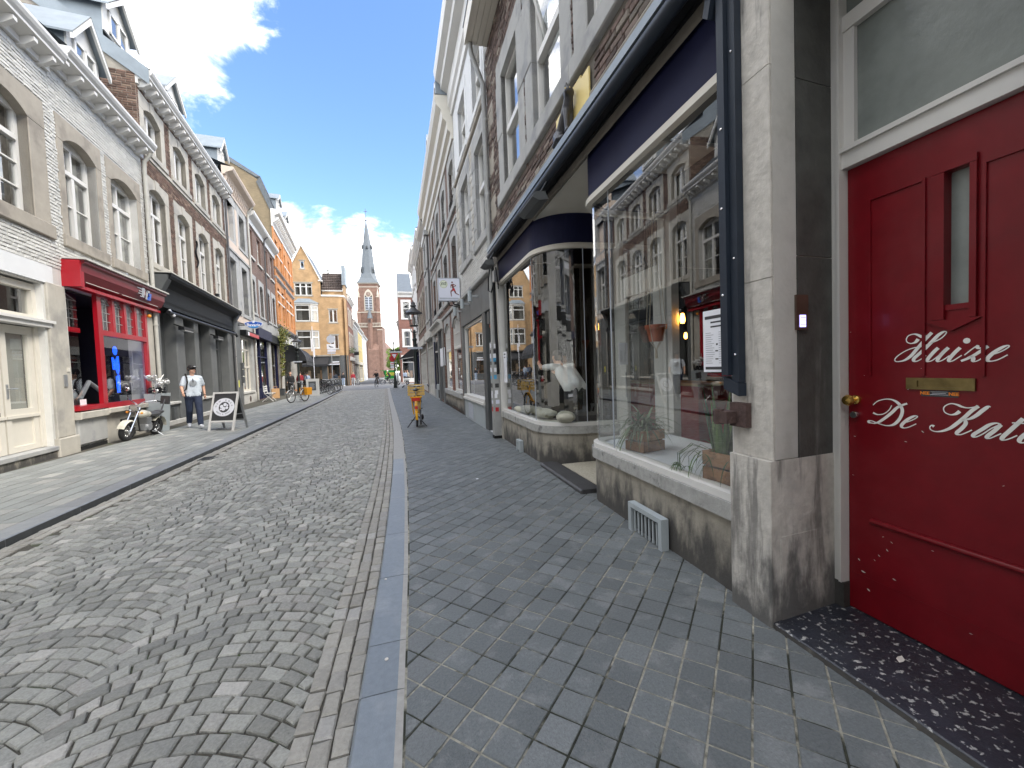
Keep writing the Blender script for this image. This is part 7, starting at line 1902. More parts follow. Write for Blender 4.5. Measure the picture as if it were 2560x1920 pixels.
def place_people():
    # the man with the cap: shirt and jeans are separate garments over one body
    H = 1.02
    J = pose('walk', .30, 0., H, face=(.75, .66, 0))
    root, JJ, f, e, S, K = person('man in black cap, pale blue t-shirt and jeans walking past the dark cafe front', (-5.72, 14.02, .065), R(-62), J, ['skin', 'skin_arm', 'denim', 'shoe_white', 'hair_dark'], 'short', voxel=.0105)
    for nm, mat, ks, grow in (('tshirt', 'tshirt', (1,), .011), ('jeans', 'denim', (2,), .016)):
        sg = [(a, b, r0 + grow, r1 + grow) for (a, b, r0, r1), k in zip(S, K) if k in ks]
        if nm == 'tshirt':
            sg.append((JJ['hip'] + np.array([.02, .085, -.02]), JJ['chest'], .120, .115)); sg.append((JJ['hip'] + np.array([.02, -.085, -.02]), JJ['chest'], .120, .115))
        put(fuse(capsules(sg), nm, [mat], .014, 4), nm, root)
    hd = JJ['head']
    cap = MB(); c = hd + np.array([0, 0, .045])
    cap.ball((c[0], c[1], c[2] + .005), .112, .1, .085, 16, 8)
    b0 = c + f * .08; br = []
    for t in np.linspace(-1, 1, 9): br.append(b0 + e * t * .085 + f * (.1 * (1 - t * t) ** .5))
    base = [b0 + e * .09, b0 - e * .09]
    cap.add([tuple(p + np.array([0, 0, .0])) for p in br] + [tuple(base[0]), tuple(base[1])] + [tuple(p + np.array([0, 0, .012])) for p in br], [tuple(range(9)) + (9, 10) if False else (10,) + tuple(range(9)) + (9,), tuple(range(11, 20))])
    cap.build('cap', 'cap_black', root, smooth=True)
    lg = MB(); q = c + f * .1 + np.array([0, 0, .03]); lg.prism([(-.03, 0), (.03, 0), (.03, .012), (-.03, .012)], 0, .004); o = lg.build('cap_badge', 'paper', root); o.location = tuple(q); o.rotation_euler = (R(-20), 0, math.atan2(f[1], f[0]) - math.pi / 2 + math.pi)
    MB().ball(tuple(hd + e * -.098 + np.array([0, 0, -.005])), .03, .03, .042, 10, 7).ball(tuple(hd + e * .098 + np.array([0, 0, -.005])), .03, .03, .042, 10, 7).build('headphone', 'cap_black', root, smooth=True)
    fm = MB()
    for sg in (-1, 1): fm.ball(tuple(hd + f * .086 + e * sg * .034 + np.array([0, 0, .012])), .011, .011, .007, 8, 6)
    fm.build('eye', 'hair_dark', root); MB().ball(tuple(hd + f * .088 + np.array([0, 0, -.068])), .012, .024, .006, 8, 6).build('mouth', 'terracotta', root)
    ch = JJ['chest'] + np.array([.150, 0, -.045])
    pr = MB().lathe([(.085, 0), (.0, .012)], (0, 0, 0), 18, axis='x').build('shirt_print', 'cloth_grey', root); pr.location = (ch[0] - .004, ch[1], ch[2])
    MB().tube([(.155, .0, 1.40 * H), (.178, .0, 1.30 * H)], .011, 6).build('sunglasses', 'cap_black', root)
    MB().tube([(-.12, -.14, 1.53 * H), (.02, -.15, 1.535 * H), (.12, -.135, 1.44 * H), (.15, -.13, 1.3 * H), (.12, -.16, 1.12 * H), (.0, -.2, 1.05 * H), (-.1, -.17, 1.05 * H)], .02, 8).build('backpack_strap', 'cap_black', root, smooth=True)
    MB().ball((-.21, 0, 1.27 * H), .1, .15, .22).build('backpack', 'cap_black', root, smooth=True)
    MB().ring(tuple(JJ['wrl']), .034, .007, 'z').build('wristband', 'cap_black', root)
    P = lambda lab, x, y, rz, kind, mats, z=0.03, H=.97, **kw: person(lab, (x, y, z), R(rz), pose(kind, kw.pop('stride', .2), kw.pop('lean', 0.), H), mats, **kw)
    P('woman in long black dress walking beside the white stone arcade', -7.62, 34.0, -75, 'walk', ['skin', 'cloth_black', 'cloth_black', 'shoe_white', 'hair_brown'], .075, .96, female=True)
    P('person in red jacket and pale trousers behind the woman in black', -7.7, 37.6, 95, 'walk', ['skin', 'cloth_red', 'cloth_grey', 'shoe_white', 'hair_dark'], .06, .98)
    r = P('person with grey backpack and blue shirt under the black awning', -8.55, 43.6, 88, 'stand', ['skin', 'cloth_blue', 'cloth_black', 'shoe_white', 'hair_brown'], .0, 1.0)[0]
    MB().ball((-.2, 0, 1.25), .12, .17, .24).build('backpack', 'cloth_grey', r, smooth=True)
    P('person in blue shirt at the shop counter under the ochre house', -8.9, 46.8, 85, 'stand', ['skin', 'cloth_lightblue', 'cloth_blue', 'shoe_white', 'hair_dark'], -.04, 1.)
    r = P('person in black jacket and jeans looking at the ochre house shop', -6.45, 55.4, 70, 'stand', ['skin', 'cloth_black', 'cloth_lightblue', 'shoe_white', 'hair_dark'], -.045, 1.0)[0]
    MB().ball((-.2, 0, 1.22), .11, .15, .2).build('backpack', 'cloth_black', r, smooth=True)
    P('person in dark red jacket and grey trousers walking at the corner', -5.3, 55.6, -80, 'walk', ['skin', 'cloth_red', 'cloth_grey', 'shoe_white', 'hair_dark'], -.045, .98)
    P('person in light blue top sitting astride near the black awning', .98, 51., 60, 'stand', ['skin', 'cloth_lightblue', 'cloth_black', 'shoe_white', 'hair_brown'], -.045, .95, female=True)
    P('person in beige top standing by the black awning', 1.32, 51.6, 200, 'stand', ['skin', 'cloth_beige', 'cloth_black', 'shoe_white', 'hair_brown'], -.045, .98)
    # white-shirted man reaching across the far shop window, inside the shop
    J = pose('lean', H=1.04)
    person('man in white shirt leaning over the window seat inside the shop', (2.74, 6.05, .04), R(98), J, ['skin', 'cloth_white', 'cloth_black', 'cloth_black', 'hair_dark'], 'short', voxel=.016)

# ------------------------------------------------------------------ bicycles and the small motorcycle
def wheel(root, x, r=.34, tyre='rubber', rim='steel', spokes=16, wd=.018, y=0., z=None):
    z = r if z is None else z
    t = MB().ring((x, y, z), r - wd, wd, 'y', 30, 6).build('wheel', tyre, root, smooth=True)
    MB().ring((x, y, z), r - wd * 2.4, wd * .55, 'y', 30, 5).build('rim', rim, t, smooth=True)
    m = MB()
    for k in range(spokes):
        a = 2 * math.pi * k / spokes; sg = .018 * (1 if k % 2 else -1)
        m.tube([(x, y + sg, z), (x + (r - wd * 2.4) * math.cos(a), y, z + (r - wd * 2.4) * math.sin(a))], .0022, 4, cap=False)
    m.tube([(x, y - .05, z), (x, y + .05, z)], .018, 8)
    m.build('spokes', rim, t)
    return t
def bicycle(name, label, loc, rotz, frame='bike_black', rim='steel', step=False, basket=None, pannier=None, fender=None, saddle='bike_black', group=None, tilt=0., rack=True, wd=.02):
    root = thing(name, label, 'bicycle', loc, rotz, group)
    if tilt: root.rotation_euler = (R(tilt), 0, rotz)
    wheel(root, 0, rim=rim, wd=wd); wheel(root, 1.08, rim=rim, wd=wd)
    bb, st, hl, hu = (.44, 0, .29), (.27, 0, .80), (.90, 0, .70), (.86, 0, .92)
    m = MB()
    for a, b, r in ((bb, hl, .02), (bb, st, .017), (bb, (0, .04, .34), .011), (bb, (0, -.04, .34), .011), (st, (0, .04, .34), .009), (st, (0, -.04, .34), .009), (hl, hu, .021)): m.tube([a, b], r, 8)
    if step: m.tube([(.40, 0, .42), (.62, 0, .50), hl], .018, 8)
    else: m.tube([st, hu], .017, 8)
    m.build('frame', frame, root, smooth=True)
    MB().tube([hl, (.95, .05, .62), (1.08, .05, .34)], .012, 8).tube([hl, (.95, -.05, .62), (1.08, -.05, .34)], .012, 8).build('fork', frame, root, smooth=True)
    hb = MB().tube([hu, (.85, 0, 1.04)], .014, 8).tube([(.74, .34, 1.06), (.80, .27, 1.09), (.86, .12, 1.06), (.86, 0, 1.05), (.86, -.12, 1.06), (.80, -.27, 1.09), (.74, -.34, 1.06)], .012, 8).build('handlebar', 'steel', root, smooth=True)
    for sg in (-1, 1): MB().tube([(.66, sg * .355, 1.04), (.77, sg * .32, 1.075)], .019, 8).build('grip', 'bike_black', hb, smooth=True)
    sd = MB().ball((.20, 0, .97), .14, .085, .035, 14, 8).ball((.33, 0, .965), .08, .035, .028, 12, 7).build('saddle', saddle, root, smooth=True); MB().tube([st, (.235, 0, .95)], .014, 8).build('seat_post', 'steel', sd, smooth=True)
    cm = MB().tube([(.44, .05, .29), (.50, .06, .13)], .011, 6).tube([(.44, -.05, .29), (.38, -.06, .45)], .011, 6).ring(bb, .085, .008, 'y', 20, 5)
    ck = cm.build('crank', 'steel', root); 
    MB().box(.46, .55, .07, .16, .115, .14).build('pedal', 'bike_black', ck); MB().box(.33, .42, -.16, -.07, .44, .465).build('pedal', 'bike_black', ck)
    fd = fender or frame
    for x, (a0, a1) in ((0, (-20, 165)), (1.08, (20, 150))):
        m = MB(); n = 12
        for k in range(n):
            A, C = R(a0 + (a1 - a0) * k / n), R(a0 + (a1 - a0) * (k + 1) / n); rr = .365
            for sg0, sg1, e0, e1 in ((-.03, 0, -.008, 0), (0, .03, 0, -.008)):
                m.quad((x + (rr + e0) * -math.cos(A) if False else x - (rr + e0) * math.cos(A), sg0, .34 + (rr + e0) * math.sin(A)), (x - (rr + e0) * math.cos(C), sg0, .34 + (rr + e0) * math.sin(C)), (x - (rr + e1) * math.cos(C), sg1, .34 + (rr + e1) * math.sin(C)), (x - (rr + e1) * math.cos(A), sg1, .34 + (rr + e1) * math.sin(A)))
        m.build('mudguard', fd, root, smooth=True)
    if rack:
        m = MB()
        for sg in (-1, 1): m.tube([(.2, sg * .06, .74), (-.32, sg * .06, .74)], .007, 6).tube([(-.2, sg * .06, .74), (0, sg * .045, .34)], .006, 6)
        for k in range(4): m.tube([(.1 - .13 * k, -.06, .74), (.1 - .13 * k, .06, .74)], .005, 5)
        m.build('rack', frame, root)
    MB().box(-.385, -.37, -.035, .035, .50, .58).build('rear_light', 'bike_red', root); MB().ball((.96, 0, .86), .05, .045, .045, 10, 7).build('headlight', 'chrome', root, smooth=True)
    MB().tube([(.42, .03, .26), (.30, .16, .01)], .009, 6).build('kickstand', 'bike_black', root)
    if pannier:
        m = MB()
        for sg in (-1, 1): m.prism([(-.30, .36), (.10, .36), (.14, .74), (-.34, .74)], *sorted((sg * .07, sg * .22)))
        m.box(-.33, .13, -.21, .21, .735, .765)
        m.build('pannier', pannier, root)
    if basket:
        bw = MB()
        for z in (.80, .88, .96, 1.04):
            bw.box(.98, 1.36, -.24, -.222, z, z + .045); bw.box(.98, 1.36, .222, .24, z, z + .045); bw.box(.98, .998, -.222, .222, z, z + .045); bw.box(1.342, 1.36, -.222, .222, z, z + .045)
        bw.box(.98, 1.36, -.24, .24, .77, .79)
        for x in (.985, 1.345):
            for y in (-.2, .2, 0): bw.box(x, x + .012, y - .02, y + .02, .79, 1.09)
        bk = bw.build('front_crate', basket, root); MB().tube([(1.08, .05, .34), (1.2, .16, .77)], .009, 6).tube([(1.08, -.05, .34), (1.2, -.16, .77)], .009, 6).build('crate_support', 'bike_black', bk)
    return root
def yellow_bike():
    r = bicycle('rental_bicycle', 'yellow bicycle with wooden front crate parked on the right pavement', (.47, 11.15, 0.004), R(87), 'bike_yellow', 'steel', True, 'bike_wood', None, 'bike_yellow', wd=.026)
    for ch in list(r.children):
        if ch.name.startswith(('kickstand', 'rack')): bpy.data.objects.remove(ch)
    MB().tube([(-.02, .03, .28), (-.08, .24, .012)], .014, 6).tube([(-.02, -.03, .28), (-.08, -.24, .012)], .014, 6).ball((-.08, .24, .016), .016).ball((-.08, -.24, .016), .016).build('centre_stand', 'bike_black', r)
    m = MB()
    for sg in (-1, 1): m.tube([(.24, sg * .1, .78), (-.22, sg * .115, .80), (-.02, sg * .075, .34)], .017, 8)
    m.box(-.26, -.22, -.15, .15, .785, .82); m.build('rear_carrier', 'bike_yellow', r, smooth=True)
    MB().box(-.275, -.255, -.10, .10, .70, .785).build('rear_reflector', 'bike_red', r)
    MB().prism([(-.30, .08), (.42, .06), (.42, .30), (.1, .42), (-.06, .5), (-.30, .2)], -.12, -.075).build('coat_guard', 'bike_black', r)
    MB().ball((.3, -.14, .22), .16, .05, .08).build('lock_box', 'bike_black', r, smooth=True)
def parked_bikes():
    bicycle('city_bicycle', 'silver bicycle with orange double pannier near the left kerb', (-4.93, 25.0, .035), R(-116), 'steel', 'chrome', True, None, 'bag_orange', 'bike_white')
    g = 'bicycles parked in a row by the left kerb'
    first = bicycle('parked_bicycle', 'black bicycle nearest in the parked row, beside the white menu stand', (-5.55, 32.6, .035), R(-35), 'bike_black', 'steel', False, None, None, None, group=g)
    labs = ['black bicycle second in the parked row from the menu stand', 'black bicycle third in the parked row from the menu stand', 'black bicycle fourth in the parked row from the menu stand', 'black bicycle second from the far end of the parked row', 'black bicycle at the far end of the parked row']
    for k, lb in enumerate(labs):
        c = copy_tree(first); c.location = (-5.6 - .06 * k, 34.2 + 1.5 * k, .03); c.rotation_euler = (R(4), 0, R(-38 + 6 * (k % 3))); c['label'] = lb
    bicycle('parked_bicycle', 'pale bicycle leaning at the white wall beyond the ochre house', (-5.35, 58.2, -.045), R(-60), 'bike_white', 'steel', group='bicycles by the far left houses')
    a = bicycle('ridden_bicycle', 'dark bicycle ridden towards the viewer in the middle of the street', (-2.0, 46.7, -.045), R(-100), 'bike_black')
    person('person in dark jacket riding the bicycle in mid street', (-2.0 + .2 * math.cos(R(-100)), 46.7 + .2 * math.sin(R(-100)), -.045), R(-100), pose('ride', H=.98), ['skin', 'cloth_black', 'cloth_brown', 'cloth_black', 'hair_dark'])
    a = bicycle('ridden_bicycle', 'white-wheeled bicycle crossing the junction to the left', (-.62, 54., -.045), R(182), 'bike_white', 'chrome')
    person('person in black jacket and white cap cycling left across the junction', (-.82, 54., -.045), R(182), pose('ride', H=1.), ['skin', 'cloth_black', 'cloth_black', 'cloth_white', 'cloth_white'])
    r = thing('delivery_trike', 'delivery tricycle with bright green cargo box crossing the junction', 'tricycle', (-2.4, 61, -.045), R(10))
    for (x, y, q) in ((0, 0, .34), (1.5, .5, .28), (1.5, -.5, .28)): wheel(r, x, q, y=y)
    MB().box(.85, 2.15, -.55, .55, .55, .95).prism([(.85, .95), (2.15, .95), (2.3, 1.75), (.7, 1.75)], -.6, .6).build('cargo_box', 'crate_green', r)
    MB().box(.3, 2.4, -.65, .65, 1.76, 1.82).build('canopy', 'crate_green', r); MB().tube([(0, 0, .34), (.5, 0, .35), (1.5, 0, .4)], .03).tube([(.1, 0, .36), (-.05, 0, .95)], .025).build('frame', 'bike_black', r); MB().ball((-.05, 0, 1.0), .14, .1, .04).build('saddle', 'bike_black', r)
    bx = MB().prism([(.95, 1.05), (2.05, 1.05), (2.1, 1.5), (.9, 1.5)], -.606, -.6).build('box_print', 'sticker_yellow', r)
    r = thing('motor_scooter', 'pale scooter parked by the black awning on the right', 'scooter', (1.2, 49.6, -.045), R(150))
    wheel(r, 0, .24, wd=.05, spokes=6); wheel(r, 1.2, .24, wd=.05, spokes=6)
    MB().ball((.1, 0, .62), .42, .17, .2).ball((1.02, 0, .7), .12, .2, .38).box(.4, 1.0, -.16, .16, .25, .33).build('body', 'bike_white', r, smooth=True); MB().ball((.1, 0, .82), .4, .14, .08).build('seat', 'bike_black', r, smooth=True); MB().tube([(.95, .32, 1.05), (1.0, 0, 1.08), (.95, -.32, 1.05)], .018).build('handlebar', 'bike_black', r)
def motorcycle():
    r = thing('mini_motorcycle', 'small cream and chrome chopper motorcycle parked by the red shop', 'motorcycle', (-6.14, 12.85, .068), R(-94)); r.rotation_euler = (R(-7), 0, R(-94))
    rr = .235
    for x, w_, q in ((0, .062, .22), (1.08, .055, .235)):
        t = MB().ring((x, 0, q), q - w_, w_, 'y', 26, 10).build('wheel', 'rubber', r, smooth=True)
        MB().ring((x, 0, q), q - w_ * 2.0, .018, 'y', 24, 6).lathe([(.05, -.06), (.05, .06)], (x, 0, q), 12, axis='y').build('rim', 'chrome', t, smooth=True)
        m = MB()
        for k in range(10): a = k * .628; m.tube([(x, 0, q), (x + .11 * math.cos(a), 0, q + .11 * math.sin(a))], .006, 5)
        m.build('spokes', 'chrome', t)
    fk = MB()
    for sg in (-1, 1): fk.tube([(1.08, sg * .075, .235), (.80, sg * .075, .78)], [.024, .02], 8)
    fk.box(.78, .86, -.09, .09, .70, .74).build('fork', 'chrome', r, smooth=True)
    m = MB(); n = 8
    for k in range(n):
        A, C = R(20 + 140 * k / n), R(20 + 140 * (k + 1) / n); q = .275
        for (y0, y1, e0, e1) in ((-.085, -.05, -.03, 0), (-.05, .05, 0, 0), (.05, .085, 0, -.03)):
            m.quad((1.08 + (q + e0) * math.cos(A), y0, .235 + (q + e0) * math.sin(A)), (1.08 + (q + e0) * math.cos(C), y0, .235 + (q + e0) * math.sin(C)), (1.08 + (q + e1) * math.cos(C), y1, .235 + (q + e1) * math.sin(C)), (1.08 + (q + e1) * math.cos(A), y1, .235 + (q + e1) * math.sin(A)))
    m.build('front_mudguard', 'moto_cream', r, smooth=True)
    MB().ball((.58, 0, .60), .20, .11, .10).ball((.42, 0, .58), .12, .09, .08).build('tank', 'moto_cream', r, smooth=True)
    MB().ball((.16, 0, .56), .26, .13, .065).ball((-.05, 0, .60), .16, .11, .05).build('seat', 'moto_seat', r, smooth=True)
    MB().tube([(-.16, .0, .60), (-.30, 0, .92)], .018).box(-.34, -.28, -.10, .10, .78, 1.0).build('backrest', 'moto_seat', r)
    m = MB()
    n = 8
    for k in range(n):
        A, C = R(40 + 140 * k / n), R(40 + 140 * (k + 1) / n); q = .27
        m.quad((q * math.cos(A), -.09, .22 + q * math.sin(A)), (q * math.cos(C), -.09, .22 + q * math.sin(C)), (q * math.cos(C), .09, .22 + q * math.sin(C)), (q * math.cos(A), .09, .22 + q * math.sin(A)))
    m.build('rear_mudguard', 'moto_cream', r, smooth=True)
    eng = MB().box(.34, .62, -.10, .10, .20, .36)
    for k in range(6): eng.box(.40, .58, -.115, .115, .37 + .025 * k, .385 + .025 * k)
    eng.lathe([(.085, -.13), (.085, .13)], (.46, 0, .27), 14, axis='y').build('engine', 'steel', r)
    MB().tube([(.55, -.12, .36), (.62, -.15, .22), (.4, -.16, .16), (-.1, -.16, .17), (-.3, -.16, .20)], [.02, .02, .025, .035, .035], 8).build('exhaust', 'chrome', r, smooth=True)
    fr = MB().tube([(.80, 0, .72), (.66, 0, .30), (.62, 0, .18), (.2, 0, .18), (0, 0, .22)], .018).tube([(.80, 0, .70), (.4, 0, .52), (.0, 0, .46), (-.1, 0, .52)], .016).tube([(.0, .09, .22), (.0, .09, .50)], .016).tube([(.0, -.09, .22), (.0, -.09, .50)], .016); fr.build('frame', 'bike_black', r, smooth=True)
    hb = MB().tube([(.52, .33, .93), (.62, .30, .96), (.76, .12, .92), (.78, 0, .84), (.76, -.12, .92), (.62, -.30, .96), (.52, -.33, .93)], .012, 8).build('handlebar', 'chrome', r, smooth=True)
    for sg in (-1, 1):
        MB().tube([(.50, sg * .335, .925), (.62, sg * .30, .955)], .018, 8).build('grip', 'bike_black', hb); mr = MB().tube([(.66, sg * .27, .96), (.68, sg * .31, 1.16)], .006, 6).ball((.68, sg * .31, 1.2), .02, .065, .05, 12, 8).build('mirror', 'chrome', hb, smooth=True)
        MB().ball((.86, sg * .15, .66), .035, .03, .03, 10, 7).build('indicator', 'amber', r, smooth=True)
    MB().lathe([(.085, 0), (.09, .03), (.07, -.06), (0, -.11)], (.90, 0, .78), 16, axis='x').build('headlight', 'chrome', r, smooth=True)
    MB().tube([(.25, .1, .18), (.2, .30, .015)], .012).build('side_stand', 'chrome', r); MB().tube([(.4, -.14, .16), (.4, -.30, .16)], .014).tube([(.4, .14, .16), (.4, .28, .16)], .014).build('footrest', 'chrome', r)

# ------------------------------------------------------------------ street furniture and signs
def lamp(label, loc, group):
    r = thing('street_lamp', label, 'street lamp', loc, 0, group)
    MB().lathe([(.20, 0), (.20, .08), (.16, .12), (.15, .75), (.17, .80), (.12, .86), (.085, 1.0), (.08, 2.9), (.11, 2.93), (.11, 3.0), (.065, 3.05), (.06, 3.28), (.10, 3.31), (.06, 3.36), (.05, 3.42)], (0, 0, 0), 14).build('pole', 'lamp_green', r, smooth=True, sharp=30)
    MB().box(-.34, .34, -.09, -.075, 2.52, 2.62).build('street_plate', 'sign_grey_back', r)
    m = MB()
    for k in range(4):
        a = k * math.pi / 2 + .78; ca, sa = math.cos(a), math.sin(a)
        m.tube([(.04 * ca, .04 * sa, 3.30), (.19 * ca, .19 * sa, 3.34), (.22 * ca, .22 * sa, 3.46), (.18 * ca, .18 * sa, 3.60)], .013, 6)
    m.lathe([(.19, 3.59), (.20, 3.61), (.20, 3.64), (.17, 3.64)], (0, 0, 0), 8); m.build('lantern_bracket', 'lamp_green', r)
    seg = 8; m = MB(); fm = MB()
    for k in range(seg):
        a, c = 2 * math.pi * k / seg, 2 * math.pi * (k + 1) / seg
        m.quad((.17 * math.cos(a), .17 * math.sin(a), 3.63), (.17 * math.cos(c), .17 * math.sin(c), 3.63), (.30 * math.cos(c), .30 * math.sin(c), 4.20), (.30 * math.cos(a), .30 * math.sin(a), 4.20))
        fm.tube([(.17 * math.cos(a), .17 * math.sin(a), 3.63), (.30 * math.cos(a), .30 * math.sin(a), 4.20)], .010, 5)
    fr = fm.build('lantern_frame', 'lamp_green', r); m.build('lantern_glass', 'glass_lamp', fr)
    MB().lathe([(.05, 3.65), (.08, 3.75), (.085, 3.95), (.03, 4.1)], (0, 0, 0), 10).build('lamp_globe', 'curtain', fr, smooth=True)
    MB().lathe([(.41, 4.19), (.42, 4.22), (.33, 4.27), (.19, 4.38), (.12, 4.46), (.10, 4.50), (.14, 4.53), (.14, 4.57), (.10, 4.62), (.09, 4.68), (.11, 4.70), (.03, 4.74), (.02, 4.80), (.0, 4.84)], (0, 0, 0), 16).build('lantern_roof', 'lamp_roof', r, smooth=True, sharp=30)
    return r
def a_board():
    r = thing('pavement_sign', 'black A-frame sign with white oval football emblem on the left pavement', 'A-board', (-4.60, 13.22, .036), R(-17))
    # local: x along the board, y away from the viewer
    th = math.atan2(.30, 1.05)
    for nm, sg in (('front', -1), ('back', 1)):
        p = put(None, nm + '_board' if False else 'board_leaf', r, (0, sg * .30, 0)); p.rotation_euler = (sg * th, 0, 0)
        fm = 'white_paint' if sg < 0 else 'steel'
        m = MB()
        m.box(-.36, -.31, -.02, .02, 0, 1.09); m.box(.31, .36, -.02, .02, 0, 1.09); m.box(-.31, .31, -.02, .02, .24, .285); m.box(-.31, .31, -.02, .02, 1.045, 1.09)
        m.build('board_frame', fm, p); MB().box(-.31, .31, -.008, .008, .285, 1.045).build('board_panel', 'board_black', p)
        if sg < 0:
            MB().lathe([(.298, 0), (.298, -.006), (0, -.006)], (0, -.010, .66), 40, axis='y', sq=.86).build('emblem_disc', 'sign_white', p)
            seq = []
            def around(txt, r0, a0, a1, flip=False, size=.062):
                n = len(txt)
                for i, ch in enumerate(txt):
                    if ch == ' ': continue
                    a = R(a0 + (a1 - a0) * (i / (n - 1)))
                    rot = (R(90), -(a - math.pi / 2) if not flip else -(a + math.pi / 2), 0)
                    o = text(ch, 'emblem_letter', p, size, 'ink', (r0 * math.cos(a), -.0175, .66 + .86 * r0 * math.sin(a)), rot, .0006)
            around('NEW ROCK', .225, 172, 12); around('BOOTS & SHOES', .23, 218, 322, True, .045)
            MB().lathe([(.15, 0), (.148, -.004), (0, -.004)], (.01, -.0165, .66), 28, axis='y').build('ball_disc', 'ink', p)
            fm_ = MB()
            for (cx, cz, q, n, a0) in ((.03, .73, .052, 6, .3), (-.06, .68, .05, 6, .1), (.0, .61, .06, 6, .5), (.09, .64, .045, 6, .2), (-.075, .60, .03, 5, .2), (.10, .71, .03, 5, .0)):
                fm_.poly([(cx + q * math.cos(a0 + k * 2 * math.pi / n), -.0212, cz + q * math.sin(a0 + k * 2 * math.pi / n)) for k in range(n)])
            fm_.build('ball_patch', 'sign_white', p)
    MB().box(.30, .31, -.15, .15, .42, .44).build('stay_bar', 'steel', r)
def planter():
    r = thing('tall_planter', 'tall grey planter filled with silver metal roses by the drainpipe', 'planter', (-6.40, 13.62, .07), R(-5))
    MB().add([(-.15, -.15, 0), (.15, -.15, 0), (.15, .15, 0), (-.15, .15, 0), (-.21, -.21, 1.05), (.21, -.21, 1.05), (.21, .21, 1.05), (-.21, .21, 1.05), (-.18, -.18, 1.05), (.18, -.18, 1.05), (.18, .18, 1.05), (-.18, .18, 1.05)],
             [(0, 3, 2, 1), (0, 1, 5, 4), (1, 2, 6, 5), (2, 3, 7, 6), (3, 0, 4, 7), (4, 5, 9, 8), (5, 6, 10, 9), (6, 7, 11, 10), (7, 4, 8, 11), (8, 9, 10, 11)]).build('pot', 'planter_grey', r)
    m = MB()
    for _ in range(60):
        a = rng.uniform(0, 6.28); q = rng.uniform(.05, .24); z = 1.06 + rng.uniform(0, .16)
        m.ball((q * math.cos(a), q * math.sin(a), z), rng.uniform(.02, .05), rng.uniform(.02, .05), rng.uniform(.01, .03), 6, 5)
    m.build('black_foliage', 'chrome', r).data.materials[0] = MATS['bike_black']
    for k in range(9):
        a = k * 2.4; q = .06 + .02 * k; z = 1.30 + .05 * ((k * 7) % 5)
        b = MB().ball((q * math.cos(a), q * math.sin(a), z), .07, .07, .06, 12, 8).ball((q * math.cos(a) + .04, q * math.sin(a) - .03, z + .03), .045, .045, .04, 10, 7)
        b.build('metal_rose', 'silver_leaf', r, smooth=True)
    m = MB()
    for k in range(5):
        a = k * 1.3 + 2.5; m.tube([(0, 0, 1.1), (.1 * math.cos(a), .1 * math.sin(a), 1.4), (.26 * math.cos(a), .26 * math.sin(a), 1.45 + .12 * (k % 3))], [.016, .013, .006], 6)
    m.build('metal_stem', 'silver_leaf', r, smooth=True)
def bavaria():
    c = (-6.93, 24.0, 4.16)
    r = thing('brewery_sign', 'blue shield-shaped Bavaria sign hanging out from the grey stone house', 'sign', c, R(3))
    out = [(-.42, .10), (-.30, .14), (-.16, .165), (-.08, .18), (0, .21), (.08, .18), (.16, .165), (.30, .14), (.42, .10), (.40, .02), (.34, -.08), (.22, -.15), (.08, -.19), (0, -.20), (-.08, -.19), (-.22, -.15), (-.34, -.08), (-.40, .02)]
    MB().prism(out, -.06, .06).build('sign_body', 'sign_white', r)
    inn = [(x * .92, z * .88) for x, z in out]
    MB().prism(inn, -.068, -.06).build('sign_field', 'sign_blue', r)
    MB().prism([(x * .8, z * .8) for x, z in out if z < -.05], -.0695, -.067).build('sign_lower_field', 'sign_blue_light', r)  # paler blue lower part of the sign field
    text('Bavaria', 'sign_lettering', r, .215, 'paper', (0, -.072, -.015), (R(90), 0, 0), .002, bold=.004)
    MB().lathe([(.06, 0), (.05, -.01), (0, -.012)], (0, -.066, .14), 14, axis='y').build('sign_crest', 'sign_lilac', r)
    MB().tube([(-.42, 0, .05), (-.75, 0, .05)], .02).tube([(-.42, 0, -.02), (-.75, 0, -.02)], .02).build('sign_bracket', 'black_paint', r)
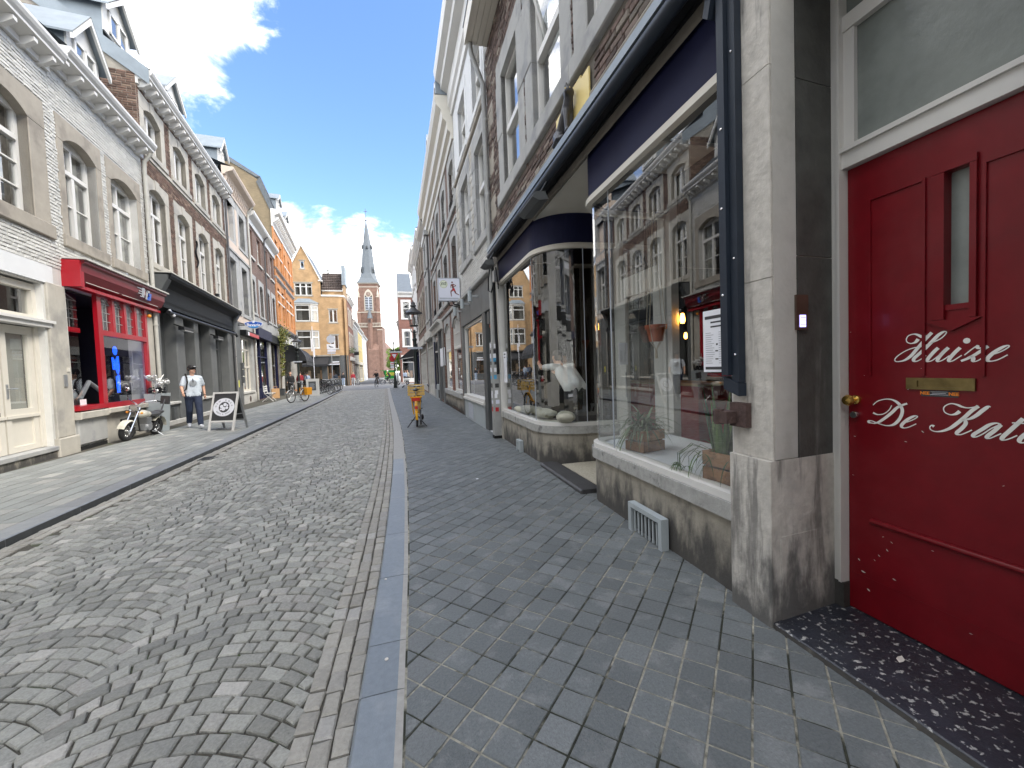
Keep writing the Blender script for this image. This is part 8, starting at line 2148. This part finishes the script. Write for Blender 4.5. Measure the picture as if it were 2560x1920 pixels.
def runner_sign():
    r = thing('light_box_sign', 'square white light box sign showing a running man', 'sign', (1.70, 13.0, 3.985), R(-2))
    MB().box(-.32, .32, -.07, .07, -.33, .33).build('sign_box', 'sign_lilac', r); fm = MB()
    for (a, c, e, f) in ((-.34, .34, .33, .35), (-.34, .34, -.36, -.33), (-.34, -.32, -.33, .33), (.32, .34, -.33, .33)): fm.box(a, c, -.078, .078, e, f)
    fm.build('sign_frame', 'sign_grey_back', r)
    Y = -.0705
    MB().lathe([(.125, 0), (.125, -.002), (0, -.002)], (-.165, Y, .155), 30, axis='y').build('sign_disc', 'sign_cream', r)
    rg = MB().ring((-.165, Y - .002, .155), .112, .0025, 'y', 30, 4); rg.build('disc_line', 'runner_skin', r)
    lm = MB(); q = lambda *p: lm.tube([(x - .165, Y - .003, z + .155) for x, z in p], .0075, 5)
    q((-.09, -.04), (-.06, .0), (-.05, .03), (-.075, .03)); q((-.06, .05), (0, .035), (.06, .045)); q((-.03, -.02), (-.03, .0)); q((-.005, -.02), (0, .005), (.02, 0), (.02, -.02)); q((.045, -.02), (.055, .0), (.07, -.02)); q((.075, .05), (.07, .01)); q((.06, .06), (.09, .05))
    lm.build('sign_script', 'lamp_green', r)
    bd = MB()
    def limb(pts, w): 
        for (a, b), ww in zip(zip(pts[:-1], pts[1:]), w): 
            A, C = np.array(a), np.array(b); d = C - A; d /= np.linalg.norm(d); n = np.array([-d[1], d[0]])
            bd.poly([(*(A + n * ww)[:1], Y - .0012, (A + n * ww)[1]), ((C + n * ww * .8)[0], Y - .0012, (C + n * ww * .8)[1]), ((C - n * ww * .8)[0], Y - .0012, (C - n * ww * .8)[1]), ((A - n * ww)[0], Y - .0012, (A - n * ww)[1])])
    limb([(.10, .165), (.135, .0)], [.036]); limb([(.13, .16), (.215, .115), (.15, .075)], [.014, .012]); limb([(.075, .15), (.055, .10), (.06, .04)], [.014, .011])
    limb([(.135, .0), (.05, -.07), (.065, -.22)], [.028, .016]); limb([(.15, .0), (.20, -.12), (.30, -.17)], [.028, .015])
    bd.lathe([(.027, 0), (0, -.001)], (.10, Y, .215), 14, axis='y')
    bd.build('runner_print', 'runner_skin', r); MB().poly([(.105, Y - .0025, .03), (.175, Y - .0025, .03), (.19, Y - .0025, -.05), (.10, Y - .0025, -.04)]).build('runner_shorts', 'sign_red', r)
    MB().box(-.3, .3, Y - .001, Y, -.31, -.26).build('sign_strip', 'sign_grey_back', r)
    MB().tube([(.1, 0, -.36), (.15, 0, -.46), (.38, 0, -.5)], .022).tube([(-.05, .0, -.36), (.0, 0, -.48), (.38, 0, -.56)], .016).tube([(.34, 0, .1), (.42, 0, .1)], .02).build('sign_bracket', 'black_paint', r)
def cat_statue():
    b0 = np.array([1.95, 2.0]); dd = np.array([.13, 6.7]); dd /= np.linalg.norm(dd)
    ang = math.atan2(dd[1], dd[0])
    r = thing('wall_panel', 'gilded yellow stepped panel behind the cat figure above the shop', 'panel', (b0[0], b0[1], 0), ang)
    pts = [(1.77, 3.93), (2.62, 3.93), (2.66, 4.38), (2.30, 4.40), (2.30, 4.44), (1.95, 4.44), (1.95, 4.40), (1.76, 4.40)]
    MB().prism(pts, .02, .036).build('panel_board', 'gold_panel', r)
    c = thing('cat_statue', 'dark bronze cat figure sitting on the ledge above the shop', 'statue', (b0[0], b0[1], 0), ang)
    S = [((2.36, .09, 4.02), (2.16, .10, 4.20), .085, .068), ((2.16, .10, 4.20), (2.09, .11, 4.30), .066, .05), ((2.09, .11, 4.34), (2.06, .125, 4.335), .062, .052), ((2.05, .15, 4.32), (2.03, .165, 4.315), .032, .024),
         ((2.12, .08, 4.385), (2.125, .075, 4.43), .022, .006), ((2.06, .15, 4.385), (2.055, .15, 4.43), .022, .006),
         ((2.13, .13, 4.18), (2.10, .14, 3.96), .034, .022), ((2.15, .07, 4.18), (2.13, .08, 3.96), .034, .022), ((2.10, .145, 3.955), (2.05, .15, 3.95), .025, .022), ((2.13, .085, 3.955), (2.09, .09, 3.95), .025, .02),
         ((2.36, .13, 4.02), (2.28, .15, 3.97), .07, .05), ((2.28, .15, 3.955), (2.20, .15, 3.95), .03, .024), ((2.44, .10, 3.97), (2.42, .17, 3.95), .028, .024), ((2.42, .17, 3.95), (2.25, .20, 3.95), .024, .014)]
    put(fuse(capsules(S), 'body', ['cat_bronze'], .012, 3), 'body', c)
    MB().ball((2.03, .172, 4.345), .008).ball((2.02, .128, 4.35), .008).build('eye', 'gold_panel', c)
def traffic_signs():
    r = thing('priority_sign', 'green post with red give-way triangle and blue street plates at the junction', 'traffic sign', (-.14, 40.0, -.005))
    MB().lathe([(.17, 0), (.13, .5), (.10, 1.15), (.07, 1.2), (.05, 1.25), (.045, 4.1), (.08, 4.15), (.02, 4.4)], (0, 0, 0), 12).build('post', 'lamp_green', r, smooth=True)
    t = MB().prism([(-.36, 3.24), (.40, 3.24), (.02, 2.55)], -.10, -.08).build('triangle', 'sign_red', r); MB().prism([(-.20, 3.15), (.24, 3.15), (.02, 2.75)], -.104, -.1).build('triangle_field', 'sign_lilac', t)
    MB().box(-.35, .75, -.08, -.05, 3.28, 3.42).build('street_plate', 'sign_grey_back', r); MB().box(-.3, .6, -.06, -.02, 3.46, 3.58).build('street_plate', 'anthracite', r)
    MB().lathe([(.30, 0), (.30, .02), (0, .02)], (-.14, .06, 2.75), 24, axis='y').build('round_sign', 'sign_red', r)
    MB().box(-.36, -.06, -.06, -.04, 2.12, 2.42).build('small_plate', 'sign_white', r); MB().box(-.36, -.06, -.06, -.04, 1.86, 2.08).build('small_plate', 'sign_lilac', r)
    MB().box(-.3, -.06, -.064, -.06, 2.22, 2.30).build('plate_stripe', 'sign_red', r)
    MB().lathe([(.035, 0), (.035, 2.6)], (.22, 0, 0), 8).build('side_post', 'steel', r)
    r = thing('sign_cluster', 'thin pole with round sign back and blue white plates beside the parked bicycles', 'traffic sign', (-6.63, 48., -.045))
    MB().lathe([(.035, 0), (.035, 5.8)], (0, 0, 0), 8).build('post', 'steel', r)
    MB().lathe([(.42, 0), (.42, -.02), (0, -.02)], (0, -.05, 5.3), 24, axis='y').build('round_sign', 'sign_grey_back', r)
    p = MB().box(-.42, .42, -.08, -.06, 4.25, 4.78).build('plate', 'sign_white', r); MB().prism([(-.26, 4.6), (-.16, 4.62), (-.08, 4.55), (.22, 4.45), (.24, 4.40), (-.1, 4.42)], -.084, -.08).build('plate_emblem', 'ink', p)
    MB().box(-.38, .45, -.08, -.06, 3.95, 4.2).build('plate', 'sign_lilac', r); MB().box(-.4, .4, -.08, -.06, 3.72, 3.9).build('plate', 'sign_grey_back', r)
    r = thing('banner_pole', 'slim white pole with narrow white banner in front of the ochre house', 'pole', (-8.25, 47., -.045))
    MB().lathe([(.03, 0), (.03, 6.6)], (0, 0, 0), 8).build('pole', 'sign_white', r); MB().box(-.16, -.06, -.02, .02, 4.0, 5.3).box(.04, .16, -.02, .02, 3.4, 4.4).build('banner', 'paper', r)
    r = thing('hanging_sign', 'small black hanging sign on the far left row', 'sign', (-5.15, 60., 4.2)); MB().box(-.3, .35, -.04, .04, -.22, .22).build('board', 'black_paint', r); MB().tube([(-.7, 0, .3), (.4, 0, .3)], .02).build('arm', 'black_paint', r)
    r = thing('hanging_basket', 'dark hanging plant basket at the corner of the ochre house', 'hanging basket', (-5.6, 58.6, 4.55)); m = MB()
    for _ in range(40): m.ball(tuple(rng.normal(0, .2, 3)), .09, .09, .06, 6, 5)
    m.build('plants', 'leaf_grey', r); MB().tube([(-.4, 0, .5), (0, 0, .5), (0, 0, 0)], .02).build('arm', 'black_paint', r)
def awnings():
    # deep black hood over the orange house's arcade
    o = LA + LDIR * 28.9; r = thing('hood_awning', 'rounded black hood awning over the arcade of the orange house', 'awning', (o[0], o[1], 0), math.atan2(LDIR[1], LDIR[0]))
    n = 8; prof = [(1.75 * math.sin(a), 2.62 + 1.5 * math.cos(a)) for a in np.linspace(0, R(88), n)]
    L_ = 6.2; m = MB(-1)
    for (p, q) in zip(prof[:-1], prof[1:]): m.quad((0, p[0], p[1]), (L_, p[0], p[1]), (L_, q[0], q[1]), (0, q[0], q[1]))
    for u in (0, L_): m.poly([(u, .1, 2.62)] + [(u, p[0], p[1]) for p in prof])
    hd = m.build('hood', 'awning_black', r); MB(-1).box(0, L_, 1.72, 1.76, 2.36, 2.64).build('valance', 'awning_black', hd)
    m = MB(-1)
    for u in (0.02, 1.55, 3.1, 4.65, 6.18): m.tube([(u, p[0], p[1] + .01) for p in prof], .014, 5)
    m.build('hood_rib', 'anthracite', hd)
    # flat awning on the ochre house shop
    r = thing('shop_awning', 'plain black sloping awning on the shop below the bay window', 'awning', (-11.1, 57, 0)); m = MB(-1)
    m.quad((0, .1, 3.75), (2.95, .1, 3.75), (2.95, 1.5, 2.75), (0, 1.5, 2.75)); m.poly([(0, .1, 3.75), (0, 1.5, 2.75), (0, .1, 2.75)]); m.poly([(2.95, .1, 3.75), (2.95, 1.5, 2.75), (2.95, .1, 2.75)])
    m.build('canvas', 'awning_black', r); MB(-1).box(0, 2.95, 1.49, 1.52, 2.5, 2.77).build('valance', 'awning_black', r)
    r = thing('corner_awning', 'black awning with white arms at the far end of the right row', 'awning', (1.86, 41.6, 0), math.atan2(RDIR[1], RDIR[0])); m = MB(1)
    m.quad((0, .05, 3.95), (3., .05, 3.95), (3., 1.5, 2.75), (0, 1.5, 2.75)); m.poly([(0, .05, 3.95), (0, 1.5, 2.75), (0, .05, 2.4)]); m.quad((0, 1.5, 2.75), (3, 1.5, 2.75), (3, 1.5, 2.5), (0, 1.5, 2.5))
    m.build('canvas', 'awning_black', r); MB(1).tube([(-.02, .05, 2.9), (-.02, 1.4, 2.7)], .03).tube([(-.02, .05, 3.9), (-.02, .05, .2)], .04).build('arm', 'white_paint', r)
def bench_and_bits():
    o = LA + LDIR * 19.3
    r = thing('garden_bench', 'white folding slatted bench on the left pavement', 'bench', (-7.27, 26.6, .07), R(95))
    for k in range(4): MB().box(-.5, .5, -.02 - .1 * k - .08, -.02 - .1 * k, .44, .465).build('seat_slat', 'white_paint', r)
    for k in range(3): MB().box(-.5, .5, .02, .045, .56 + .12 * k, .64 + .12 * k).build('back_slat', 'white_paint', r)
    for x in (-.42, .42): MB().tube([(x, .12, 0), (x, -.40, .44)], .02, 6).tube([(x, -.42, 0), (x, .0, .44), (x, .06, .92)], .02, 6).build('leg', 'white_paint', r)
    r = thing('paper_bag', 'brown paper carrier bag standing beside the bench', 'bag', (-7.55, 29.6, .07), R(20)); MB().box(-.22, .22, -.12, .12, 0, .62).build('bag_body', 'plank_pale', r)
    m = MB()
    for y in (-.1, .1): m.tube([(-.1, y, .62), (-.08, y, .76), (.08, y, .76), (.1, y, .62)], .008, 5)
    m.build('handle', 'plank_pale', r)
    r = thing('menu_stand', 'white menu stand with dark notice panel by the parked bicycles', 'menu board', (-5.62, 31.2, .035), R(-8)); MB().box(-.40, .40, -.10, .10, 0, 1.18).build('stand', 'white_paint', r); MB().box(-.24, .24, -.108, -.10, .38, 1.0).build('notice', 'shop_grey', r)
    m = MB()
    for k in range(7): m.box(-.18, .1 + .08 * (k % 2), -.110, -.108, .48 + .06 * k, .50 + .06 * k)
    m.build('notice_text', 'sign_grey_back', r)
    r = thing('waste_box', 'dark box standing by the arcade pier', 'box', (-8.05, 33.4, .075), R(-5)); MB().box(-.14, .14, -.14, .14, 0, .45).build('box_body', 'shop_grey', r); MB().box(-.16, .16, -.16, .16, .45, .5).build('lid', 'shop_grey', r)
    # vine
    o = LA + LDIR * 26.9
    r = thing('climbing_vine', 'climbing vine with yellow green leaves on the corner of the brown brick pair', 'vine', (o[0], o[1], .07), math.atan2(LDIR[1], LDIR[0]))
    m = MB(-1)
    for k in range(5): m.tube([(.1 * k - .2, .1, 0), (.05 * k - .2 + .12 * math.sin(k), .16, 1.4), (.12 * math.sin(2 * k), .14, 2.8), (.25 * math.sin(3 * k) - .1, .2, 4.3)], [.03, .025, .02, .012], 6)
    m.build('stem', 'bark', r, smooth=True)
    m = MB(-1)
    for k in range(1300):
        t = rng.random(); 
        if t < .62: c = np.array([rng.normal(-.2, .5), .28 + abs(rng.normal(0, .22)), 4.45 + rng.normal(0, .38)])
        else: c = np.array([rng.normal(0, .28), .2 + abs(rng.normal(0, .1)), rng.uniform(1.4, 4.2)])
        a, b_ = rng.normal(0, 1, 3), rng.normal(0, 1, 3); a /= np.linalg.norm(a); b_ -= a * (a @ b_); b_ /= np.linalg.norm(b_); w = .075
        m.quad(tuple(c - a * w), tuple(c + b_ * w * .6), tuple(c + a * w), tuple(c - b_ * w * .6))
    m.build('leaves', 'leaf_vine', r, kind='stuff')
def leaf_blade(m, base, direction, length, width, droop, n=6, twist=0., m0=0, fold=.25):
    """a strap leaf arching out from base"""
    d = np.array(direction, float); d /= np.linalg.norm(d); up = np.array([0, 0, 1.]); side = np.cross(d, up)
    if np.linalg.norm(side) < 1e-3: side = np.array([1., 0, 0])
    side /= np.linalg.norm(side); p = np.array(base, float); v = []
    dirv = d.copy()
    for k in range(n + 1):
        t = k / n; w = width * (1 - t ** 1.6) * (.55 + .9 * min(t * 3, 1) * .5)
        v += [tuple(p - side * w), tuple(p - np.cross(side, dirv) * w * fold), tuple(p + side * w)]
        dirv = dirv + np.array([0, 0, -droop / n]); dirv /= np.linalg.norm(dirv); p = p + dirv * length / n
    f = []
    for k in range(n): a = 3 * k; f += [(a, a + 1, a + 4, a + 3), (a + 1, a + 2, a + 5, a + 4)]
    m.add(v, f, m0)
def window_things():
    def crate(label, x, y, rz, w=.30, d=.30, h=.205):
        r = thing('wooden_crate', label, 'crate', (x, y, .618), rz)
        for side in range(4):
            L_, D_ = (w, d) if side % 2 == 0 else (d, w)
            for k in range(2):
                z0 = .004 + k * h * .52; z1 = z0 + h * .46
                o = MB().bevbox(-L_ / 2, L_ / 2, D_ / 2 - .012, D_ / 2, z0, z1, .003).build('plank', 'crate_wood', r); o.rotation_euler = (0, 0, side * math.pi / 2)
        for sx in (-1, 1):
            for sy in (-1, 1): MB().box(sx * (w / 2 - .03) - .012, sx * (w / 2 - .03) + .012, sy * (d / 2 - .028) - .012, sy * (d / 2 - .028) + .012, 0, h).build('corner_post', 'crate_wood', r)
        MB().box(-w / 2 + .02, w / 2 - .02, -d / 2 + .02, d / 2 - .02, h - .05, h - .03).build('soil', 'bark', r)
        return r
    crate('small wooden crate with arching grey-green plant in the shop window', 2.32, 3.52, R(14), .29, .24)
    crate('wooden crate with striped snake plant at the near end of the shop window', 2.24, 2.30, R(8), .28, .34, .215)
    r = thing('strap_leaf_plant', 'arching grey-green strap-leaved plant growing in the small crate', 'plant', (2.31, 3.54, .78)); m = MB()
    for k in range(110):
        a = rng.uniform(0, 6.28); up = rng.uniform(.25, 2.2)
        leaf_blade(m, (rng.normal(0, .03), rng.normal(0, .03), rng.uniform(0, .12)), (math.cos(a), math.sin(a), up), rng.uniform(.25, .46), .0125, rng.uniform(1.2, 3.0), 7)
    m.build('leaves', 'leaf_grey', r, kind='stuff')
    MB().tube([(0, 0, 0), (0, 0, .15)], .02).build('stem', 'bark', r)
    r = thing('snake_plant', 'snake plant with upright yellow-edged leaves in the near crate', 'plant', (2.21, 2.40, .79))
    for k in range(14):
        m = MB(); a = k * 2.39; leaf_blade(m, (.05 * math.cos(a), .06 * math.sin(a), 0), (.22 * math.cos(a), .3 * math.sin(a), 1.6), rng.uniform(.28, .55), .027, .12, 8, 0, 1)
        w = MB(); leaf_blade(w, (.05 * math.cos(a), .06 * math.sin(a), 0), (.22 * math.cos(a), .3 * math.sin(a), 1.6), .02, .02, .1)
        o = m.build('leaf', ['leaf_yellow', 'leaf_dark'], r)
        n = MB(); st = random.getstate()
        # dark heart of each leaf, a finger narrower and just in front
        v = [Vector(q) for q in m.v]; hv = []
        for i in range(0, len(v), 3):
            c = (v[i] + v[i + 2]) / 2; q = v[i + 1]
            for t in (v[i], q, v[i + 2]): hv.append(tuple(c + (t - c) * .68 + Vector((-.0015, 0, 0))))
        MB().add(hv, m.f).build('leaf_heart', 'leaf_dark', o)
    r = thing('spider_plant', 'trailing spider plant spilling over the edge of the near crate', 'plant', (2.24, 2.40, .80)); m = MB()
    for k in range(90):
        a = rng.uniform(0, 6.28); leaf_blade(m, (rng.normal(0, .07), rng.normal(0, .08), .0), (math.cos(a), math.sin(a), rng.uniform(.2, 1.4)), rng.uniform(.14, .30), .0065, rng.uniform(1.5, 4.), 6)
    for k in range(5):
        x = -.10 - rng.uniform(0, .08); y = .10 + rng.uniform(0, .2); m.tube([(x * .4, y * .5, .02), (x * .8, y * .8, rng.uniform(.03, .07)), (x - .02, y + .04, -.04), (x - .01, y + .05, -.13)], .0022, 5)
        for j in range(9): a = rng.uniform(0, 6.28); leaf_blade(m, (x - .01, y + .07, -.12), (math.cos(a), math.sin(a), .3), .09, .004, 2., 4)
    m.build('leaves', 'leaf_dark', r, kind='stuff')
    # hanging terracotta pot on macrame ropes
    r = thing('hanging_pot', 'terracotta plant pot hanging in rope netting inside the shop window', 'hanging pot', (2.95, 4.2, 1.72)); MB().lathe([(.075, 0), (.105, .14), (.122, .14), (.125, .19), (.105, .19), (.1, .16), (0, .16)], (0, 0, 0), 20).build('pot', 'terracotta', r, smooth=True, sharp=30)
    m = MB()
    for k in range(4):
        a = k * 1.57 + .4; m.tube([(0, 0, -.10), (.075 * math.cos(a), .075 * math.sin(a), .0), (.128 * math.cos(a), .128 * math.sin(a), .17), (.1 * math.cos(a), .1 * math.sin(a), .5), (0.03 * math.cos(a), .03 * math.sin(a), 1.2), (0, 0, 1.9)], .004, 5)
    m.tube([(0, 0, -.10), (0, 0, -.2)], [.012, .018], 6); m.build('rope', 'rope', r); m = MB()
    for k in range(70): a = rng.uniform(0, 6.28); leaf_blade(m, (.05 * math.cos(a), .05 * math.sin(a), .16), (math.cos(a), math.sin(a), 1.), rng.uniform(.05, .13), .008, 2., 4)
    m.build('foliage', 'leaf_dark', r)
    for k, (x, y, z, lb) in enumerate(((3.28, 4.15, 1.98, 'glowing filament bulb hanging nearest the window, above the other two'), (4.5, 6.0, 1.92, 'glowing filament bulb hanging deeper in the shop, left of the pair'), (5.2, 6.5, 1.95, 'glowing filament bulb hanging deeper in the shop, right of the pair'))):
        r = thing('hanging_bulb', lb, 'light bulb', (x, y, z), 0, 'filament bulbs hanging in the shop'); MB().lathe([(.0, -.06), (.022, -.055), (.032, -.02), (.026, .03), (.016, .06)], (0, 0, 0), 14).build('bulb', 'bulb', r, smooth=True); MB().lathe([(.018, .06), (.02, .12), (.004, .13), (.004, 3.6 - z)], (0, 0, 0), 8).build('flex', 'black_paint', r)
    # menus taped inside the glass
    def menu(label, loc, rz, w, h, lines):
        r = thing('menu_sheet', label, 'menu', loc, rz); MB().box(-w / 2, w / 2, -.001, .001, 0, h).build('sheet', 'paper', r)
        for nm, mt, items in lines:
            m = MB()
            for (a, c, e, f) in items:
                if mt == 'ink': m = MB()
                m.box(a * w, c * w, -.0022, -.001, e * h, f * h)
                if mt == 'ink': m.build(nm, mt, r)
            if mt != 'ink': m.build(nm, mt, r, kind='stuff')
        return r
    dark = [(-.42, .48, .86, .91), (-.2, .25, .79, .815), (-.2, .25, .72, .745), (-.42, .48, .04, .085), (.0, .06, .43, .46), (-.03, .07, .33, .35), (-.03, .08, .2, .22)]
    grey = [(-.4 + .0, -.4 + rng.uniform(.2, .35), .14 + .035 * k, .15 + .035 * k) for k in range(15)] + [(.1, .1 + rng.uniform(.15, .35), .14 + .035 * k, .15 + .035 * k) for k in range(15)]
    menu('large white menu sheet taped inside the near shop window', (2.005, 2.215, 1.395), R(-91), .235, .405, (('menu_heading', 'ink', dark), ('menu_text', 'ink_grey', grey)))
    menu('small white notice in the glass beside the shop doorway', (2.55, 4.265, 1.46), R(0), .115, .255, (('notice_text', 'ink_grey', grey),))
    menu('white sheets taped at the far end of the second shop window', (2.118, 8.02, 1.18), R(-91), .26, .62, (('menu_heading', 'ink', [(-.3, .2, .9, .94), (-.3, .1, .8, .83)]), ('menu_text', 'ink_grey', grey)))
    r = thing('notice_sheet', 'white paper sheets fixed beside the arched shop window', 'notice', (2.0, 18.4, 1.65), R(-80)); MB().box(-.35, .0, -.004, .0, 0, .8).build('sheet', 'paper', r); MB().box(.03, .4, -.004, .0, .04, .82).build('sheet', 'paper', r)
    # cushions and candle on the seat of the second window
    for k, (x, y, lb) in enumerate(((2.42, 5.72, 'grey sack cushion at the rounded corner of the second window'), (2.32, 6.35, 'grey sack cushion in the middle of the second window seat'), (2.26, 7.05, 'pale sack cushion at the far end of the second window seat'))):
        r = thing('sack_cushion', lb, 'cushion', (x, y, .625), R(70 + 25 * k), 'sack cushions on the window seat'); m = MB().ball((0, 0, .08), .28, .15, .085, 18, 10).ball((.24, .0, .10), .05, .12, .05).ball((-.24, .0, .10), .05, .12, .05); put(fuse(m, 'cushion', ['sack'], .02, 5), 'cushion_cover', r)
    r = thing('candle', 'white candle in a holder on the counter inside the shop', 'candle', (4.9, 6.6, 1.1)); MB().lathe([(.04, 0), (.04, .02), (.012, .03), (.012, .3), (.0, .3)], (0, 0, 0), 10).build('candle_stick', 'paper', r)
    r = thing('metal_stool', 'pale metal bar stool in the dark shop room', 'stool', (3.5, 3.3, .04)); MB().box(-.15, .15, -.15, .15, .62, .65).build('seat', 'planter_grey', r)
    for sx in (-1, 1):
        for sy in (-1, 1): MB().tube([(sx * .12, sy * .12, .62), (sx * .2, sy * .2, 0)], .022, 6).build('leg', 'planter_grey', r)
    # crumbs of the street: chewing gum, cigarette ends, a fallen leaf
    for k, (x, y, mt, rr, lb) in enumerate(((-.115, 2.165, 'chip', .011, 'flat grey chewing gum spot on the kerb stone'), (-.14, 3.02, 'chip', .009, 'cigarette end lying on the kerb stone'), (.98, 5.4, 'sign_white', .02, 'scrap of white paper on the pavement by the yellow bicycle'))):
        r = thing('litter_scrap', lb, 'litter', (x, y, .001), k); MB().lathe([(rr, 0), (rr * .8, .003), (0, .003)], (0, 0, 0), 9).build('scrap', mt, r)
    r = thing('fallen_leaf', 'pale dry leaf lying on the dark house doorstep', 'leaf', (2.22, 1.33, .034), .4)
    MB().poly([(-.03, 0, 0), (-.01, .014, .002), (.015, .012, .001), (.032, .0, .003), (.01, -.014, .001), (-.012, -.012, .002)]).build('leaf_blade', 'chip', r)
    r = thing('drain_grate', 'small iron gutter grate beside the left kerb', 'drain', (-3.66, 8.9, ROADZ + .003), R(3)); MB().box(0.02, .22, 0, .34, -.02, .006).build('grate_frame', 'shop_grey', r); m = MB()
    for k in range(6): m.box(.04, .20, .03 + .05 * k, .05 + .05 * k, .006, .008)
    m.build('grate_slot', 'dark_slot', r)
place_people(); yellow_bike(); parked_bikes(); motorcycle()
first = lamp('green street lamp on the right pavement behind the yellow bicycle', (.90, 20.0, 0), 'old-fashioned street lamps')
second = copy_tree(first); second.location = (-7.76, 37.4, .05); second['label'] = 'green street lamp by the black hood awning on the left pavement'
a_board(); planter(); bavaria(); runner_sign(); cat_statue(); traffic_signs(); awnings(); bench_and_bits(); window_things()
